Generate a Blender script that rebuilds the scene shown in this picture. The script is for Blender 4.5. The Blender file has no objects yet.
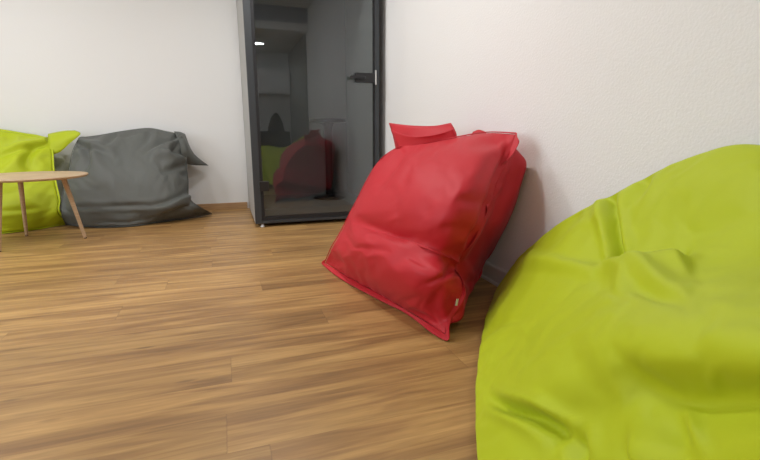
import bpy, bmesh, math, random
import numpy as np
from mathutils import Vector, Matrix
S = bpy.context.scene
COL = S.collection
H = 0.75                                   # camera height in metres; measured lengths below are multiples of it

# ------------------------------------------------------------------ camera
cd = bpy.data.cameras.new('camera'); cam = bpy.data.objects.new('camera', cd); COL.objects.link(cam)
cd.sensor_fit = 'HORIZONTAL'; cd.sensor_width = 36.0; cd.lens = 36.0*445/760; cd.clip_start = 0.02
F = Vector((0.32190403, 0.9228315, -0.21156519)); R = Vector((0.94429966, -0.32908409, 0.00134568)); U = Vector((0.0683809, 0.20021412, 0.97736296))
m = Matrix.Identity(4)
for i in range(3):
    m[i][0] = R[i]; m[i][1] = U[i]; m[i][2] = -F[i]
m[0][3], m[1][3], m[2][3] = 0, 0, H
cam.matrix_world = m
S.camera = cam
# ------------------------------------------------------------------ world, exposure
w = bpy.data.worlds.new('world'); S.world = w; w.use_nodes = True
bg = w.node_tree.nodes['Background']; bg.inputs[0].default_value = (0.80, 0.90, 1.0, 1); bg.inputs[1].default_value = 3.0
S.view_settings.view_transform = 'Standard'; S.view_settings.look = 'None'; S.view_settings.gamma = 1.0
S.view_settings.use_curve_mapping = False
S.view_settings.exposure = -0.09
S.cycles.max_bounces = 10; S.cycles.glossy_bounces = 6; S.cycles.transparent_max_bounces = 16; S.cycles.use_denoising = True
def area(name, loc, rot, sx, sy, power, color=(1,1,1), shape='RECTANGLE'):
    l = bpy.data.lights.new(name, 'AREA'); l.shape = shape; l.size = sx; l.size_y = sy; l.energy = power; l.color = color
    o = bpy.data.objects.new(name, l); COL.objects.link(o); o.location = loc; o.rotation_euler = rot
    return o
# added fill light at the made-up window of the unseen left wall
area('added_window_fill', (-3.62, 1.6, 1.45), (0, math.radians(-90), 0), 1.5, 3.0, 34, (0.93, 0.97, 1.0))
LAMP_W = 15.0
LAMP_C = (1.0, 0.99, 0.985)

# ------------------------------------------------------------------ materials
def mat(name, color, rough=0.6, metal=0.0, spec=0.5, **kw):
    m = bpy.data.materials.new(name); m.use_nodes = True
    b = m.node_tree.nodes['Principled BSDF']
    b.inputs['Base Color'].default_value = (*color, 1); b.inputs['Roughness'].default_value = rough
    b.inputs['Metallic'].default_value = metal; b.inputs['Specular IOR Level'].default_value = spec
    return m
def nodes(m): return m.node_tree.nodes, m.node_tree.links, m.node_tree.nodes['Principled BSDF']
def add_bump(m, scale, strength, dist=0.002, detail=4, kind='noise', coord='Object', stretch=(1,1,1)):
    n, l, b = nodes(m)
    tc = n.new('ShaderNodeTexCoord'); mp = n.new('ShaderNodeMapping'); mp.inputs['Scale'].default_value = stretch
    l.new(tc.outputs[coord], mp.inputs[0])
    t = n.new('ShaderNodeTexNoise' if kind == 'noise' else 'ShaderNodeTexVoronoi')
    t.inputs['Scale'].default_value = scale
    if kind == 'noise': t.inputs['Detail'].default_value = detail
    l.new(mp.outputs[0], t.inputs['Vector'])
    bu = n.new('ShaderNodeBump'); bu.inputs['Strength'].default_value = strength; bu.inputs['Distance'].default_value = dist
    l.new(t.outputs[0], bu.inputs['Height']); l.new(bu.outputs[0], b.inputs['Normal'])
    return t
def vary(m, c1, c2, scale, detail=3, stretch=(1,1,1)):
    n, l, b = nodes(m)
    tc = n.new('ShaderNodeTexCoord'); mp = n.new('ShaderNodeMapping'); mp.inputs['Scale'].default_value = stretch
    l.new(tc.outputs['Object'], mp.inputs[0])
    t = n.new('ShaderNodeTexNoise'); t.inputs['Scale'].default_value = scale; t.inputs['Detail'].default_value = detail
    l.new(mp.outputs[0], t.inputs['Vector'])
    r = n.new('ShaderNodeValToRGB'); r.color_ramp.elements[0].color = (*c1, 1); r.color_ramp.elements[1].color = (*c2, 1)
    r.color_ramp.elements[0].position = .3; r.color_ramp.elements[1].position = .7
    l.new(t.outputs[0], r.inputs[0]); l.new(r.outputs[0], b.inputs['Base Color'])

M_wall = mat('white_textured_paint', (0.80, 0.79, 0.775), 0.75, spec=0.25)
add_bump(M_wall, 120, 0.55, 0.0028, 2.0)
M_wallback = mat('white_smooth_paint', (0.80, 0.80, 0.79), 0.7, spec=0.3)
add_bump(M_wallback, 75, 0.25, 0.002, 2.5)
M_ceil = mat('ceiling_paint', (0.78, 0.78, 0.77), 0.9)
M_plaster = mat('rough_grey_plaster', (0.30, 0.29, 0.27), 0.95)
vary(M_plaster, (0.16, 0.155, 0.145), (0.34, 0.33, 0.31), 14, 6)
M_skirt = mat('white_skirting', (0.66, 0.63, 0.60), 0.45)
M_char = mat('charcoal_metal', (0.036, 0.041, 0.046), 0.42, spec=0.5)
M_black = mat('black_metal', (0.012, 0.012, 0.014), 0.35)
M_seal = mat('black_rubber_seal', (0.010, 0.010, 0.012), 0.6)
M_panel = mat('light_grey_booth_panel', (0.40, 0.395, 0.38), 0.5)
M_felt = mat('dark_grey_felt', (0.20, 0.20, 0.195), 0.95, spec=0.1)
M_chrome = mat('brushed_steel', (0.75, 0.75, 0.74), 0.25, metal=1.0)
M_glide = mat('clear_plastic_glide', (0.62, 0.62, 0.60), 0.25)
M_beech = mat('pale_beech', (0.46, 0.27, 0.125), 0.45)
vary(M_beech, (0.43, 0.29, 0.17), (0.56, 0.40, 0.25), 9, 4, (1, 1, 12))
M_cab = mat('white_laminate', (0.72, 0.72, 0.72), 0.4)
M_dark = mat('dark_brown_upholstery', (0.030, 0.024, 0.024), 0.8)
M_chair = mat('dark_chair_fabric', (0.028, 0.026, 0.030), 0.85)
M_tag = mat('woven_white_tag', (0.62, 0.58, 0.55), 0.8)

# tinted booth glass: see-through body, mirror-like surface
M_glass = bpy.data.materials.new('tinted_glass'); M_glass.use_nodes = True
n = M_glass.node_tree.nodes; l = M_glass.node_tree.links
for x in list(n):
    if x.type != 'OUTPUT_MATERIAL': n.remove(x)
out = [x for x in n if x.type == 'OUTPUT_MATERIAL'][0]
tr = n.new('ShaderNodeBsdfTransparent'); tr.inputs[0].default_value = (0.80, 0.82, 0.82, 1)
gl = n.new('ShaderNodeBsdfGlossy'); gl.inputs['Roughness'].default_value = 0.012; gl.inputs[0].default_value = (0.93, 0.97, 1, 1)
lw = n.new('ShaderNodeLayerWeight'); lw.inputs[0].default_value = 0.5
pw = n.new('ShaderNodeMath'); pw.operation = 'POWER'; pw.inputs[1].default_value = 4.0; l.new(lw.outputs['Facing'], pw.inputs[0])
fr = n.new('ShaderNodeMath'); fr.operation = 'MULTIPLY_ADD'; fr.inputs[1].default_value = 0.9; fr.inputs[2].default_value = 0.062; l.new(pw.outputs[0], fr.inputs[0])
mx = n.new('ShaderNodeMixShader'); l.new(fr.outputs[0], mx.inputs[0]); l.new(tr.outputs[0], mx.inputs[1]); l.new(gl.outputs[0], mx.inputs[2]); l.new(mx.outputs[0], out.inputs[0])

def fabric(name, c, rough=0.55, sheen=0.25):
    m = mat(name, c, rough, spec=0.35)
    n, l, b = nodes(m)
    b.inputs['Sheen Weight'].default_value = sheen; b.inputs['Sheen Roughness'].default_value = 0.5
    tc = n.new('ShaderNodeTexCoord')
    w1 = n.new('ShaderNodeTexNoise'); w1.inputs['Scale'].default_value = 420; w1.inputs['Detail'].default_value = 1
    w2 = n.new('ShaderNodeTexNoise'); w2.inputs['Scale'].default_value = 22; w2.inputs['Detail'].default_value = 3
    l.new(tc.outputs['Object'], w1.inputs['Vector']); l.new(tc.outputs['Object'], w2.inputs['Vector'])
    b1 = n.new('ShaderNodeBump'); b1.inputs['Strength'].default_value = 0.12; b1.inputs['Distance'].default_value = 0.0006
    b2 = n.new('ShaderNodeBump'); b2.inputs['Strength'].default_value = 0.15; b2.inputs['Distance'].default_value = 0.004
    l.new(w1.outputs[0], b1.inputs['Height']); l.new(w2.outputs[0], b2.inputs['Height']); l.new(b2.outputs[0], b1.inputs['Normal']); l.new(b1.outputs[0], b.inputs['Normal'])
    return m
M_red = fabric('red_coated_polyester', (0.49, 0.012, 0.022), sheen=0.04)
M_lime = fabric('lime_coated_polyester', (0.43, 0.51, 0.008), sheen=0.03)
M_grey = fabric('grey_coated_polyester', (0.108, 0.114, 0.105), sheen=0.05)

# wood-look vinyl planks, rows along X, width PW
PW = 0.217*H
M_floor = bpy.data.materials.new('oak_vinyl_planks'); M_floor.use_nodes = True
n, l, b = nodes(M_floor)
def N(t, **kw):
    x = n.new(t)
    for k, v in kw.items(): setattr(x, k, v)
    return x
def math_(op, a, b_=None, clamp=False):
    x = N('ShaderNodeMath', operation=op); x.use_clamp = clamp
    for i, v in enumerate((a, b_)):
        if v is None: continue
        if isinstance(v, (int, float)): x.inputs[i].default_value = v
        else: l.new(v, x.inputs[i])
    return x.outputs[0]
tc = N('ShaderNodeTexCoord'); sep = N('ShaderNodeSeparateXYZ'); l.new(tc.outputs['Object'], sep.inputs[0])
yy = math_('DIVIDE', math_('SUBTRACT', sep.outputs[1], 1.33*H), PW)
row = math_('FLOOR', yy); fy = math_('SUBTRACT', yy, row)
# joint positions per row: offsets measured from the photo for the rows in view, hashed elsewhere
rr = N('ShaderNodeTexWhiteNoise', noise_dimensions='1D'); l.new(math_('ADD', row, 37.3), rr.inputs['W'])
off = rr.outputs['Value']
PL = 1.50
JOINTS = {0: -0.052, 1: 0.95, 2: -0.029, 3: 0.98, 5: 0.90, 6: -0.62, 4: 0.477, 7: 0.184, 8: -0.418, 9: -0.751, 10: -0.138, 11: 0.342, 13: -0.737}
for k, xj in JOINTS.items():
    is_k = math_('COMPARE', row, float(k)); n[is_k.node.name].inputs[2].default_value = 0.1
    mixn = N('ShaderNodeMix', data_type='FLOAT'); l.new(is_k, mixn.inputs[0]); l.new(off, mixn.inputs[2]); mixn.inputs[3].default_value = (-(xj*H)/PL) % 1.0
    off = mixn.outputs[0]
xx = math_('ADD', math_('DIVIDE', sep.outputs[0], PL), off)
colm = math_('FLOOR', xx); fx = math_('SUBTRACT', xx, colm)
cmb = N('ShaderNodeCombineXYZ'); l.new(row, cmb.inputs[0]); l.new(colm, cmb.inputs[1])
pr = N('ShaderNodeTexWhiteNoise', noise_dimensions='3D'); l.new(cmb.outputs[0], pr.inputs['Vector'])
# grain coordinates shifted per plank
vm = N('ShaderNodeVectorMath', operation='MULTIPLY_ADD'); l.new(pr.outputs['Color'], vm.inputs[0]); vm.inputs[1].default_value = (23, 17, 9); l.new(tc.outputs['Object'], vm.inputs[2])
def grain(sx, sy, scale, detail, rough=0.55, dist=0.0):
    mp = N('ShaderNodeMapping'); mp.inputs['Scale'].default_value = (sx, sy, 1); l.new(vm.outputs[0], mp.inputs[0])
    t = N('ShaderNodeTexNoise'); t.inputs['Scale'].default_value = scale; t.inputs['Detail'].default_value = detail; t.inputs['Roughness'].default_value = rough; t.inputs['Distortion'].default_value = dist
    l.new(mp.outputs[0], t.inputs['Vector']); return t.outputs[0]
g1 = grain(0.75, 9.0, 1.9, 3, 0.5, 0.9)      # broad streaks
g2 = grain(2.5, 42, 2.2, 4, 0.6, 0.5)       # fine fibres
ramp = N('ShaderNodeValToRGB'); l.new(g1, ramp.inputs[0])
cr = ramp.color_ramp; cr.elements[0].position = 0.30; cr.elements[0].color = (0.250, 0.132, 0.048, 1)
cr.elements[1].position = 0.70; cr.elements[1].color = (0.525, 0.312, 0.115, 1)
e = cr.elements.new(0.45); e.color = (0.345, 0.190, 0.068, 1); e = cr.elements.new(0.56); e.color = (0.430, 0.248, 0.088, 1)
mixf = N('ShaderNodeMix', data_type='RGBA', blend_type='MULTIPLY'); mixf.inputs[0].default_value = 1.0
rf = N('ShaderNodeMapRange'); l.new(g2, rf.inputs[0]); rf.inputs[1].default_value = 0.3; rf.inputs[2].default_value = 0.7; rf.inputs[3].default_value = 0.83; rf.inputs[4].default_value = 1.11
l.new(ramp.outputs[0], mixf.inputs[6]); l.new(rf.outputs[0], mixf.inputs[7])
rp = N('ShaderNodeMapRange'); l.new(pr.outputs['Value'], rp.inputs[0]); rp.inputs[3].default_value = 0.86; rp.inputs[4].default_value = 1.10
mixp = N('ShaderNodeMix', data_type='RGBA', blend_type='MULTIPLY'); mixp.inputs[0].default_value = 1.0
l.new(mixf.outputs[2], mixp.inputs[6]); l.new(rp.outputs[0], mixp.inputs[7])
# knots
mpk = N('ShaderNodeMapping'); mpk.inputs['Scale'].default_value = (1.3, 5.2, 1); l.new(vm.outputs[0], mpk.inputs[0])
vk = N('ShaderNodeTexVoronoi'); vk.inputs['Scale'].default_value = 1.5; l.new(mpk.outputs[0], vk.inputs['Vector'])
kn = N('ShaderNodeMapRange'); l.new(vk.outputs['Distance'], kn.inputs[0]); kn.inputs[1].default_value = 0.02; kn.inputs[2].default_value = 0.085; kn.inputs[3].default_value = 0.55; kn.inputs[4].default_value = 0.0
mixk = N('ShaderNodeMix', data_type='RGBA'); l.new(kn.outputs[0], mixk.inputs[0]); l.new(mixp.outputs[2], mixk.inputs[6]); mixk.inputs[7].default_value = (0.10, 0.05, 0.022, 1)
# grooves
gy = math_('MINIMUM', fy, math_('SUBTRACT', 1.0, fy)); gx = math_('MINIMUM', fx, math_('SUBTRACT', 1.0, fx))
gyv = math_('LESS_THAN', gy, 0.006); gxv = math_('LESS_THAN', gx, 0.0013); gv = math_('MAXIMUM', gyv, gxv)
mixg = N('ShaderNodeMix', data_type='RGBA'); l.new(math_('MULTIPLY', gv, 0.22), mixg.inputs[0]); l.new(mixk.outputs[2], mixg.inputs[6]); mixg.inputs[7].default_value = (0.11, 0.06, 0.03, 1)
l.new(mixg.outputs[2], b.inputs['Base Color'])
b.inputs['Roughness'].default_value = 0.42; b.inputs['Specular IOR Level'].default_value = 0.42
bu = N('ShaderNodeBump'); bu.inputs['Strength'].default_value = 0.10; bu.inputs['Distance'].default_value = 0.001; l.new(g2, bu.inputs['Height']); l.new(bu.outputs[0], b.inputs['Normal'])
M_woodskirt = M_beech.copy(); M_woodskirt.name = 'oak_skirting'
nn = M_woodskirt.node_tree.nodes
for x in nn:
    if x.type == 'VALTORGB': x.color_ramp.elements[0].color = (0.36, 0.21, 0.10, 1); x.color_ramp.elements[1].color = (0.48, 0.30, 0.15, 1)
    if x.type == 'MAPPING': x.inputs['Scale'].default_value = (1, 1, 14)

# ------------------------------------------------------------------ mesh helpers
def link(o, parent=None):
    COL.objects.link(o)
    if parent is not None: o.parent = parent
    return o
def obj(name, bm, material, parent=None, smooth=False):
    me = bpy.data.meshes.new(name); bmesh.ops.recalc_face_normals(bm, faces=bm.faces); bm.to_mesh(me); bm.free()
    me.materials.append(material)
    if smooth:
        for p in me.polygons: p.use_smooth = True
    return link(bpy.data.objects.new(name, me), parent)
def box(bm, x0, x1, y0, y1, z0, z1, bevel=0.0):
    r = bmesh.ops.create_cube(bm, size=1.0)
    for v in r['verts']:
        v.co = Vector(((x0+x1)/2+v.co.x*(x1-x0), (y0+y1)/2+v.co.y*(y1-y0), (z0+z1)/2+v.co.z*(z1-z0)))
    if bevel:
        es = {e for v in r['verts'] for e in v.link_edges}
        bmesh.ops.bevel(bm, geom=list(es), offset=bevel, segments=2, affect='EDGES', profile=0.5)
    return bm
def boxo(name, dims, material, parent=None, bevel=0.0):
    return obj(name, box(bmesh.new(), *dims, bevel), material, parent)
def lathe(bm, prof, cx=0, cy=0, seg=40):
    rings = []
    for r, z in prof:
        rings.append([bm.verts.new((cx+r*math.cos(2*math.pi*k/seg), cy+r*math.sin(2*math.pi*k/seg), z)) for k in range(seg)] if r > 1e-6 else [bm.verts.new((cx, cy, z))])
    for a, b2 in zip(rings, rings[1:]):
        for k in range(seg):
            k2 = (k+1) % seg
            if len(a) == 1 and len(b2) == 1: continue
            if len(a) == 1: bm.faces.new((a[0], b2[k], b2[k2]))
            elif len(b2) == 1: bm.faces.new((a[k], b2[0], a[k2]))
            else: bm.faces.new((a[k], b2[k], b2[k2], a[k2]))
    return bm
def taper(bm, p, q, r0, r1, seg=16):
    p = Vector(p); q = Vector(q); d = (q-p).normalized(); a = d.orthogonal().normalized(); c = d.cross(a)
    A = []; B = []
    for k in range(seg):
        t = 2*math.pi*k/seg; v = a*math.cos(t)+c*math.sin(t)
        A.append(bm.verts.new(p+v*r0)); B.append(bm.verts.new(q+v*r1))
    for k in range(seg): bm.faces.new((A[k], A[(k+1) % seg], B[(k+1) % seg], B[k]))
    bm.faces.new(A[::-1]); bm.faces.new(B)
    return bm
def struct(o): o['kind'] = 'structure'; return o
def thing(name, label, cat, loc, group=None):
    o = bpy.data.objects.new(name, None); link(o); o.location = loc; tag(o, label, cat, group); o.empty_display_size = .1
    return o
def tag(o, label, cat, group=None):
    o['label'] = label; o['category'] = cat
    if group: o['group'] = group
    return o
def under(root, *objs):
    """children were modelled in world coordinates: keep them where they stand"""
    inv = Matrix.Translation(-root.location)
    for o in objs:
        o.data.transform(inv) if o.parent is root else None
    return objs

# ------------------------------------------------------------------ the room
XL, YF, YB = -4.9*H, -1.45*H, 6.30*H
ZC, ZB = 3.25*H, 2.85*H            # main ceiling, lower ceiling behind the beam
YBEAM = 0.85*H
XW = lambda y: (1.645 + (y/H-0.85)*0.034)*H      # the right wall runs very slightly out of square
T = 0.12
struct(boxo('floor', (XL-T, 2.0*H+T, YF-T, YB+T, -0.06, 0.0), M_floor))
struct(boxo('ceiling', (XL-T, 2.0*H+T, YBEAM, YB+T, ZC, ZC+0.1), M_ceil))
struct(boxo('ceiling', (XL-T, 2.0*H+T, YF-T, YBEAM+0.14, ZB, ZB+0.1), M_ceil))
struct(boxo('trim_1', (XL, XW(YBEAM)+T, YBEAM, YBEAM+0.14, ZB+0.1, ZC), mat('grey_beam_paint', (0.34, 0.36, 0.40), 0.8)))
struct(boxo('wall_back', (XL-T, 2.0*H+T, YB, YB+T, 0, ZC), M_wallback))
def wall_prism(name, pts, z0, z1, material):
    bm = bmesh.new(); lo = [bm.verts.new((x, y, z0)) for x, y in pts]; hi = [bm.verts.new((x, y, z1)) for x, y in pts]
    k = len(pts); bm.faces.new(lo); bm.faces.new(hi)
    for i in range(k): bm.faces.new((lo[i], lo[(i+1) % k], hi[(i+1) % k], hi[i]))
    return struct(obj(name, bm, material))
wall_prism('wall_right', [(XW(YBEAM), YBEAM), (XW(YB), YB), (2.0*H+T, YB), (2.0*H+T, YBEAM)], 0, ZC, M_wall)
wall_prism('wall_alcove', [(1.62*H, YF), (1.62*H, YBEAM-0.001), (2.0*H+T, YBEAM-0.001), (2.0*H+T, YF)], 0, ZB, M_plaster)
bm = bmesh.new()      # wall behind the camera, with a narrow window
NX0, NX1, NZ0, NZ1 = 0.58*H, 0.80*H, 1.12*H, 2.42*H
box(bm, XL-T, NX0, YF-T, YF, 0, ZB); box(bm, NX1, 2.0*H+T, YF-T, YF, 0, ZB); box(bm, NX0, NX1, YF-T, YF, 0, NZ0); box(bm, NX0, NX1, YF-T, YF, NZ1, ZB)
struct(obj('wall_front', bm, M_wallback))
wf = bmesh.new()
for q in ((NX0, NX0+.012, NZ0, NZ1), (NX1-.012, NX1, NZ0, NZ1), (NX0, NX1, NZ0, NZ0+.012), (NX0, NX1, NZ1-.012, NZ1)): box(wf, q[0], q[1], YF-.07, YF-.03, q[2], q[3])
struct(obj('window_2', wf, M_cab))
# unseen left wall; its window opening is added to let daylight in
WY0, WY1, WZ0, WZ1 = 0.1, 3.1, 0.75, 2.15
bm = bmesh.new()
box(bm, XL-T, XL, YF-T, WY0, 0, ZC); box(bm, XL-T, XL, WY1, YB, 0, ZC); box(bm, XL-T, XL, WY0, WY1, 0, WZ0); box(bm, XL-T, XL, WY0, WY1, WZ1, ZC)
struct(obj('wall_left', bm, M_wallback))
wr = struct(obj('added_window_1', box(box(box(box(box(bmesh.new(), XL-.09, XL-.02, WY0, WY0+.05, WZ0, WZ1), XL-.09, XL-.02, WY1-.05, WY1, WZ0, WZ1), XL-.09, XL-.02, WY0, WY1, WZ0, WZ0+.05), XL-.09, XL-.02, WY0, WY1, WZ1-.05, WZ1), XL-.09, XL-.02, (WY0+WY1)/2-.03, (WY0+WY1)/2+.03, WZ0, WZ1), M_cab))
# skirting: oak on the back and left walls, white profile on the right
struct(boxo('baseboard_back', (XL, 0.27*H, YB-0.016, YB, 0, 0.085*H), M_woodskirt, bevel=0.002))
struct(boxo('baseboard_left', (XL, XL+0.016, YF, YB-0.016, 0, 0.085*H), M_woodskirt, bevel=0.002))
bm = bmesh.new()
prof = [(0, 0), (0.020, 0), (0.020, 0.012), (0.014, 0.018), (0.014, 0.082), (0.011, 0.090), (0.004, 0.094), (0, 0.094)]
def sk(y): return [bm.verts.new((XW(y)-a, y, z)) for a, z in prof]
A = sk(YBEAM); B = sk(YB)
for i in range(len(prof)-1): bm.faces.new((A[i], A[i+1], B[i+1], B[i]))
bm.faces.new(A); bm.faces.new(B)
struct(obj('baseboard_right', bm, M_skirt))

# ------------------------------------------------------------------ ceiling lights
def downlight(x, y, z, label, power):
    t = thing('ceiling_light', label, 'ceiling light', (x, y, z), 'recessed round ceiling lights')
    obj('trim_ring', lathe(bmesh.new(), [(0.085, 0), (0.100, 0), (0.102, -0.004), (0.098, -0.008), (0.085, -0.006), (0.085, 0)]), M_cab, t, True)
    m = bpy.data.materials.new('lit_diffuser'); m.use_nodes = True
    b = m.node_tree.nodes['Principled BSDF']; b.inputs['Emission Color'].default_value = (*LAMP_C, 1); b.inputs['Emission Strength'].default_value = 9.0
    b.inputs['Base Color'].default_value = (.8, .8, .8, 1)
    obj('diffuser', lathe(bmesh.new(), [(0, -0.001), (0.085, -0.001), (0.085, -0.004), (0, -0.004)]), m, t)
    a = area('downlight_lamp', (x, y, z-0.012), (0, 0, 0), 0.17, 0.17, power, LAMP_C, 'DISK')
    a.parent = t; a.location = (0, 0, -0.012)
downlight(0.86*H, -0.35*H, ZB, 'round ceiling light in the lower ceiling near the cabinet', 3.0)
downlight(-1.6*H, -0.35*H, ZB, 'round ceiling light in the lower ceiling beside the left wall', 3.0)
for x, y, lab in ((0.2, 2.6, 'round ceiling light above the lime bean bag'), (0.2, 4.3, 'round ceiling light in front of the booth'),
                  (-2.4, 2.6, 'round ceiling light above the open floor by the added window'), (-2.4, 4.5, 'round ceiling light above the small wooden table')):
    downlight(x*H, y*H, ZC, lab, LAMP_W)

# ------------------------------------------------------------------ phone booth
BX0, BX1, BY0, BY1, BZ0, BZ1 = 0.285*H, 1.70*H, 4.90*H, 6.20*H, 0.030, 2.92*H
bt = thing('phone_booth', 'tall dark glass phone booth with charcoal frame in the corner', 'phone booth', (BX0, BY0, 0))
def part(name, dims, material, bevel=0.0, parent=None):
    o = boxo(name, dims, material, parent or bt, bevel); o.data.transform(Matrix.Translation(-bt.location)); return o
def partb(name, bm, material, parent=None, smooth=False):
    o = obj(name, bm, material, parent or bt, smooth); o.data.transform(Matrix.Translation(-bt.location)); return o
FW = 0.095*H; FR = 0.070*H
p_ = part('side_panel', (BX0, BX0+0.03, BY0+0.045, BY1, BZ0, BZ1), M_panel, 0.003); p_['label'] = 'light grey side panel'
part('side_panel', (BX1-0.03, BX1, BY0+0.045, BY1, BZ0, BZ1), M_panel, 0.003)
part('back_panel', (BX0+0.03, BX1-0.03, BY1-0.03, BY1, BZ0, BZ1), M_felt)
part('roof', (BX0+0.03, BX1-0.03, BY0+0.045, BY1-0.03, BZ1-0.06, BZ1), M_felt)
part('booth_floor', (BX0+0.03, BX1-0.03, BY0+0.06, BY1-0.03, BZ0, 0.185*H), M_felt)
f_ = bmesh.new()
box(f_, BX0, BX0+FW*0.75, BY0, BY0+0.045, BZ0, BZ1, 0.003); box(f_, BX1-FR*0.72, BX1, BY0, BY0+0.045, BZ0, BZ1, 0.003)
box(f_, BX0+FW*0.75-.002, BX1-FR*0.72+.002, BY0+.001, BY0+0.044, BZ0, BZ0+0.032*H, 0.002); box(f_, BX0+FW*0.75-.002, BX1-FR*0.72+.002, BY0+.001, BY0+0.044, BZ1-0.07, BZ1, 0.002)
partb('door_frame', f_, M_char)
GX0, GX1, GZ0, GZ1 = BX0+FW*0.80, BX1-FR*0.76, BZ0+0.040*H, BZ1-0.075
d_ = part('glass_door', (GX0, GX1, BY0+0.012, BY0+0.020, GZ0, GZ1), M_glass)
d_['label'] = 'tinted glass door'
s_ = bmesh.new(); k = 0.030*H
box(s_, GX0-.004, GX0+k*.8, BY0+0.006, BY0+0.030, GZ0, GZ1); box(s_, GX1-k*.5, GX1+.004, BY0+0.006, BY0+0.030, GZ0, GZ1)
box(s_, GX0, GX1, BY0+0.0061, BY0+0.029, GZ0-.004, GZ0+k*1.2); box(s_, GX0, GX1, BY0+0.0061, BY0+0.029, GZ1-k, GZ1+.004)
partb('door_seal', s_, M_seal, d_)
hb = part('handle', (1.415*H, 1.640*H, BY0-0.022, BY0+0.012, 1.548*H, 1.648*H), M_black, 0.003, d_); hb['label'] = 'black lock case with lever'
part('lever', (1.350*H, 1.52*H, BY0-0.048, BY0-0.030, 1.580*H, 1.610*H), M_black, 0.004, d_)
part('lever_spindle', (1.49*H, 1.515*H, BY0-0.032, BY0-0.020, 1.583*H, 1.607*H), M_black, 0, d_)
st = part('strike_plate', (1.640*H, 1.655*H, BY0-0.024, BY0-0.001, 1.528*H, 1.680*H), M_chrome, 0.0006); st['label'] = 'bright steel strike plate'
part('hinge', (0.345*H, 0.445*H, BY0-0.014, BY0+0.010, 0.395*H, 0.500*H), M_black, 0.003, d_)
part('hinge', (0.345*H, 0.445*H, BY0-0.014, BY0+0.010, 2.55*H, 2.655*H), M_black, 0.003, d_)
for fx_, fy_ in ((BX0+0.055, BY0+0.024), (BX1-0.055, BY0+0.024), (BX0+0.055, BY1-0.06), (BX1-0.055, BY1-0.06)):
    g_ = partb('foot', lathe(bmesh.new(), [(0, 0), (0.018, 0), (0.020, 0.006), (0.012, 0.012), (0.012, 0.032), (0, 0.032)], fx_, fy_, 20), M_glide, None, True)

# small pedestal table standing inside the booth
TX, TY, TZ = 1.27*H, 5.62*H, 0.185*H
pt = thing('pedestal_table', 'small round black pedestal table inside the glass booth', 'table', (TX, TY, TZ))
obj('table_top', lathe(bmesh.new(), [(0, .950*H), (.222*H, .950*H), (.230*H, .958*H), (.230*H, .988*H), (.222*H, .995*H), (0, .995*H)]), M_black, pt, False)
obj('column', lathe(bmesh.new(), [(0, .02), (.052*H, .02), (.046*H, .3*H), (.050*H, .9*H), (.085*H, .950*H), (.085*H, .966*H), (0, .966*H)]), M_black, pt, True)
obj('base', lathe(bmesh.new(), [(0, 0), (.205*H, 0), (.208*H, .010), (.190*H, .018), (.060*H, .040), (0, .042)]), M_black, pt, True)

# ------------------------------------------------------------------ small wooden side table
SX, SY = -1.70*H, 4.92*H
sd = thing('side_table', 'small round side table with pale wooden top and splayed tapered legs', 'side table', (SX, SY, 0))
zt = 0.625*H
obj('table_top', lathe(bmesh.new(), [(0, zt-.018), (.455*H, zt-.018), (.466*H, zt-.012), (.470*H, zt-.005), (.464*H, zt), (0, zt)], seg=64), M_beech, sd)
for a in (2, 122, 242):
    a = math.radians(a); c, s = math.cos(a), math.sin(a)
    lg = obj('leg', taper(bmesh.new(), (.27*H*c, .27*H*s, zt-.017), (.378*H*c, .378*H*s, .006), .0175, .0105, 20), M_beech, sd, False)
    obj('glide', lathe(bmesh.new(), [(0, 0), (.009, 0), (.010, .003), (.0095, .008), (0, .008)], .379*H*c, .379*H*s, 16), M_dark, lg)

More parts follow.
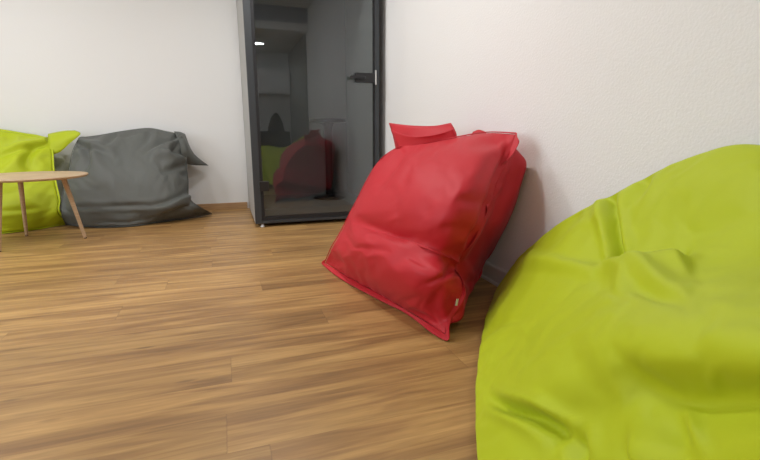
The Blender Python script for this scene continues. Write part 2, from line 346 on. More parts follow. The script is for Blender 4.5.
# ------------------------------------------------------------------ bean bags: coordinates of two sewn panels, as cushions settle
DATA = {}
DATA['red'] = (46, 56, [
2048,23,-1,0,0,0,1,-1,1,0,0,1,0,1,2,-1,2,-1,0,0,-1,-1,-1,-1,-1,-2,0,-1,0,-1,-1,0,-1,0,-1,0,-1,-1,-1,0,0,-1,0,0,0,0,1,9,42,-13,-28,38,-49,40,-32,46,-22,-36,43,11,-30,39,-45,15,14,17,-31,-20,31,6,-31,17,15,-32,10,19,-5,-30,11,27,-14,-13,27,-30,26,-16,-2,-9,21,-15,-24,36,-14,8,9,35,19,-56,36,-51,21,1,39,-35,-24,52,-9,-12,32,-32,-15,51,-38,10,-20,32,-12,-17,14,9,1,-29,16,11,5,-27,1,32,-5,-6,-2,-2,-5,1,-1,0,-2,-12,-12,35,-16,8,38,14,-29,-7,-14,-2,-23,30,17,-39,50,-19,24,-1,-46,33,21,-48,23,-11,24,-22,4,5,1,12,-25,4,23,-27,20,-24,13,21,-24,14,3,-12,4,1,1,0,5,-1,-32,24,9,34,10,-33,14,-10,-10,-11,-22,24,5,24,9,14,-50,12,41,-44,5,0,8,10,-18,11,0,-1,0,12,-25,14,17,-40,18,3,2,25,-41,18,6,3,3,1,-3,2,-2,-19,-3,6,32,4,-32,13,5,-16,-4,-13,-2,-1,58,-25,15,-44,36,21,-46,10,1,4,5,7,-8,2,-1,0,1,10,-17,12,18,-28,0,-4,36,-47,35,2,2,1,-6,-6,-1,-4,5,-1,5,38,-25,-7,12,-25,13,6,-37,18,47,-14,-4,-32,31,5,16,-45,12,3,7,3,1,2,-1,-6,3,1,-2,5,5,2,11,-29,2,32,-35,35,-5,-5,-5,-13,17,-15,8,20,-9,0,33,-28,8,-18,31,-34,-17,21,38,-7,-14,-17,39,-23,8,15,-43,23,16,-21,5,7,0,0,3,-6,2,1,2,2,4,4,6,-27,34,-21,20,-1,-10,1,-19,16,8,2,5,-5,-2,26,-19,-10,37,-57,8,15,10,26,-31,1,36,-34,13,11,-38,21,21,-21,4,-15,17,0,-1,2,-1,1,0,1,4,-5,9,4,1,6,0,5,-1,-8,-14,9,14,-2,2,-1,-6,-1,8,2,30,-64,16,9,25,-35,13,10,32,-34,1,19,-21,-10,29,4,-18,-17,16,6,-1,1,-1,1,0,1,0,0,0,18,4,4,-17,13,3,0,-15,3,12,0,2,-3,-2,-2,1,11,30,-58,12,3,14,5,-1,-37,42,11,0,-34,26,-22,35,-15,5,-27,27,-22,12,2,1,1,1,2,0,1,
0,2,34,-45,18,8,4,0,3,-15,10,7,-5,3,-2,-2,1,6,32,-15,-34,12,14,8,8,-42,11,41,-10,-6,-20,10,13,22,-24,-16,29,-27,4,5,4,2,-1,5,1,1,-1,1,14,-5,24,-14,-42,30,10,7,-10,8,2,-5,4,-1,-1,-2,14,18,3,-38,35,-18,28,-26,-20,19,18,-2,4,-1,21,-43,16,7,15,-17,-13,10,6,8,1,-25,12,3,4,1,5,5,2,9,9,-11,-40,30,10,6,0,0,-1,-4,5,-2,-3,17,22,-29,30,-29,21,6,-37,17,29,-16,-1,-9,37,-16,-18,-11,21,3,0,0,5,5,11,-29,-2,4,3,7,3,6,3,0,6,8,-4,-8,-26,33,6,-6,4,7,-2,-4,-1,-4,21,6,18,-29,10,19,-30,8,24,-51,32,35,-13,-3,-1,-29,30,-14,1,4,1,9,3,11,-20,-15,6,5,7,5,4,3,0,-1,0,10,-11,-4,6,20,-5,-8,6,7,-4,-2,-3,25,19,-22,16,-17,14,-2,17,-57,37,-8,11,15,13,21,-33,-1,-10,-1,-4,6,14,0,9,-2,-25,9,3,3,4,1,-1,4,-5,-7,18,1,-9,5,19,4,-9,-7,6,6,-7,1,27,6,11,-18,4,8,13,-57,27,7,6,17,-16,7,17,-5,30,-37,-4,-5,0,1,24,-2,7,-16,4,-2,-4,-1,1,-1,-4,10,3,7,3,-6,-30,53,18,-17,-8,-9,12,-7,-4,29,14,-15,5,6,13,-55,26,3,9,5,6,1,22,-5,-37,15,16,0,-16,-1,8,10,4,9,-13,-3,-2,-3,-8,10,-1,4,3,4,3,4,-4,-27,15,47,6,-18,-8,-12,6,-3,34,4,8,-15,27,-53,32,-6,-5,18,9,1,1,8,1,6,-42,20,1,6,2,1,0,3,4,6,-12,-5,1,2,1,2,3,1,2,5,2,0,-9,-21,26,43,-5,-29,11,-9,-8,40,3,5,6,-46,36,-2,-13,12,22,0,-4,3,3,0,0,0,-5,-11,14,0,2,-5,2,0,0,11,-10,0,0,1,2,2,2,1,1,4,4,-3,-9,-11,11,47,-3,-39,11,4,41,14,-6,-33,12,15,-5,-9,26,15,-7,0,1,3,-1,1,-2,-14,12,2,-2,2,-2,-1,1,-1,-3,4,8,-2,-3,1,1,2,1,2,0,2,1,3,-9,-10,18,28,-5,-33,16,39,16,-32,5,-2,11,-5,-3,38,-2,-1,-3,3,
0,-1,0,-10,6,2,0,2,-1,-4,0,-1,-1,6,-4,1,16,-4,-2,-1,3,2,1,-1,-2,-1,2,-3,0,8,5,-2,-3,-8,34,10,-27,2,8,-4,-5,23,26,-8,0,0,-2,-2,-5,10,-10,2,1,1,7,-3,-7,-6,-3,-4,8,0,5,9,6,7,-7,4,10,11,6,-9,-15,-9,-4,3,12,4,-2,-30,-11,28,3,-21,7,-4,-2,3,47,-9,-2,3,1,-3,0,-4,-1,-3,3,0,1,7,3,-7,-10,-6,-9,3,7,9,5,7,-31,37,2,8,12,12,4,-10,-7,-14,-6,3,5,-9,-25,-11,20,-1,-18,3,-1,-6,54,-28,29,-4,-4,-4,-1,-1,-1,1,-1,2,-2,-1,2,7,6,-6,-11,-14,-1,5,10,8,-13,43,-10,-5,1,3,4,0,-2,-2,-2,-1,5,3,0,-16,-13,17,-5,-16,3,-9,55,-40,45,-9,-8,-7,7,0,0,1,-1,1,0,2,2,2,-5,3,0,8,-8,-18,3,26,6,-9,-3,4,1,1,-1,13,-2,-1,-1,1,-2,3,1,0,-4,-1,16,-9,-14,-6,51,-46,50,-9,-6,-2,8,0,-1,0,0,0,1,8,0,-15,6,0,0,1,1,2,1,9,-2,-9,10,2,0,2,1,3,5,0,1,0,-1,2,1,1,-4,2,-1,17,-30,13,32,-41,19,19,1,1,4,0,0,0,1,3,-14,10,14,-21,2,3,5,-8,2,1,2,4,3,1,8,8,-28,19,1,1,3,2,2,2,1,1,1,1,2,-2,-3,-2,20,-31,38,-25,-4,23,7,4,2,2,2,0,2,5,-12,19,-31,9,7,2,4,-9,3,-1,2,1,2,1,2,20,-31,22,3,-3,-2,4,3,2,4,3,1,1,0,-1,-14,19,-8,25,-25,18,2,-26,40,-5,6,7,-6,5,1,2,1,15,-19,-1,-22,24,2,2,-7,5,0,4,-7,4,6,-2,-5,13,19,-10,-5,-14,12,4,4,6,5,3,-4,-7,-10,11,21,-17,26,-6,-8,-22,27,14,0,3,4,2,6,-7,7,1,7,0,-37,13,12,0,2,2,0,1,3,-10,6,3,0,2,0,16,0,-1,-2,-4,3,5,7,7,4,-8,-16,-7,24,28,-28,29,-9,-25,19,9,9,1,3,4,2,3,2,1,4,15,-44,5,12,4,2,1,2,0,1,3,5,-17,9,4,-5,5,9,2,1,3,1,2,5,5,4,4,-12,-26,
7,31,32,-37,29,-25,15,-14,21,4,1,5,3,3,3,1,8,-5,11,-47,21,7,3,2,2,2,1,8,-2,-14,1,5,3,0,3,5,3,3,3,3,4,5,6,6,-2,-15,-25,10,33,27,-41,32,-15,-15,17,9,2,4,3,4,4,3,2,3,16,-43,0,16,4,2,1,3,2,3,3,1,-16,0,9,0,3,1,5,4,2,3,4,4,6,7,6,-3,-17,-23,16,33,9,-39,33,-27,9,6,6,3,2,6,2,8,2,2,2,9,-35,-7,26,5,-7,6,2,3,4,5,-20,4,6,0,1,1,3,2,8,1,3,3,5,6,8,5,-4,-17,-23,20,31,6,-38,35,-26,6,9,4,3,8,11,-19,12,10,2,0,2,-43,29,4,4,0,3,0,4,10,-19,5,4,-1,1,-1,4,-1,4,11,-1,1,4,7,5,9,5,-7,-17,-22,17,36,6,-39,36,-19,-7,14,5,6,10,7,-25,10,18,3,1,-39,34,-13,-1,12,1,1,1,1,5,-1,3,3,-9,3,-8,12,-7,10,7,0,1,3,7,10,7,6,-10,-14,-23,11,45,2,-36,38,-26,6,9,4,9,11,4,-28,3,34,-7,-30,34,-19,0,3,10,0,2,1,2,2,2,5,-6,1,-11,5,3,3,3,9,0,1,4,5,7,10,8,-15,-3,-45,27,43,13,-37,40,-16,-12,14,8,18,4,-7,-15,-13,27,2,-2,13,0,-23,4,15,2,0,2,2,1,2,5,-3,-10,3,0,9,-10,4,12,3,2,5,4,6,9,3,2,-46,-6,16,38,26,-26,41,-25,13,-10,20,12,12,-22,1,-21,22,4,10,8,-16,0,-12,22,1,1,1,2,1,1,1,1,2,-13,14,-4,0,-9,19,2,4,4,4,6,13,4,-7,-26,-14,-2,42,24,-28,43,-14,-14,11,18,8,13,-12,-24,-1,15,3,18,-10,9,-28,17,9,0,2,2,1,1,3,1,-7,3,0,6,0,-15,13,9,-3,8,3,5,6,13,6,-11,-25,-26,46,1,22,-32,44,-25,15,-13,25,7,8,2,-35,1,12,5,8,16,-27,5,8,6,1,4,-3,1,3,5,-6,1,1,1,7,-18,12,2,6,1,4,4,6,6,10,8,-12,-24,-24,39,26,-6,-27,45,-17,-11,16,15,5,9,4,-29,-14,16,8,6,17,-25,1,14,3,3,-1,5,-7,5,2,1,1,
-2,6,-15,10,4,-1,4,4,4,2,2,10,10,8,-11,-27,-20,32,25,8,-29,47,-30,15,5,12,5,10,5,-24,-22,14,12,3,12,0,-24,22,4,1,1,5,-7,1,5,1,2,2,-13,8,1,4,2,3,0,5,3,2,5,13,8,-7,-32,-14,25,34,-14,-2,49,-32,26,-9,15,6,10,6,-17,-29,10,17,1,11,3,-25,24,0,3,1,3,0,-7,12,-1,0,-9,2,6,3,3,-1,1,0,6,3,3,4,8,10,2,-43,0,12,36,-4,-18,50,-32,27,-8,13,5,15,-8,3,-34,-3,26,-1,15,-12,0,17,-10,4,2,3,5,-10,7,3,0,3,-12,11,-1,4,0,0,2,5,2,3,3,8,6,8,-25,-24,7,38,10,-24,55,-30,18,5,7,5,10,5,-7,-23,-18,29,4,6,2,-5,18,-11,-2,2,5,3,3,2,-6,7,-9,4,4,0,2,2,0,3,3,3,3,2,5,6,7,-8,-27,-13,36,20,-16,60,-15,-15,26,3,6,13,-6,6,-22,-24,27,2,7,5,3,11,-9,-1,-3,4,5,4,-7,5,-5,4,2,0,1,2,1,3,1,4,3,3,0,5,5,4,3,-24,-22,30,26,-20,61,-9,-23,24,5,9,7,8,-9,-10,-26,20,6,8,5,3,9,-4,-5,-4,-2,12,-4,3,-5,4,2,2,1,2,-4,4,3,1,4,3,4,1,1,4,4,3,-9,-28,15,30,-15,55,-5,-26,21,6,14,1,13,-13,-7,-22,22,-5,12,6,-5,12,2,-4,-6,-6,11,3,-8,7,1,-5,8,-2,2,4,-6,6,2,1,4,4,3,0,0,5,1,1,-20,-7,33,-10,46,-4,-25,22,10,-1,23,-3,-13,-7,-14,23,-14,17,4,-7,11,1,1,1,-17,15,-6,3,7,-3,-7,8,3,4,-10,7,2,1,1,2,3,2,3,1,2,1,-1,-8,-13,24,-5,32,-6,-18,33,-6,2,26,-18,-5,-17,19,6,-17,17,5,-10,12,3,1,-13,10,-8,8,2,-13,13,2,-5,8,-9,5,5,-1,0,1,0,2,2,2,1,3,-1,-6,7,-9,5,1,20,-15,13,23,-18,17,-6,-26,26,4,7,-16,-3,13,5,-11,14,2,-10,0,5,4,1,-14,4,9,-2,3,1,-12,14,-4,5,-1,-1,0,0,1,1,1,2,-10,9,-2,11,-7,-15,13,-5,16,17,-20,-1,-17,29,8,
-3,-3,-14,9,11,-5,-4,13,-4,-1,-6,9,3,-7,-1,2,-10,15,1,-14,9,2,0,1,2,1,-2,-1,0,-1,0,1,-14,9,7,-3,10,-24,7,9,23,-26,-12,18,13,2,-1,-7,8,-16,17,-1,-6,8,-1,6,-14,12,2,-1,-2,-3,-7,0,12,-12,11,-3,-5,7,-8,5,0,-1,0,1,0,-12,13,-2,-5,1,-24,18,20,7,17,-7,9,4,4,-3,5,-8,10,-13,11,1,-7,10,-5,8,-11,11,-1,-1,-4,5,-11,2,7,-7,4,3,-8,1,2,-1,0,-1,-1,-8,3,0,2,-11,8,4,-6,-7,-10,27,11,27,0,-1,0,1,-1,1,0,1,1,1,0,3,0,1,1,0,1,-1,0,-1,-1,-1,-1,1,0,-1,-1,0,-1,-1,-2,-2,-2,-2,-3,-2,-2,-2,-1,-1,0,0,0,0,2,525,8,6,-4,-1,2,-2,1,-1,0,-1,1,-1,-1,0,0,-1,0,0,0,-2,1,-1,0,0,-1,-1,1,-1,0,-1,1,-1,2,-1,-1,1,1,-2,1,-2,4,-2,-3,5,7,14,-3,5,3,-7,4,-2,-1,-1,-1,-1,0,-2,-1,0,0,-2,0,-1,0,-1,0,0,-1,-1,-1,0,0,0,-1,0,0,1,1,-2,2,0,-1,0,0,3,-4,2,-3,-1,20,1,0,-1,0,0,-3,1,-3,-1,-2,-1,-2,-1,-1,-1,-1,-1,-1,0,-1,0,-1,0,-2,-1,0,-1,0,0,0,0,1,0,1,0,0,0,0,0,2,-3,2,-3,7,27,-3,0,0,0,-1,-1,-1,-3,-1,-3,-2,-2,-1,-2,-1,-2,-1,0,-1,-1,0,-1,-2,0,-2,0,-1,-1,1,0,0,1,0,1,0,1,0,0,0,0,0,0,2,7,26,6,-3,-1,0,-1,-2,-1,-2,-4,-2,-2,-3,-2,-1,-3,-1,-1,-1,-1,-1,0,-2,-1,-1,-2,0,-1,-1,0,1,0,1,1,0,1,1,-1,1,0,1,-1,1,-2,8,28,6,-1,0,-1,-1,-2,-2,-3,-3,-3,-3,-3,-3,-1,-2,-3,0,-3,1,-2,0,-2,-2,-1,-2,0,-1,-1,0,1,0,2,0,1,1,0,1,0,0,0,0,2,-3,4,32,6,-2,0,1,-3,-1,-3,-3,-4,-4,-2,-4,-3,-3,-1,-2,-3,0,-1,-2,0,-3,-1,-2,-1,-2,0,-1,1,-1,2,0,2,1,1,1,-1,2,-1,0,1,-1,1,2,39,2,-1,-1,0,
-1,-2,-3,-4,-3,-5,-4,-3,-3,-3,-3,-1,-4,1,-2,-1,-2,-1,-3,-2,-1,-2,0,0,-1,1,0,3,1,1,1,1,0,0,1,-1,1,0,-1,3,44,0,-1,0,-1,-3,1,-5,-3,-5,-4,-5,-3,-3,-4,-4,0,-3,-4,1,3,-5,-3,-2,-3,0,-3,0,0,-2,0,5,1,1,1,2,0,2,0,-3,2,0,-1,2,5,47,0,-3,2,-2,1,-5,-3,-4,-2,-8,-4,-3,-3,-5,-4,0,-6,2,-3,-4,3,1,-5,-4,-3,-1,0,-1,-4,5,2,3,-2,4,1,0,2,0,2,-4,1,-1,-1,5,49,0,-2,0,2,-4,-2,-6,-2,-1,-11,-4,-3,-1,-8,-1,-5,0,-5,1,-2,-2,2,-1,-6,-3,-1,-2,-1,-2,4,1,4,1,1,-1,4,-2,1,4,-2,-4,1,-1,5,51,0,-3,3,-2,-1,-6,-3,0,-7,-8,-4,-1,-6,-5,-3,-3,-6,5,-4,-2,-2,-1,-1,0,-10,5,-3,-3,0,1,2,6,0,-1,4,-2,0,-1,4,2,-5,-1,0,6,52,-2,2,0,-1,-4,-3,-1,-5,-7,-7,-1,-5,-5,-4,-5,-4,2,-2,-4,-1,-3,0,-1,-2,-8,2,3,-3,-2,0,0,5,4,-1,0,-3,3,4,-2,-1,3,-5,-2,7,52,0,1,0,-2,-5,1,-3,-6,-8,-3,-4,-6,-4,-5,-6,2,-4,0,-4,-1,-2,-2,2,-4,-7,2,-2,-1,6,-4,1,-3,9,-3,-1,2,2,-5,8,-2,0,-3,-3,7,51,3,0,-1,-3,-1,-2,-3,-6,-7,-3,-6,-6,-2,-7,-4,2,-6,1,-6,3,-4,-1,1,-4,-4,-1,-5,7,-3,5,-3,0,-4,4,3,2,-3,0,-3,7,1,-3,-6,6,53,1,-1,0,0,-4,-2,-3,-7,-4,-5,-7,-4,-4,-8,0,1,-6,-2,-4,3,-6,5,-3,-3,-4,-1,-4,5,0,-3,5,-2,-1,-1,-3,9,-4,0,0,-4,11,-5,-2,7,53,1,0,0,-3,0,-4,-4,-4,-6,-6,-5,-5,-8,0,-4,-3,-5,6,-8,2,-5,4,-2,-3,-3,-2,-2,3,0,-1,-3,2,3,-5,0,-4,5,-1,6,-3,-1,-3,8,8,54,-2,2,0,-1,-3,-2,-5,-5,-5,-5,-7,-6,-3,-4,-3,-11,10,-1,-6,0,-3,-1,4,-6,-1,-1,-4,1,2,0,-1,-5,2,-2,0,-1,0,0,0,0,7,-7,11,10,50,3,1,1,-3,-1,-4,-3,-6,-5,
-6,-5,-7,-3,-4,-3,-12,5,8,-5,-6,-2,4,0,-6,3,-5,1,-4,0,3,-1,0,-6,0,1,-3,-1,2,-1,-5,1,6,9,9,50,3,0,1,-2,-1,-4,-3,-6,-5,-6,-6,-5,-5,-3,-3,-10,-2,10,4,-13,0,5,-2,-3,-2,2,-4,0,-3,0,1,-1,1,-7,2,-2,-2,-2,2,-3,-2,-2,12,8,49,4,1,-1,0,-3,-3,-4,-4,-7,-5,-6,-5,-5,-3,-3,-8,-7,10,8,-8,-6,1,4,-7,6,-5,2,-6,0,0,-1,0,-3,0,-4,-4,5,-4,-1,-1,-3,-3,6,7,50,2,2,-1,-1,-1,-4,-4,-5,-5,-6,-7,-4,-5,-3,-3,-7,-9,8,10,-2,-8,-3,2,1,-4,6,-6,2,-5,-2,2,-2,-2,-6,-1,0,-1,3,-5,-2,2,-6,2,7,49,4,0,1,-2,-2,-2,-5,-5,-6,-5,-6,-6,-4,-5,2,-10,-11,9,12,-2,-7,-2,0,-1,-1,-3,7,-6,2,-5,-2,-2,-1,0,-7,3,-6,-2,7,-6,-2,2,-5,7,49,4,0,1,-2,-2,-3,-4,-4,-7,-5,-6,-6,-4,-3,-3,-8,-11,12,11,-4,-5,-2,-2,-1,4,-3,-4,7,-6,1,-5,-4,-1,-2,-1,0,-4,-4,-3,2,5,-4,-4,6,51,-1,5,-1,-2,-2,-3,-4,-4,-7,-5,-6,-6,-5,-1,-4,-11,-8,15,9,-6,-4,-3,-1,3,0,-2,-2,-2,5,-6,-2,-3,0,-4,-5,1,-2,-4,-2,-4,3,3,5,4,50,4,0,1,-3,-3,-1,-6,-3,-9,0,-9,-7,-5,3,-9,-12,-4,19,3,-6,-4,-3,4,-1,0,-1,-1,-2,-2,2,-5,0,-5,-1,-4,-6,3,-3,-3,-4,0,5,8,4,53,1,1,-3,0,-1,-5,-2,-8,-2,-7,-4,-10,-2,-1,-8,-13,-1,23,-4,-4,-5,0,-1,3,1,-2,-2,1,-4,-2,-1,-2,-1,-6,-1,-4,-6,4,-3,-6,0,6,9,6,53,2,-2,-1,1,-3,-2,-7,-2,-6,-7,-2,-13,2,-4,-6,-14,-2,24,-3,-5,-5,-2,6,-1,-1,-1,-2,2,-5,0,-4,-1,-3,-2,-5,-1,-4,-5,5,-6,-3,5,12,7,54,-2,0,3,-3,-1,-6,-1,-6,-5,-7,-3,-11,0,-3,-6,-12,-5,20,6,-9,-3,-2,1,-1,4,-2,-1,-2,0,-4,0,-5,-2,-4,-1,-5,0,-6,-2,4,-6,3,14,7,53,-2,4,-2,0,-5,0,-5,-6,-5,-5,-5,-9,-3,-1,
-3,-13,-8,15,13,-8,-4,-4,2,1,-1,4,-4,-3,2,-4,-3,0,-6,-1,-4,-3,-2,-3,-5,4,-4,2,14,7,52,1,1,-1,-3,1,-5,-3,-6,-5,-5,-7,-6,-4,-4,3,-12,-11,6,21,-6,-4,-3,0,-1,-1,3,-2,-3,-1,2,-5,-4,1,-7,-2,-1,-5,0,-5,-2,4,-3,16,7,52,0,1,0,-1,-4,-1,-5,-4,-8,-2,-9,-5,-6,3,-6,-4,-9,-7,17,10,-6,-5,-4,4,2,-4,-1,-1,-3,3,-5,-2,-4,-1,-4,-3,-2,-3,-3,-2,1,1,14,8,51,1,1,-1,-1,-2,-4,-2,-7,-5,-4,-8,-8,2,-4,-6,-3,0,-15,7,16,3,-7,-9,8,-5,3,1,-4,-2,-5,4,-4,-4,-2,-4,-3,-1,-4,-1,-3,-1,3,13,7,52,-1,1,-1,0,-3,-3,-2,-9,-1,-8,-7,-5,-1,-4,-6,-2,1,-5,-11,13,10,4,-12,-5,6,4,-9,2,3,-7,-3,1,-4,-4,-2,-3,-2,-2,-3,-2,0,-1,16,8,50,1,0,0,-1,-2,-2,-7,-3,-4,-8,-7,-2,-4,-3,-10,1,1,4,-10,-6,12,15,-11,-8,7,-6,6,-7,5,-5,-3,-3,-2,-4,-2,-2,-2,-2,-3,-3,-1,4,11,7,50,0,0,1,-2,-1,-5,-2,-7,-2,-9,-6,-1,-5,-3,-8,0,-1,-3,9,-11,-7,20,4,-10,0,-2,-2,7,-9,4,-6,-3,-2,-3,-2,-3,-1,-3,-3,-4,2,6,5,9,48,1,1,0,-2,-2,-2,-6,-1,-8,-6,-5,-4,-2,-4,-8,0,-5,10,-5,0,-11,4,15,2,-12,3,-4,8,-6,-2,-4,-3,-2,-2,-3,-2,-2,-3,-2,-4,1,12,-7,8,48,0,1,-1,-1,-1,-4,-2,-5,-7,-5,-5,-4,-2,-5,-6,-2,-2,7,-5,3,-4,-10,8,16,-7,-8,6,-7,4,2,-8,-4,-2,-2,-2,-3,-1,-3,-4,-1,0,11,-4,10,46,1,1,-1,0,-3,-2,-3,-6,-5,-5,-5,-4,-3,-3,-8,-2,5,-5,4,-3,2,-4,-9,12,13,-11,-2,-3,6,-8,3,-8,-1,-3,-2,-1,-3,-3,-3,-1,1,7,-3,9,45,2,-1,1,-2,-1,-3,-3,-6,-5,-4,-5,-4,-3,-3,-9,3,-2,0,-2,4,-3,2,-6,-7,19,3,-12,4,-2,-2,-2,-5,-3,-1,-2,-2,-2,-4,-1,-3,3,3,4,10,45,0,1,-1,-1,-2,-1,-4,-7,-3,-4,-5,-4,-4,-1,-8,-1,0,0,0,
-2,4,-4,4,-13,6,17,-8,-4,0,-1,-3,-5,-3,0,-3,0,-5,-1,-4,0,3,4,0,11,44,0,0,0,0,-3,-1,-5,-6,-2,-5,-4,-4,-5,-1,-5,-4,2,-1,0,-2,4,-4,4,-3,-12,15,10,-14,4,-2,-5,-3,-4,0,-3,2,-6,-2,-3,1,4,1,-1,12,42,1,0,0,-1,-2,-1,-6,-4,-3,-4,-4,-5,-4,-1,-4,-5,2,-1,0,-2,1,4,-4,2,-6,-6,23,-8,-5,2,-6,-2,-6,2,-3,2,-7,-1,-3,1,7,-5,1,10,42,0,-1,1,-1,-2,-2,-6,-1,-5,-3,-5,-4,-6,2,-4,-4,-2,2,-1,-2,2,2,-2,0,1,-15,14,13,-12,-2,-3,-4,-2,-3,1,0,-7,0,-3,2,4,-4,2,11,41,-1,1,-1,0,-1,-6,-1,-3,-4,-4,-5,-3,-5,-2,1,-6,0,-2,2,-1,-2,4,-2,0,1,-8,-4,24,-8,-7,-1,-4,-3,-2,0,0,-6,0,-2,1,1,2,-2,13,38,1,0,1,-1,-2,-5,-1,-3,-3,-5,-4,-3,-5,-1,-2,-3,-1,-1,-1,2,-1,-1,2,-1,0,-2,-13,20,6,-11,-3,-3,-4,-1,-1,0,-4,-2,-1,2,-1,4,-4,13,37,-1,2,0,-1,-1,-4,-1,-4,-4,-3,-4,-4,-3,-3,-2,-1,-2,-1,1,-1,0,0,1,-4,4,1,-18,14,15,-10,-6,-3,-2,-3,0,-1,-4,0,-1,-1,2,2,-1,12,33,3,0,1,-3,1,-3,-3,-2,-4,-4,-4,-3,-4,-1,-3,-2,0,-2,1,-1,1,0,-2,3,-2,1,-12,0,23,-6,-8,-3,-3,-1,-2,-2,-1,-2,1,-1,0,3,-1,9,33,-2,4,0,-1,-2,-1,-3,-3,-3,-3,-5,-2,-3,-3,-2,-1,-1,-1,0,0,0,0,1,-1,1,0,-10,-8,17,9,-8,-6,-2,-2,-2,-2,-2,0,-2,2,2,-4,6,10,25,7,1,-1,0,-2,-2,-1,-3,-4,-2,-4,-3,-3,-1,-3,0,-2,-1,0,0,1,0,0,0,-3,6,-5,-5,-9,13,6,-5,-3,-4,-1,-2,-3,0,0,1,-1,0,6,3,27,1,1,-1,1,-2,-1,-2,-2,-3,-3,-2,-4,-1,-3,0,-3,1,-2,1,-1,1,-1,0,0,0,-2,-4,9,-4,-8,-1,6,-1,0,0,-6,-1,0,0,0,-1,2,1,5,23,-1,3,0,0,-1,-1,-2,-1,-3,-3,-1,-3,-1,-3,0,-1,-1,-1,0,-1,1,1,0,-1,
0,-1,-1,-4,6,2,-7,0,-2,-1,0,-1,-1,0,-1,-1,1,0,-1,-1,18,2,2,-1,-1,1,-2,-1,-2,-1,-2,-2,-1,-1,-2,-1,-1,0,-1,0,-1,1,2,-2,0,0,-2,3,-5,2,4,-7,0,1,-4,2,-2,-1,0,-1,2,-4,0,3,-2,15,1,1,-1,0,0,0,-2,-1,0,-2,-1,-1,0,-2,0,-1,1,-2,1,-1,-1,3,-1,-3,2,-1,4,-5,-2,6,-5,-2,3,-5,0,1,-2,1,-1,2,-6,4,6,-1,10,2,0,-1,1,-1,0,0,-1,0,0,-1,0,-1,0,0,-1,0,0,0,1,-3,2,1,-3,2,-2,3,-4,0,4,-5,0,3,-4,-1,-4,6,-6,6,-7,2,3,4,9821,-115,-2,1,-1,1,-1,2,-1,2,1,2,1,1,0,1,1,1,1,1,2,1,3,1,3,1,2,1,3,0,2,1,2,0,2,0,3,2,1,2,1,0,1,0,-1,0,-1,-45,-115,-5,-4,5,-5,4,-3,8,-4,1,3,7,-7,12,-10,2,5,9,-9,0,6,5,-4,3,9,-6,2,9,-2,-2,2,12,-6,0,11,-6,10,-4,3,-1,8,-5,0,3,-4,-1,-44,-122,4,-10,3,-2,-2,2,10,-7,2,8,0,-2,13,-10,0,17,-12,3,0,8,-2,1,4,3,3,-2,2,6,6,-6,3,18,-5,0,4,3,2,3,2,1,0,-3,-1,7,-8,-44,-125,3,-8,-1,-2,1,3,0,4,1,7,-1,7,2,-4,3,10,-8,3,0,9,-3,3,2,2,8,-6,3,10,-6,9,-2,4,15,-5,7,6,0,4,3,2,1,5,-1,-15,6,-45,-129,1,-8,2,-1,-1,2,4,-1,3,7,5,8,-8,1,16,-12,3,2,4,5,-2,5,2,1,2,6,-4,6,10,-7,5,5,5,21,-14,9,8,5,6,3,1,7,-4,-22,-7,-46,-133,-1,-6,1,0,-1,2,3,2,3,13,-4,6,-2,5,11,-9,2,3,3,4,3,2,1,2,1,3,5,-1,7,14,-10,5,4,27,-17,17,9,7,10,-6,-8,-5,-5,5,1,-49,-135,-7,-2,1,-2,2,2,3,2,10,2,2,1,5,4,9,-7,4,2,4,3,2,4,1,0,2,2,3,4,6,5,12,-8,6,27,-15,36,-4,1,-5,-13,4,-13,6,47,-6,-54,-141,-6,0,-2,3,-1,2,1,10,2,2,4,10,-1,4,7,
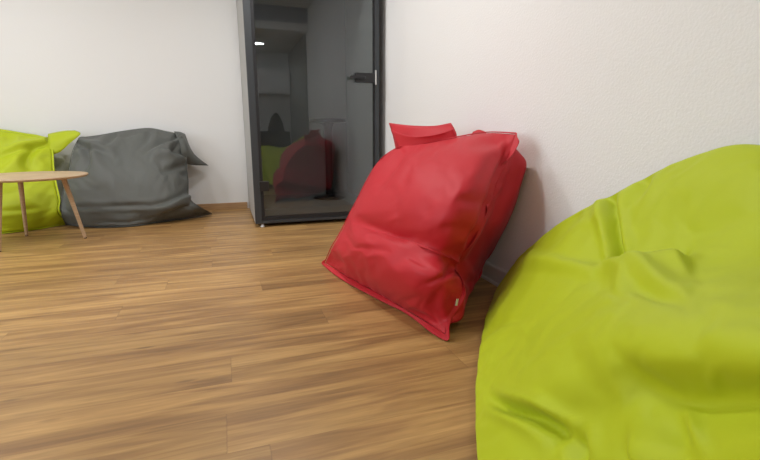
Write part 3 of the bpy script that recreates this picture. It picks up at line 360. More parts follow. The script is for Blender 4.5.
-2,4,5,0,2,4,2,1,3,-1,4,2,4,4,6,7,10,-5,28,-10,32,4,-16,-3,-16,7,12,15,37,-32,-58,-145,-6,-2,3,-2,0,2,3,10,-2,6,14,-3,5,8,-1,4,9,-3,3,1,5,1,1,2,0,3,3,4,4,4,9,7,7,14,8,24,4,-22,-14,5,28,21,-12,0,-18,-56,-151,-4,3,-4,-2,1,5,2,3,6,15,-2,6,9,1,3,8,5,-2,1,4,3,2,0,2,0,3,2,4,4,5,13,12,11,-8,21,17,9,-32,2,20,31,-12,-6,-6,-10,-51,-153,-1,-6,-1,-1,2,2,5,6,5,9,8,2,9,1,12,-1,5,0,6,-1,3,1,1,1,2,2,3,3,5,6,39,-34,17,12,15,11,16,-34,10,25,20,-22,6,-16,8,-40,-154,-6,-2,-2,-1,3,3,4,4,10,6,7,5,6,7,12,-3,2,9,-4,4,1,3,0,1,2,3,2,4,4,13,4,44,-12,-30,18,19,25,-26,14,18,17,-21,-2,-1,5,-30,-158,-3,-2,-4,2,2,2,5,4,7,8,9,6,12,0,4,6,8,-1,0,4,3,4,1,-6,3,3,3,5,5,9,8,15,45,-7,-51,16,17,16,14,6,4,7,-18,0,4,-25,-157,-5,-3,0,-1,2,3,4,5,7,8,8,13,2,3,6,4,5,3,3,4,3,7,-10,0,3,1,5,4,7,8,7,12,24,35,-7,-63,22,26,31,-6,-11,5,3,-2,4,-17,-157,-5,-2,-1,0,1,3,3,8,4,14,4,7,7,4,7,2,4,4,2,6,3,6,-7,-2,2,3,4,6,7,7,8,6,6,32,45,-33,-52,27,32,20,-8,-15,7,-1,0,-9,-156,-4,-4,1,-2,2,2,8,1,8,6,9,8,15,-4,5,4,3,5,2,6,3,4,1,-6,3,3,4,6,7,4,12,-1,-4,21,47,23,-42,-28,31,19,14,-9,-13,7,-6,2,-154,-6,-1,-2,0,1,7,0,5,6,8,7,6,8,3,19,-11,6,3,4,2,10,1,4,-6,3,4,5,1,6,4,3,8,6,9,26,29,23,-49,-9,22,14,9,-18,5,-1,15,-151,-5,-4,-1,-1,6,1,2,5,5,7,8,10,4,6,-1,7,4,1,4,4,7,3,8,-8,2,4,4,1,7,4,6,9,8,9,14,19,32,-8,-32,0,16,7,5,-7,-5,
39,-147,-9,1,-4,5,-2,2,6,1,7,6,6,7,5,7,4,1,4,3,4,3,4,4,5,4,-4,2,4,6,4,5,8,7,11,6,13,12,18,20,-12,-21,3,14,-3,-2,-1,60,-147,-5,-3,8,-7,2,4,1,4,4,8,5,4,6,3,5,4,5,3,1,5,3,3,3,1,9,-5,5,6,4,7,6,7,8,14,8,9,12,12,13,-1,-25,0,15,-7,-5,65,-149,1,4,-3,-2,1,4,-1,5,4,6,5,4,4,4,4,4,3,4,2,4,3,5,2,3,1,0,9,6,3,7,5,7,10,9,12,10,9,4,11,13,-10,-18,-2,17,-11,57,-149,7,-2,0,-2,1,3,0,4,4,5,5,4,2,4,4,2,5,3,3,4,4,4,2,2,3,1,3,10,5,5,6,6,9,9,14,12,9,5,7,4,-4,-5,-1,-1,5,35,-151,10,-1,-3,1,1,0,2,4,3,6,4,4,2,4,2,4,4,3,5,3,3,3,2,2,2,2,2,6,6,10,-2,4,4,12,23,28,12,1,3,-4,-10,-3,2,34,4,1,-151,8,-2,-1,0,1,0,3,3,5,5,5,5,1,4,3,3,4,4,6,3,3,2,1,1,2,2,4,5,5,1,12,3,6,5,14,22,14,4,6,0,-2,4,-4,74,-2,-27,-153,6,-3,0,1,-2,1,5,4,4,6,6,4,4,4,3,4,5,2,5,5,5,3,0,-1,2,2,4,6,2,25,2,2,7,10,8,13,11,5,-1,-4,-7,1,3,69,9,-47,-154,1,-2,0,-4,2,4,2,4,5,7,8,6,4,5,4,5,4,4,5,2,4,3,6,0,-2,3,11,8,0,5,7,6,6,6,33,3,5,6,2,2,0,1,-1,14,-3,-54,-157,-2,0,-7,3,-1,3,3,5,8,8,8,7,6,5,6,5,6,0,6,2,4,3,2,3,2,7,3,1,8,6,7,7,6,11,16,13,7,7,9,-8,4,0,10,-5,-6,-51,-156,-9,-6,2,-2,0,4,4,7,7,10,8,9,7,5,6,9,1,4,4,4,2,2,3,1,4,4,5,7,12,-10,15,7,8,10,11,12,7,11,10,0,0,-6,3,6,-1,-37,-160,-12,-2,0,-2,1,3,6,6,8,11,9,10,6,11,2,5,6,5,5,1,3,3,1,2,3,4,4,18,
-12,15,11,4,4,10,9,10,7,5,13,7,9,9,5,-40,16,-26,-166,-9,-3,4,-6,2,4,5,6,10,10,10,10,12,2,7,6,5,5,5,1,4,3,2,-1,5,5,2,3,12,37,-12,3,-13,22,5,6,4,2,14,21,23,12,-21,-49,32,-22,-172,-3,1,-7,0,1,4,5,7,10,10,11,10,9,8,4,5,7,5,3,5,2,3,2,0,4,4,4,5,5,21,8,8,20,-10,5,1,1,-2,7,38,30,7,-35,-63,54,-18,-172,-1,-6,-4,0,3,2,6,8,9,10,12,9,13,2,7,6,6,4,5,4,3,3,2,5,-3,6,5,3,6,12,8,8,13,8,8,10,-8,0,12,36,32,-5,-45,-69,70,-12,-170,-8,-1,-5,1,1,4,5,8,9,11,13,8,10,7,4,7,6,5,4,5,3,5,2,-2,3,5,5,4,6,9,7,8,8,8,8,7,4,2,16,36,30,-10,-50,-52,64,-7,-173,-1,-8,-2,0,1,5,5,7,10,11,11,14,4,6,8,6,6,5,5,4,4,4,3,-2,2,7,4,5,6,7,10,6,7,8,7,6,2,2,21,37,26,-19,-51,-9,38,1,-171,-7,-5,-1,-1,2,4,5,8,10,10,13,11,5,8,7,7,4,7,4,4,6,4,-4,4,5,3,5,5,6,7,11,7,5,7,6,6,3,3,23,36,23,-24,-39,-16,41,8,-172,-6,-6,-1,0,1,4,7,7,9,12,11,10,9,5,8,6,6,5,5,5,8,-5,4,4,4,3,5,5,5,6,20,4,2,3,5,6,3,6,27,33,22,-23,-37,-18,39,14,-174,-3,-6,-3,0,2,4,7,7,9,12,11,10,7,8,6,7,6,5,5,4,5,2,4,5,-1,6,1,9,1,11,36,-10,0,3,0,-1,6,7,32,30,23,-17,-44,-9,31,20,-173,-6,-5,-1,-2,3,4,8,7,9,10,11,11,7,7,7,7,6,6,4,4,5,2,7,-1,5,0,5,6,6,6,24,19,-10,1,3,3,-3,-1,44,19,31,-19,-39,-21,29,22,-176,0,-7,-2,-1,2,5,5,12,5,11,11,11,8,7,6,7,6,5,6,3,5,3,5,2,-1,6,3,10,-1,6,14,13,5,6,6,3,5,8,3,60,12,-16,-37,-23,2,22,-172,-7,-1,-5,0,3,4,5,12,4,12,11,
11,6,7,9,5,6,6,4,5,3,3,4,2,5,0,10,1,5,2,13,7,10,8,11,8,-16,11,23,41,16,-5,-37,-29,17,24,-173,-1,-6,-4,1,3,3,8,7,7,11,11,9,9,7,6,7,5,6,4,5,3,3,4,0,4,4,7,5,0,7,16,-5,15,6,11,10,-12,5,30,36,21,-39,6,-39,28,26,-168,-8,-1,-4,0,2,5,7,7,7,9,12,12,5,7,6,7,6,6,3,4,3,5,0,3,4,3,8,-1,7,5,11,4,17,-5,15,2,3,3,28,34,20,-33,-33,14,12,29,-168,-2,-6,-2,-1,3,4,6,10,5,9,11,12,5,7,6,7,5,6,4,2,4,3,2,3,2,6,-1,7,7,3,8,8,13,5,16,-4,-2,5,27,39,16,-27,-27,-11,20,30,-163,-6,-5,-1,-1,4,3,5,11,5,8,11,9,7,9,4,7,4,6,5,1,3,3,3,1,5,-1,5,4,7,6,7,6,12,9,13,6,-8,-1,23,47,13,-23,-43,30,-25,28,-158,-10,0,-4,0,3,5,2,13,4,7,11,8,8,8,4,6,5,5,4,3,2,4,1,2,0,3,4,6,7,5,5,5,12,11,12,6,3,-9,7,60,11,-16,-51,18,4,26,-151,-12,-2,-2,-1,5,0,6,10,8,4,9,10,6,6,9,2,6,3,4,5,0,2,3,2,3,-1,6,4,6,6,5,6,10,10,13,9,-1,1,-8,47,32,-9,-46,-13,20,36,-146,-12,-3,-1,-1,3,4,2,8,14,-1,9,9,6,6,10,0,5,4,3,4,2,4,-1,4,-1,3,5,3,6,5,6,6,9,10,12,10,2,1,-8,23,44,8,-41,-19,-11,44,-150,4,-10,-2,1,3,0,7,4,14,-1,9,7,7,4,11,0,3,5,3,3,3,1,2,0,3,2,4,4,5,5,5,7,8,8,12,15,0,-1,-3,4,45,24,-36,-49,26,39,-149,9,-9,-2,-1,2,5,2,4,13,0,8,7,5,4,10,1,2,5,3,3,1,2,1,2,2,3,3,5,2,6,6,5,6,9,10,12,10,-5,1,-2,20,49,-23,-69,31,21,-147,15,-10,-2,-1,2,6,0,4,10,1,10,3,6,4,5,5,2,3,4,2,2,1,1,2,1,5,1,4,5,3,6,5,6,6,8,10,10,6,-4,0,-3,
56,1,-83,28,-10,-141,16,-9,-2,0,5,0,2,3,8,2,10,2,5,4,4,3,4,3,4,0,2,1,2,0,2,3,3,5,1,5,5,6,4,5,6,7,5,6,1,2,8,24,28,-88,22,-52,-131,16,-10,-1,-1,10,-5,2,4,4,5,8,2,5,3,3,4,3,1,3,1,2,2,1,-2,4,1,5,0,3,7,3,3,5,6,5,5,1,4,1,0,27,-16,48,-77,13,-94,-111,-1,1,-1,0,0,3,0,4,7,1,7,1,5,4,3,3,0,2,1,2,3,0,0,-1,2,2,2,1,5,0,9,1,2,4,7,2,4,1,1,-5,10,23,-4,-29,-11,-122,-101,8,-4,-3,0,3,-1,7,0,2,4,4,4,2,4,4,-1,3,1,0,4,-3,1,-1,3,-3,5,-1,1,1,3,2,4,11,-5,3,3,3,1,-4,0,1,6,-1,17,-29,-137,-85,10,-11,0,0,4,1,1,0,5,2,4,2,4,1,3,3,0,0,2,-1,-2,-1,2,-1,1,0,0,-1,2,1,0,2,2,1,4,3,3,-7,8,0,-5,1,-5,0,16,-139,-59,-13,1,0,3,-2,3,-1,5,-1,3,3,2,3,2,3,1,0,0,-1,0,-1,-2,-1,0,-1,-1,2,-2,0,-1,1,-1,1,4,-4,1,0,4,-5,3,3,-5,-2,0,8,-127,-54,0,-1,-1,1,0,0,2,0,3,0,3,3,1,3,1,0,1,-1,0,-2,-2,-2,-2,-1,-2,0,-1,-1,-1,0,-2,-1,0,-1,-2,-1,-1,-1,-1,0,-1,1,-1,1,1,2418,-28,4,-2,-1,3,-3,2,-1,-1,1,-1,0,-1,1,-1,0,0,1,0,0,1,0,-1,1,0,0,0,0,2,-1,2,1,1,1,2,2,0,0,2,0,1,-1,1,-1,-9,-24,-1,3,3,-5,5,-4,-1,0,-1,-1,-1,-1,0,-1,-1,1,0,-1,0,3,-2,0,-1,0,0,0,1,0,2,1,1,4,2,1,4,1,1,2,0,1,0,-1,0,-13,-20,2,2,-3,2,0,-4,3,-5,-1,0,-3,-2,0,-2,0,0,-1,0,0,2,-1,-2,0,0,-1,0,1,0,3,1,4,2,3,5,2,2,3,2,0,1,1,-2,0,-9,-11,-3,-2,-1,2,2,-4,-2,1,-5,-1,-3,-1,-3,-1,0,-1,-1,0,-1,3,-2,-1,0,-2,0,-1,2,0,3,2,
4,3,5,4,5,1,3,3,0,2,3,-4,-3,-10,-14,9,-5,-4,1,-2,3,-4,-2,-3,-3,-2,-3,-2,-2,-1,-1,0,-1,0,2,-2,0,-2,0,-2,1,0,2,2,3,3,6,3,6,4,3,4,1,3,2,-5,7,-5,-6,-18,16,-7,0,-1,-2,-1,-2,-2,-4,-2,-3,-3,-3,-1,-2,-1,0,-1,0,2,-1,-1,-1,-2,0,0,0,2,3,3,3,6,4,4,6,3,3,3,1,1,0,3,-2,-12,-16,16,-11,1,3,-2,-3,-2,-3,-2,-4,-3,-3,-3,-2,-1,-1,-1,0,0,2,-1,-1,-1,0,-2,1,0,2,3,2,4,5,4,5,4,4,3,3,2,1,-1,-3,6,-15,-10,12,-13,-1,5,-3,-1,-3,-3,-1,-5,-3,-3,-3,-1,-3,0,0,-1,1,0,1,-1,1,-2,-1,1,1,1,2,3,4,3,4,5,3,4,2,4,3,-1,0,0,-2,-13,-1,-2,-8,0,1,-3,4,-6,-1,-2,-5,-3,-3,-2,-2,-2,-1,-1,2,-1,2,0,0,0,0,-1,1,0,2,3,2,2,2,5,3,3,3,2,1,7,-2,-1,0,-3,-10,1,-5,-9,2,-2,5,-5,-4,2,-1,-8,-2,-2,-2,-4,0,-2,1,-1,2,1,0,1,0,0,2,-2,2,1,4,-1,3,1,4,3,1,5,-1,3,-1,5,0,-2,4,-7,0,-4,-10,0,8,-7,0,-6,2,5,-13,-1,-3,1,-5,-1,-1,0,1,0,2,1,0,2,-1,2,-1,2,2,3,-2,2,1,2,3,4,-1,4,0,-1,1,4,0,0,-6,-3,0,-14,10,-4,2,-11,3,8,-10,-6,-1,1,-5,-3,-1,-1,0,1,1,2,2,1,0,1,4,-4,2,3,0,2,0,-1,2,3,0,3,2,2,-2,-1,3,2,1,-4,1,-16,6,0,4,-14,1,9,-4,-8,-4,3,-5,-4,-2,-1,0,0,0,2,1,4,0,1,2,3,-1,-2,2,2,1,3,-3,-1,3,2,3,-1,-1,1,2,-3,4,2,1,-6,-7,6,4,-12,-5,10,1,-7,-8,4,-4,-4,-2,-3,-1,1,-1,0,2,3,2,2,1,1,5,-2,1,1,-4,4,0,4,-5,2,3,-1,-2,6,-5,1,-1,3,3,-4,-11,6,4,-10,-7,10,-5,2,-7,-4,2,-5,-4,-1,-2,-2,1,-1,1,3,0,4,2,2,1,3,1,5,-7,2,-3,3,0,5,-4,-1,
-2,3,0,4,-6,0,1,4,-6,-6,8,-15,1,5,0,-6,-1,-6,2,-3,-5,-2,-2,-3,1,-2,0,2,2,1,5,1,1,3,3,1,4,-6,0,3,-4,1,0,2,3,-9,4,0,-1,4,-7,2,1,9,-11,4,0,1,2,-9,2,-6,0,-1,-3,-4,-3,-3,-1,-1,-1,1,1,3,0,6,0,3,2,3,1,3,-4,0,0,3,-4,-3,4,-1,2,-4,0,-2,0,1,0,-2,10,-11,6,-2,0,0,-7,5,-8,1,-2,-4,-2,-5,-1,-3,1,-1,0,1,2,3,3,3,2,2,2,1,4,-1,-4,0,-1,5,-4,0,-1,-1,-1,0,-1,-1,-1,1,-5,8,-4,-3,1,-2,-6,5,0,-7,0,-2,-4,-2,-4,-3,-1,-1,1,-1,2,1,3,4,2,2,4,0,3,-1,3,0,-4,-1,-3,4,0,-5,1,1,-4,0,6,-1,-6,-3,14,-6,-8,14,-12,4,-2,1,-5,-2,-3,-2,-4,-3,-2,-2,-1,0,1,0,3,3,3,2,3,3,2,0,3,-2,3,-3,-3,0,-4,4,-5,0,1,1,-4,2,4,2,-10,14,-19,17,-3,-3,-1,0,-1,-4,-2,-2,-4,-2,-4,-2,-3,0,0,2,0,2,2,5,2,2,5,0,2,-2,5,-2,-2,-1,-4,2,-6,3,1,-7,2,0,2,1,7,-7,0,-10,-3,14,-8,-1,-1,-1,-4,-1,-3,-4,-2,-4,-2,-2,-1,-1,4,-1,2,3,3,4,3,3,2,0,1,-1,3,-2,-4,-1,-3,3,-4,-1,-2,-4,3,1,-1,8,1,4,-17,8,10,-8,0,-3,0,-3,-3,-2,-3,-4,-2,-4,-1,-1,0,3,-1,3,2,4,3,4,2,3,4,-3,0,-1,0,0,-3,-5,-2,2,-6,4,-2,-5,2,3,-1,11,-3,-18,16,-6,5,-5,-2,-2,-1,-2,-3,-3,-3,-4,-2,-2,-1,0,3,-1,3,3,3,4,5,2,2,1,6,-6,0,-3,0,0,-5,-2,-4,-3,0,2,4,-6,-4,4,11,-6,-12,-2,15,-7,-3,-2,-1,-1,-2,-4,-1,-4,-4,-2,-2,-1,0,4,-2,4,2,4,4,5,2,3,1,2,3,-7,1,-3,-4,-4,-1,0,-6,-1,0,2,5,-5,-3,-3,-14,-13,13,-7,3,-8,0,1,-5,3,-7,2,-6,-4,-3,0,-2,1,3,-1,2,4,4,5,3,3,3,2,1,1,2,-9,0,-6,-1,-4,-2,1,-7,1,1,4,
2,-9,-5,-16,-1,-5,4,-9,-1,3,-6,6,-11,5,-6,-1,-7,-1,-1,-2,1,2,1,2,3,5,4,4,4,2,2,2,-2,3,-5,-4,-4,-5,-1,-5,0,2,-7,1,6,1,-8,-9,-6,-3,3,-12,0,6,-7,5,-10,5,-4,-5,1,-9,1,-2,-2,1,3,0,2,3,5,5,4,3,3,2,1,-2,2,-6,2,-7,-4,-6,1,-6,2,3,-8,4,6,-8,-10,-5,1,-13,1,6,-6,6,-12,7,-6,-2,-3,-1,-6,-2,-1,-2,2,2,-1,4,3,4,4,5,3,3,2,0,1,-4,2,-7,0,-6,-3,-5,1,-4,3,2,-8,10,-7,-11,0,-9,-2,8,-7,5,-9,5,-4,-4,-1,-2,-3,-5,-1,-2,-1,0,3,-1,5,1,5,4,5,2,3,3,-1,2,-4,-1,-2,-6,0,-5,-4,-1,-1,1,5,-9,6,-2,-14,-7,-11,11,-6,-2,-6,8,-7,1,-5,-1,-2,-3,-5,-1,-2,-1,0,3,0,4,1,5,3,4,4,2,2,1,1,-3,-3,-1,-3,-5,0,-5,-2,1,-1,3,2,-7,5,-17,-7,1,-11,0,2,4,-8,3,-6,1,-6,2,-7,-2,-3,1,-2,-1,1,4,0,4,3,4,4,2,3,1,1,0,1,-5,-1,-3,-2,-5,0,-2,-1,1,1,5,-6,1,-15,5,-9,1,1,3,-7,3,-4,2,-8,0,-2,-4,-4,0,-2,-1,-1,1,4,0,3,4,3,5,1,2,1,2,-1,0,1,-6,-2,-2,-2,-2,-1,-1,3,-3,5,1,-4,-14,-3,-2,-6,1,-4,5,-6,2,1,-11,4,-4,-5,-2,0,-3,-1,0,0,1,5,1,2,6,1,4,0,3,0,0,-1,-1,0,-5,-1,-1,-2,-2,1,0,1,4,-3,4,-19,3,-6,-1,0,-4,3,1,1,-11,2,-2,-4,-4,-1,-1,-3,-1,0,1,1,1,5,0,8,-2,4,1,2,0,1,-2,-1,0,-2,-1,-2,-1,-1,-1,1,2,4,2,-7,-13,-3,-6,-1,0,1,0,2,-10,3,-8,5,-8,-3,0,-2,-2,-2,0,1,1,2,1,6,1,3,1,1,1,2,0,0,-3,1,-1,-1,-2,0,-2,1,1,3,6,-2,-12,-5,7,-3,-3,0,-1,-1,-6,7,-10,7,-9,-3,-2,-1,-2,-2,-1,-1,2,0,1,3,2,3,2,2,2,-1,2,0,0,-1,0,-1,0,-1,-1,0,0,2,3,6,-2,-17,8,9,-6,
0,2,-6,-3,8,-10,7,-7,-5,-1,-2,-2,-2,-2,-1,0,0,1,1,3,1,3,1,5,-2,1,1,0,1,-2,1,0,0,0,-1,-1,1,3,4,4,-1,-17,4,6,-5,-1,1,-9,8,-5,-1,5,-10,-3,0,-3,-2,-2,-1,-2,0,0,1,1,2,2,1,4,-1,4,-1,0,0,1,0,-1,2,0,0,0,-1,2,3,3,3,2,-18,7,1,-6,1,0,0,-9,8,-6,5,-12,0,-1,-2,-3,-2,-1,-2,0,0,1,1,1,3,1,0,4,1,0,-1,1,1,0,-1,3,0,0,0,0,2,4,3,5,-5,-10,-3,8,-4,-3,4,-9,6,-6,6,-5,-9,1,-1,-1,-4,-2,-1,-1,-1,0,0,2,1,2,1,2,1,0,3,-2,0,1,1,0,2,1,0,1,-1,4,4,4,3,-9,-9,3,7,-4,1,-8,3,4,-8,6,-8,-6,2,-1,-3,-3,-1,-2,-2,0,0,1,0,2,1,2,0,1,2,0,1,0,0,0,2,1,2,1,1,-3,7,5,2,3,-13,-5,6,11,-5,-4,3,-3,6,-9,5,-9,-3,2,-3,-2,-2,-3,-1,-1,-1,0,0,1,2,0,2,1,0,0,3,1,-2,0,2,1,2,3,-1,2,-2,8,7,-3,3,-15,3,3,2,-1,-5,-3,5,-1,-6,1,-9,3,-1,-2,-3,-2,-4,1,-3,0,0,0,1,1,1,2,-1,1,0,3,-1,2,-2,2,1,2,3,3,-2,0,10,4,0,-1,-13,7,-1,6,-6,1,2,-6,5,0,-12,0,1,-2,-3,-2,-2,-3,-2,0,-1,-1,1,1,0,2,0,1,0,0,0,4,1,-3,2,1,3,3,1,2,-1,11,0,4,-2,-9,-4,8,9,-8,0,2,3,4,-10,-7,2,-1,-2,-2,-4,-1,-4,0,-2,-1,0,1,0,1,1,0,1,0,0,0,4,-1,1,0,2,2,3,3,2,-2,10,1,4,2,-12,-6,12,12,-8,-3,11,-7,5,-8,-3,-1,-1,-2,-3,-3,-2,-2,-2,-1,-1,-1,1,1,0,1,1,0,0,0,0,3,0,1,1,1,3,3,2,3,1,5,4,8,-7,-6,-7,8,9,-14,15,-7,0,-7,7,-5,-2,-1,-3,-3,-3,-2,-2,-3,0,-1,-1,1,0,1,1,0,0,0,0,0,2,2,2,-2,3,3,2,4,1,3,4,5,8,-9,-3,-8,6,-1,-5,-11,12,3,-7,-1,
-1,-2,-3,-2,-2,-4,-2,-2,-2,-1,-1,-1,1,0,1,1,0,0,0,-1,1,1,4,-2,3,1,2,4,2,3,2,5,4,5,-1,-13,4,-4,-1,-17,14,-3,0,-2,-1,-2,-1,-2,-3,-2,-3,-2,-3,-1,-1,-1,0,-1,2,-1,2,0,-1,0,0,1,-1,3,3,0,2,2,2,3,3,4,3,4,1,-1,-6,0,-2,-17,-9,1,-2,6,-5,0,-2,-2,-1,-2,-3,-1,-3,-2,-1,-2,0,0,-1,1,1,0,0,0,-1,1,-1,2,1,0,3,3,1,2,3,1,6,1,1,0,-1,2,-5,2,-19,-11,-1,6,-3,0,-1,-2,0,-2,-2,-2,-1,-2,-2,-1,0,-1,-1,1,-1,1,1,0,-1,-1,1,0,0,1,2,1,1,3,1,3,2,1,2,1,0,2,-2,2,5,-30,-13,6,-3,0,-1,0,-1,-1,-1,-2,0,-2,0,-2,0,-2,1,-1,0,0,0,1,0,-1,-1,1,0,0,1,0,3,-1,2,2,1,2,1,1,1,1,-1,4,-1,-2,-35,-8,-3,-1,0,-1,2,-2,0,-1,0,-1,-1,0,0,-1,-1,0,1,-1,0,0,0,0,0,-2,1,0,1,-1,1,2,-2,2,2,0,1,0,1,1,0,-1,4,-3,0,-32,-13,1,-1,0,0,0,0,0,0,-1,1,-1,2,-2,1,-1,1,-1,0,-1,2,-2,0,1,-3,2,-1,1,-2,1,2,-2,1,1,0,-1,2,-1,0,1,0,-1,1,0,60,0,0,0,0,0,0,0,0,0,0,0,0,0,0,0,0,0,0,0,0,0,0,0,0,0,0,0,0,0,0,0,0,0,0,0,0,0,0,0,0,0,0,0,0,0,0,50,2,-2,8,-10,10,-6,-5,12,-9,-10,14,7,-19,22,-23,2,10,13,-20,-12,19,5,-22,12,17,-27,5,22,-10,-17,3,28,-19,-6,12,-11,3,-3,-1,2,-6,4,14,-16,9,-7,51,4,3,6,-14,11,-10,0,13,-15,-6,19,-7,-7,18,-20,-7,31,-28,10,-14,21,-10,-11,10,7,2,-18,6,9,12,-26,0,38,-23,-4,-5,-2,-3,0,-2,-1,0,-2,32,-34,16,51,9,2,-3,0,-1,-2,5,-14,14,-17,20,-14,13,-2,-24,16,13,-29,13,-8,17,-18,4,3,1,13,-21,2,18,-18,15,-21,6,22,-35,21,5,-19,4,-1,1,-2,-2,0,24,-21,50,14,1,-9,
6,-1,-1,-4,1,-7,0,8,2,8,-27,5,22,-26,2,0,2,7,-12,6,0,0,1,9,-18,7,16,-22,2,-1,0,15,-21,4,3,0,0,-3,-3,-5,-1,8,17,48,18,0,-9,4,2,-4,0,-5,-1,-2,13,-8,2,-20,14,12,-25,3,0,1,2,3,-5,2,0,-1,1,6,-12,6,17,-24,-2,-2,20,-26,12,-1,-2,-2,-4,-2,4,1,-1,-1,46,23,-6,-3,4,-13,10,3,-16,9,9,-6,-3,-18,12,0,8,-22,4,-1,3,0,1,0,0,-3,2,-1,-1,1,1,1,11,-23,-1,19,-25,20,-11,-3,-6,-5,11,-3,7,-10,-6,43,26,-9,4,-10,11,-3,-13,8,8,-3,-8,-11,11,-6,-1,5,-16,4,3,-4,0,1,0,1,0,-3,1,0,-1,0,0,1,6,-19,17,-20,16,-5,-14,-2,-7,5,10,2,-2,-7,42,28,-8,-3,7,-8,3,1,0,6,-14,-3,7,-9,1,0,-9,0,4,-5,0,-3,3,-1,0,0,0,-1,-1,0,-1,-3,3,-1,1,-3,-2,5,-4,-18,-9,2,13,7,-5,-1,-4,40,25,1,-3,-2,4,-1,-4,9,-14,4,2,-9,-4,5,-9,-4,4,-1,-4,-3,2,0,0,-1,0,0,-1,-1,-1,-2,-2,8,0,0,-14,3,2,-2,-23,-2,9,12,-6,-3,-1,0,40,30,-9,8,-1,-1,-2,-2,-1,7,-8,-3,-3,-3,-2,-7,4,-3,-1,-5,1,0,-1,0,-1,1,-1,0,-2,-1,-1,-4,16,-8,-9,0,-2,-4,4,-24,2,8,7,-9,1,-2,3,41,27,1,4,-1,-3,-2,-4,10,-4,-7,-1,-5,-3,-4,-2,3,-4,-4,-1,0,-1,0,-1,0,0,0,-1,-1,-2,-2,-3,-2,24,-34,32,-28,-6,8,-20,3,4,5,-9,1,1,2,42,29,2,3,-11,13,-13,8,2,-5,-8,-2,-2,-2,-16,22,-16,1,-2,-2,-1,-1,-2,-1,-3,14,-7,-1,-3,-2,-2,-4,-2,-2,18,-17,23,-32,-5,-2,-1,-1,0,1,-4,2,1,42,30,6,-15,17,-6,-5,8,-5,-25,21,-4,6,-27,7,6,0,-8,-5,0,-1,-3,-2,-6,16,0,-2,-2,-4,-2,-4,-3,-2,-5,0,15,-14,29,-39,-4,-3,-1,2,-1,-2,1,1,42,36,-16,19,-4,-7,8,-4,-21,19,-5,-2,-12,-4,-1,11,-23,20,-7,-5,-1,-5,-2,-4,8,13,-5,-4,-3,-5,-3,-3,-3,-2,
-2,-2,12,-25,55,-49,-9,0,-3,5,-3,2,-1,42,26,10,-6,12,-10,1,-20,22,-4,-1,-5,-13,-10,-4,-7,2,16,0,5,-10,-8,0,-5,1,20,-8,-3,-4,-4,-2,0,-11,9,6,-14,-12,6,-12,71,-67,-5,-3,0,5,-3,2,39,33,-7,13,-1,-6,-16,21,0,-4,-3,-13,7,-8,-11,-29,1,17,6,7,0,-1,-14,2,-3,15,-10,0,-12,13,-1,2,4,-8,-2,-4,-17,-12,5,21,33,-49,-9,-2,4,-1,-2,38,26,12,-2,-1,-18,21,2,-2,-5,-4,-6,-2,-37,8,44,-38,-12,0,13,3,-3,-8,-3,-7,0,9,3,6,9,-8,3,-5,-4,-4,-2,-9,-14,-11,1,60,-16,-27,-9,-9,7,-1,31,35,-6,12,-23,22,-3,3,0,-8,-8,-2,-1,-19,-4,-7,38,-18,-4,-5,-2,-2,-2,-15,-9,-19,24,15,6,2,0,-2,-2,-4,-9,8,-10,-8,-13,-11,7,66,-26,-38,16,-11,-4,28,37,-6,-11,28,-12,2,5,-6,-16,-3,6,-4,-8,-4,-3,-2,-18,42,-38,17,-12,21,-11,-5,-22,-19,14,7,11,4,-1,-1,0,-2,-12,2,0,-10,-12,-8,4,54,-4,-47,12,6,26,23,9,14,-2,-6,1,3,-13,-18,8,1,-4,-9,-3,-6,0,28,-23,-12,17,-6,3,-4,-5,8,8,-24,-24,3,12,7,4,-2,-4,-4,-5,0,-2,-1,-9,-8,14,25,-1,-33,16,31,23,20,-2,2,-5,2,0,-29,4,0,3,-15,-1,0,2,16,-14,-5,0,-2,-4,4,12,-3,3,-10,12,-4,-28,-7,1,8,0,-2,-6,-6,-1,2,2,-2,-1,3,6,-3,-3,-4,37,28,13,0,-3,2,0,-9,-29,12,-1,-4,-1,-2,3,-13,5,0,-1,-1,0,0,2,2,4,6,-2,-4,-2,-2,-1,-3,-7,-3,-6,-10,-8,-4,3,1,4,4,4,1,-2,-18,-1,48,30,9,-2,1,1,-3,-34,16,-2,-4,-3,-2,-2,-1,-2,-2,0,-2,0,0,0,-1,-2,-1,-2,2,-1,0,2,1,17,-25,-4,-5,-4,-2,5,5,8,-14,2,-1,0,-12,15,0,58,31,6,0,0,0,-31,19,-11,1,-2,0,-3,-3,-3,-2,-2,0,-3,-1,1,1,2,-1,-6,-5,-1,-1,1,5,15,-9,-3,-5,-4,-3,1,-3,-2,-3,-5,-2,-5,0,5,30,4,64,33,4,-1,3,-30,20,-12,1,0,-4,-2,-2,-2,-3,-3,-1,
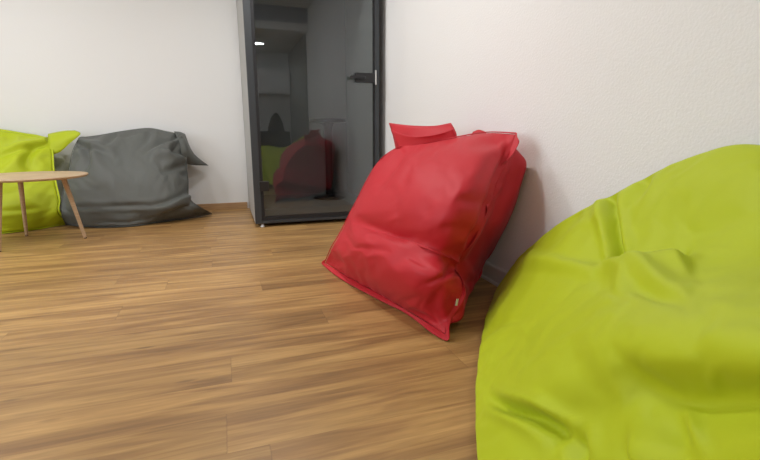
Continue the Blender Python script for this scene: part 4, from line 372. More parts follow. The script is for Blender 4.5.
-2,0,-2,0,-1,1,-2,8,-6,-8,-1,8,7,-9,-4,1,-2,-5,-4,11,-8,-5,-3,-3,-2,-2,-1,4,10,0,66,37,0,3,-26,18,-11,0,-2,-2,-2,-1,-4,-2,-2,-3,-1,-1,-2,-1,-2,-1,0,1,0,0,0,2,-2,-2,-1,0,-1,-4,-3,-4,1,-3,-3,-2,1,-9,1,-1,10,-1,-2,67,43,-6,-20,20,-8,-8,0,-2,-1,-3,-2,-2,-3,-3,0,-3,1,-4,-1,-1,-1,0,-1,1,1,-1,0,0,2,0,-6,0,-4,-3,-4,-4,-3,-5,1,4,-5,-2,-6,5,7,5,64,45,-22,11,1,-8,-4,-2,-2,-2,-2,-2,-3,-3,-2,-5,8,-7,-1,-1,-1,-1,0,0,0,0,0,-1,0,6,-12,9,-5,-4,-6,-4,-6,-4,-6,-3,1,3,7,8,-2,-19,11,60,43,-14,-2,13,-17,2,-4,-3,0,-3,-3,-3,-2,-7,4,-2,6,-8,-1,0,-2,1,-1,0,1,0,-1,0,-1,-2,10,-11,-5,2,-9,-6,-7,-6,-6,0,9,15,6,-12,-25,19,60,29,6,6,-9,-8,-1,-1,-4,-1,-4,0,-5,-2,-5,-2,10,-4,-4,-1,-2,0,-1,1,-1,3,-1,-1,-1,0,-2,-3,1,-2,9,-18,-6,-6,-5,-8,-2,12,16,4,-19,-30,28,60,30,10,-6,-5,-5,-1,-2,-2,-3,-3,-2,-3,-4,-8,13,-1,-5,-2,-2,0,-1,-1,1,0,-2,7,-3,-1,-1,-2,-4,-1,-4,0,-4,-3,-1,-13,-6,0,11,18,-4,-24,-28,32,59,37,-9,10,-12,-1,-2,-3,-2,-3,-2,-3,-6,1,-7,14,-6,-3,-3,0,-2,0,0,-4,3,6,0,-2,0,-2,-2,-3,-2,-4,-3,-4,-4,-5,-4,-5,1,7,15,-6,-20,-19,27,59,30,8,-6,-6,-2,-1,-4,-1,-4,-3,-1,-5,-11,18,-2,-5,-3,-2,-1,0,-2,0,-1,0,8,2,-4,-1,-1,-1,-4,-2,-4,-3,-4,-5,-5,-4,-5,1,6,11,-9,-15,-3,17,60,35,-3,-3,-3,-3,0,-4,-2,-5,-2,-2,-4,-8,16,1,-10,-3,2,-3,-1,0,-2,-2,10,0,-2,1,-1,0,-3,-2,-4,-3,-4,-3,-6,-4,-4,-4,0,4,8,-7,-12,1,11,59,35,-4,-3,-4,-1,-5,-11,19,-10,-8,-2,-1,-5,16,-10,-2,-2,-2,0,-1,-1,-6,11,-1,-1,1,1,1,-2,-1,-3,-7,-2,-2,-3,-4,-6,-4,-3,-1,1,9,-7,-9,4,5,
60,30,5,-10,-2,-3,-8,-9,27,-11,-12,-3,-3,14,-16,11,0,-9,0,-1,0,-1,-1,0,-1,-4,12,-2,7,-10,6,-9,-16,6,1,-2,-3,0,-8,-5,-3,0,7,-3,-7,0,5,59,34,-4,-6,-3,-5,-10,-4,27,-4,-26,7,10,-21,15,1,-3,-6,-1,-1,-1,0,-1,-1,-5,8,1,9,-2,-4,-1,-3,-16,1,1,-1,-2,-2,-3,0,-10,0,10,-6,-8,1,3,58,27,8,-11,-5,-15,-4,10,12,12,-25,-1,1,-13,0,21,-5,-10,-1,-1,-1,0,-1,-1,-4,4,11,-3,2,-11,15,-5,-15,-6,1,-2,-1,-2,-2,-3,-9,11,-1,-2,-10,-7,15,58,32,-9,6,-15,-9,-14,26,-2,19,-21,-3,-8,-11,17,1,9,-16,-1,-1,0,-1,0,-1,0,0,0,13,-15,7,0,12,-21,-4,-3,-2,-3,-1,1,-5,-6,-4,1,19,-18,-7,12,57,24,9,-9,-13,-8,-13,13,26,-1,-14,-1,-18,9,-6,22,-10,-7,-2,0,-1,-1,0,-2,-1,9,-2,1,-7,-1,20,-12,-16,13,-12,-2,-3,-2,0,-3,-7,-4,8,-9,12,-14,11,57,30,-10,8,-20,-7,-8,0,35,-1,-10,-4,-8,-19,31,-3,-7,-4,-1,-6,7,-1,-3,-4,8,-1,0,0,-10,22,-10,0,-10,2,-12,10,-7,-1,-4,-4,-6,-2,6,-6,6,-6,6,57,24,7,-12,-13,-6,-9,-3,31,14,-15,-5,-5,-21,30,-1,-11,-2,-4,3,-6,10,-3,-5,2,-2,6,-11,21,-11,-2,4,-7,-4,-6,1,-6,5,-1,-6,-7,-3,5,-4,2,2,0,55,32,-10,-5,-12,-5,-11,-4,26,22,-11,-10,-1,-13,1,25,-18,-4,-1,0,-5,10,0,-7,0,0,-7,22,-8,-1,-4,-2,-3,1,-7,-2,-4,1,3,-2,-9,-4,2,0,2,-4,6,53,34,-20,7,-16,-6,-10,-7,20,32,-9,-13,0,-11,-1,24,-21,1,-1,-2,-2,1,10,-16,2,1,15,-3,-6,-4,-4,2,2,5,-11,-4,-4,0,-1,5,-5,-7,-5,4,4,-8,8,51,36,-23,6,-14,-7,-16,11,-4,40,4,-21,2,-17,17,0,-26,25,-5,-2,-3,-6,13,-8,-3,-2,-1,18,-15,3,-6,3,1,2,-9,-3,-4,-1,2,-3,6,-18,6,2,-1,-2,3,49,38,-20,-5,-8,-7,-11,-6,10,29,19,-24,-1,-7,-2,9,-32,28,4,-1,-6,-5,-3,-9,19,-15,17,-7,-2,0,
-2,-1,1,0,-5,-4,-5,-2,3,-2,5,-12,-6,15,-7,-5,10,48,19,22,-31,-4,-8,-17,12,-10,32,24,-19,-1,-7,-7,-1,-28,28,6,6,-5,-11,-6,14,-7,8,-4,-2,0,0,0,-2,-1,-1,-3,-4,-5,-6,5,2,2,-6,-12,12,-1,-4,7,45,13,31,-28,-8,-11,-9,-10,18,12,30,-14,-7,-10,-3,0,-26,18,10,9,5,-25,13,-6,10,-5,-3,-2,1,-4,10,-7,0,-2,-2,-4,-5,-6,-2,7,0,0,-9,-2,7,2,1,44,10,34,-25,-9,-16,0,-21,24,10,27,-23,12,-15,-8,15,-25,-3,12,12,13,-21,-3,16,-12,-2,13,-17,9,-5,-6,14,-8,-1,-1,-2,-4,-6,-5,-1,6,0,1,-21,16,10,-7,42,11,31,-24,-13,5,-38,10,16,14,18,-28,26,-22,-7,19,-20,-3,1,1,30,-27,16,-6,-14,10,13,-13,-7,-8,23,-11,-5,0,1,1,-1,-2,-5,-3,0,-1,-5,-10,1,28,-13,39,16,23,-37,12,-4,-44,30,7,21,-12,-17,33,-22,-9,24,-23,-4,-1,26,-16,18,-18,-5,28,-20,-5,11,-25,29,-11,-19,11,2,0,-3,1,-1,9,-8,1,-2,-23,17,-25,42,-14,36,32,-15,-23,31,-45,21,18,-13,-2,-21,35,7,-22,-6,26,-28,-5,27,-1,-6,-9,-13,38,-5,-16,5,-10,-2,23,-29,13,-22,8,8,-2,-5,5,0,6,-12,30,-32,-17,6,19,10,35,4,30,-38,9,4,15,-18,-20,9,8,21,-9,-21,15,13,-33,19,-1,16,-21,-17,30,-1,-6,27,-28,-16,32,-13,-5,-3,-5,-7,-14,14,1,0,1,5,7,22,-23,-18,5,-7,19,33,7,21,-23,11,-3,-17,-2,4,9,-6,24,-29,8,17,-18,10,-19,33,-20,-15,7,5,5,20,4,-42,33,-29,13,11,-21,17,-11,-9,-1,-4,-3,-3,22,-19,2,8,-1,26,-26,-13,32,35,-29,5,-9,-8,10,-8,14,-15,28,-25,4,19,-19,17,-23,29,-25,5,2,9,-17,23,0,-24,22,-7,-22,30,-6,-6,-3,-3,-3,-16,28,-13,-5,-10,23,-17,-7,14,5,8,-22,34,6,0,0,-1,1,0,0,0,1,0,0,2,0,1,1,0,0,0,0,0,0,0,-2,1,-1,1,0,0,-1,-1,0,-1,-1,-1,-2,-1,-2,-1,-1,0,-1,0,0,0,0,1,27,1,-7,2,10,-15,6,10,-13,11,-11,5,6,
-7,-2,8,-7,9,-12,10,-8,12,-15,6,1,5,-10,7,-5,7,-7,5,-3,7,-10,5,5,-9,2,3,3,-8,2,5,-6,12,-2,2,-3,-3,9,-16,11,0,7,-13,7,5,-9,4,5,-6,8,-12,9,-6,13,-17,5,1,6,-11,5,1,4,-7,4,1,4,-9,7,1,-7,3,4,-2,-6,5,-2,3,10,1,-3,-4,9,-11,-1,10,-10,4,7,-8,5,2,-4,3,1,6,-13,5,2,9,-16,4,0,6,-10,7,-2,1,1,1,3,-5,3,4,-7,1,2,2,-2,-6,7,-3,1,11,-1,-6,4,5,-7,-3,2,5,-9,7,-1,2,1,0,0,1,7,-12,4,2,10,-18,4,1,4,-6,4,1,1,0,0,1,-1,2,0,2,-7,4,0,0,0,0,-1,-3,11,-7,5,-3,1,0,2,-7,3,0,2,1,0,1,1,0,0,7,-12,6,1,10,-17,3,0,2,2,0,0,1,0,0,1,0,1,-1,0,0,1,-1,1,-1,1,-4,2,12,-10,9,-5,0,-1,2,-1,1,0,1,0,1,1,0,0,0,6,-7,8,-9,14,-16,3,2,2,2,-5,3,0,1,1,0,0,0,1,-1,1,0,0,0,1,-1,-3,1,10,-11,10,-6,0,1,0,0,0,1,0,2,0,0,1,2,-4,3,8,-10,0,12,-14,3,4,2,-6,4,-3,0,3,1,1,-1,0,0,1,0,1,-1,1,-1,1,0,-3,7,-7,6,-7,-1,2,1,-1,2,0,-1,3,0,0,0,2,3,-5,9,-12,4,8,-10,4,6,-6,0,3,-4,-2,5,2,-1,0,0,0,1,1,0,0,-1,2,-1,0,0,9,-2,-2,-6,2,-1,0,4,0,-1,0,4,0,-2,0,5,2,-8,7,5,-8,-8,9,1,0,6,-9,5,-7,3,5,1,-4,1,1,1,0,1,1,0,-1,0,2,-2,0,11,-2,-3,-6,2,-2,5,0,-1,2,-2,7,-2,-2,-1,6,2,-6,10,-11,7,4,-10,-4,3,4,6,-6,-3,4,4,-3,0,-1,2,1,1,0,1,0,1,-1,1,-1,1,12,-4,-2,-5,-1,5,-1,0,1,2,-1,8,-4,0,-8,14,-6,8,-13,24,-15,1,-2,-7,-5,5,7,0,-1,3,0,-1,0,-1,2,1,1,1,0,1,0,1,-1,0,0,11,-7,2,-9,5,0,1,-1,2,0,5,4,-3,-9,7,3,1,1,
4,-13,10,1,1,0,-12,-2,13,-7,2,3,-1,1,0,-1,2,2,0,1,1,0,1,0,0,-1,2,11,-6,-6,2,0,0,1,1,-1,3,6,2,-12,6,3,1,3,1,-11,5,5,2,3,-10,1,-6,11,-4,-5,4,2,1,0,1,-1,3,1,-1,2,1,1,-1,1,-1,1,11,-8,-4,2,-2,3,-1,0,0,6,6,-9,2,3,1,2,5,-15,11,-4,5,1,0,0,-11,5,6,-8,6,-5,2,2,1,1,0,2,0,2,0,1,1,0,0,0,0,10,-12,3,-4,3,0,-5,7,-1,6,2,-7,5,3,-2,4,2,-13,12,-4,7,-5,3,-1,-10,6,2,-1,-2,0,2,1,1,0,2,0,2,1,1,1,-1,2,0,-1,0,8,-11,0,-2,2,-1,-5,9,3,3,-5,1,6,-1,-1,7,-12,5,4,-1,6,-7,6,-9,-1,4,0,0,-3,2,0,3,0,1,1,1,0,2,2,0,0,0,2,-1,-1,5,-6,-7,1,-2,-5,11,-3,9,-4,-1,1,3,2,6,-9,-1,9,0,-7,9,-5,5,-10,1,3,0,-1,-4,5,0,2,1,0,1,2,0,-3,5,1,3,0,-2,-4,7,7,-8,-10,5,3,-6,10,-7,10,-3,-2,4,-1,7,-5,5,-6,11,-7,-3,6,0,0,-1,-7,4,1,-1,-2,2,1,1,1,1,1,2,0,2,-1,1,1,-2,8,-7,6,12,-21,8,-1,4,4,-6,-1,9,-4,1,2,0,4,1,-2,2,8,-5,-7,4,4,0,-3,-7,6,-1,0,1,-2,1,2,1,1,2,0,1,2,0,0,1,-1,0,4,3,6,-18,9,-8,10,-6,3,-3,5,1,0,2,1,2,1,0,1,7,-1,-8,-3,10,-1,-6,0,1,1,-2,1,1,-1,2,1,1,1,2,0,2,1,1,-1,0,-1,1,4,3,-7,-10,4,1,1,0,0,2,1,2,0,2,2,1,0,1,4,4,-7,-6,4,6,-3,-4,1,-2,3,-2,1,2,0,1,0,3,1,1,0,3,0,1,-1,0,-2,3,13,-14,2,-2,2,0,0,1,2,1,1,1,2,2,1,1,-2,6,5,-6,-8,1,6,2,-3,-5,5,-4,3,-2,2,1,1,1,2,0,2,1,2,1,-1,1,0,0,0,11,-14,1,-1,1,1,0,1,1,2,1,1,2,2,1,2,-4,6,7,-6,-9,0,5,
1,-1,0,0,2,-5,3,-1,2,1,1,2,1,1,0,2,2,1,-2,1,0,2,14,-15,2,-3,4,-1,1,0,2,1,1,3,0,3,1,0,0,6,5,-7,-9,2,4,1,0,0,-4,3,2,-4,1,1,2,2,1,1,1,0,2,1,3,-2,1,-2,4,17,-15,-3,6,-2,1,-1,2,1,1,2,2,2,2,1,-1,2,6,4,-10,-5,2,3,1,1,-3,-1,1,1,2,-4,3,1,1,0,3,3,-2,2,2,0,4,-3,-1,-3,15,-18,6,-3,2,-2,0,3,-1,4,-1,6,-1,3,1,-1,3,5,3,-10,-4,4,2,1,-4,1,0,0,0,2,1,-3,3,0,2,2,1,4,-2,1,2,2,1,-4,-5,13,-12,-2,1,-4,1,3,-2,4,-1,5,1,2,2,0,1,2,5,1,-9,-1,3,1,0,-1,-1,-1,0,2,-1,2,1,0,0,2,2,0,3,3,-2,2,3,1,-5,-7,18,-13,0,-3,-1,3,-1,3,-2,4,2,2,2,2,1,0,2,4,1,-8,1,1,1,0,-2,-1,1,0,0,0,1,0,4,-1,2,-1,4,-1,3,5,-4,2,3,-4,-9,17,-11,-5,-1,3,0,0,0,3,1,2,2,2,1,2,1,0,5,0,-5,-1,1,0,0,0,0,-2,0,1,1,-1,2,0,4,-2,4,-2,4,0,3,3,-4,4,-3,-10,18,-13,-3,2,1,-1,-1,3,1,1,3,1,2,2,1,1,0,3,2,-4,-2,1,0,1,-1,-1,-1,1,0,1,-1,1,2,0,3,0,1,2,1,2,4,-4,3,-3,-9,16,-13,0,0,0,-1,1,1,2,1,2,1,3,0,2,1,1,1,2,-2,-2,0,-1,1,-1,1,0,-2,1,1,0,0,1,2,0,3,0,0,3,0,4,1,-4,2,-12,15,-11,-1,-1,1,0,0,1,1,2,1,2,2,1,1,1,0,2,0,2,-4,0,0,-1,1,-1,0,0,0,1,1,-1,0,3,1,-1,3,0,1,3,1,2,-2,-2,-9,15,-9,-2,-1,1,0,0,1,0,3,1,1,2,1,1,1,1,0,1,1,-2,-1,0,0,-1,1,-1,0,0,0,1,2,-2,2,1,0,2,1,1,2,-1,3,1,-4,-8,16,-9,-1,-1,1,0,0,1,0,3,0,2,1,1,1,1,1,0,1,-1,1,-1,-2,1,0,-1,0,1,
-1,1,-1,2,1,-2,3,0,2,0,1,1,1,2,-1,0,-10,15,-8,-1,-1,1,0,0,-1,4,-1,2,2,0,2,0,1,1,0,0,0,-1,2,-2,1,-2,0,0,1,-1,1,0,0,1,0,2,0,1,0,1,1,1,2,-1,-1,-6,16,-8,0,-1,1,-1,0,2,0,2,0,2,1,1,0,1,1,-1,2,-1,-1,0,1,0,-1,-1,0,0,1,0,0,0,0,2,0,1,0,0,2,0,2,1,-2,0,-4,13,-9,1,0,1,1,0,-1,2,-1,3,1,0,0,2,0,0,1,0,-1,1,-1,1,-1,1,-1,-1,0,1,0,-1,1,1,0,1,0,1,0,0,2,1,1,-2,-3,3,13,-7,0,-1,3,1,-4,4,-2,2,2,-1,2,0,0,1,0,1,0,-1,1,-1,0,1,-1,0,-1,1,-1,1,0,0,0,2,-1,1,0,1,0,1,1,1,-2,-1,1,15,-7,0,1,3,-3,1,1,-3,5,0,0,1,0,0,1,1,-1,0,1,0,-1,0,0,0,0,1,-2,1,-1,1,0,0,2,-1,0,1,0,1,1,0,1,-2,0,0,17,-7,1,0,0,4,-3,1,-2,5,-1,0,1,0,1,0,0,0,1,-1,1,-1,0,0,-1,2,-1,0,0,0,-1,1,1,0,0,0,0,1,0,2,0,0,-1,0,-2,15,-7,2,-1,3,-2,3,-4,3,2,-1,1,-1,2,-1,1,0,1,-1,1,-1,0,0,0,0,0,0,1,-2,1,0,0,0,1,0,0,0,0,2,0,1,-2,1,-1,0,15,-6,0,3,0,-3,4,-3,3,2,-2,0,1,0,1,0,0,0,1,-1,1,-1,0,0,-1,1,1,-2,2,-1,0,0,0,1,0,0,0,-1,3,0,0,-1,0,0,0,12,-4,1,-1,2,-4,4,-2,3,1,-2,1,0,0,1,0,0,0,0,1,-1,0,0,0,0,-1,1,0,1,-1,0,0,0,1,0,0,0,-1,3,0,0,-1,-2,3,-2,17,-5,1,3,-5,2,3,-2,4,-2,-1,1,0,0,1,0,0,0,1,-1,0,0,0,0,0,-1,1,0,0,1,-1,0,0,1,0,0,-1,1,1,1,0,-1,-2,2,-1,15,-3,0,-1,2,-2,-1,7,-2,-2,1,0,0,1,0,0,0,0,0,0,0,0,0,0,0,-1,1,-1,2,0,-1,0,0,
0,1,0,0,-1,2,1,0,-1,-2,0,1,14,-1,-1,0,-2,-2,5,2,-1,-1,0,0,1,-1,1,0,0,0,0,0,0,0,0,0,0,-1,1,-1,2,-1,1,-1,0,0,1,-1,1,-1,2,0,1,-1,-2,0,1,8,0,3,-11,10,-5,3,1,-1,0,-1,1,-1,1,0,0,0,0,0,0,0,-1,1,0,-1,1,0,-1,1,-1,4,-3,0,0,0,1,-1,0,1,1,1,-2,0,-2,2,12,3,-11,10,-1,0,0,-1,1,-1,0,0,0,0,-1,1,0,0,0,0,-1,1,0,0,-1,1,0,-1,-1,1,4,-1,-2,0,0,0,1,-1,1,0,0,-1,1,-1,1,13,-2,-3,8,0,-1,-1,0,0,0,-1,0,1,-1,0,0,0,-1,1,0,0,0,-1,1,0,0,0,0,-2,-3,6,4,-3,-1,-1,0,0,0,0,0,-1,1,1,1,-1,10,-8,11,1,-1,-1,0,-1,1,-1,0,-1,1,-1,1,-1,0,0,-1,1,0,-1,2,-1,0,-1,0,4,-3,-4,-1,5,6,-3,-2,0,-1,-1,0,0,0,1,2,0,-1,6,0,1,-5,13,-6,0,-1,0,-1,1,-1,0,-1,1,-1,1,-1,1,-1,0,1,-1,0,0,0,-1,1,-6,11,-4,-4,0,3,2,0,1,-5,1,1,0,2,-1,0,1,15,-1,-7,16,-4,0,-2,0,0,0,-1,0,0,1,-2,1,0,0,-1,0,0,-1,-1,6,-3,0,0,0,-3,-3,8,3,-7,1,0,0,1,-2,1,0,1,-1,0,0,-1,8,-6,14,-4,-1,-1,0,0,-1,0,-2,5,-5,4,-2,1,-2,-2,6,-5,2,-3,2,5,-5,1,2,-5,6,-7,4,4,-6,1,2,-3,1,1,-1,-1,1,1,-4,3,2,4,9,-6,-1,-1,-1,3,-3,3,-4,5,-3,0,-3,5,0,-5,4,3,-4,1,-2,-3,8,-2,-5,4,-1,4,-4,-3,7,-5,-1,4,-5,2,1,-2,1,0,1,-3,2,-2,18,-3,7,-3,-1,4,-5,5,-6,7,-7,3,0,5,-3,-5,4,3,-5,2,0,3,-7,5,1,-5,5,-3,3,-5,3,1,-3,1,2,-3,0,-2,2,-1,1,0,0,-1,-1,])
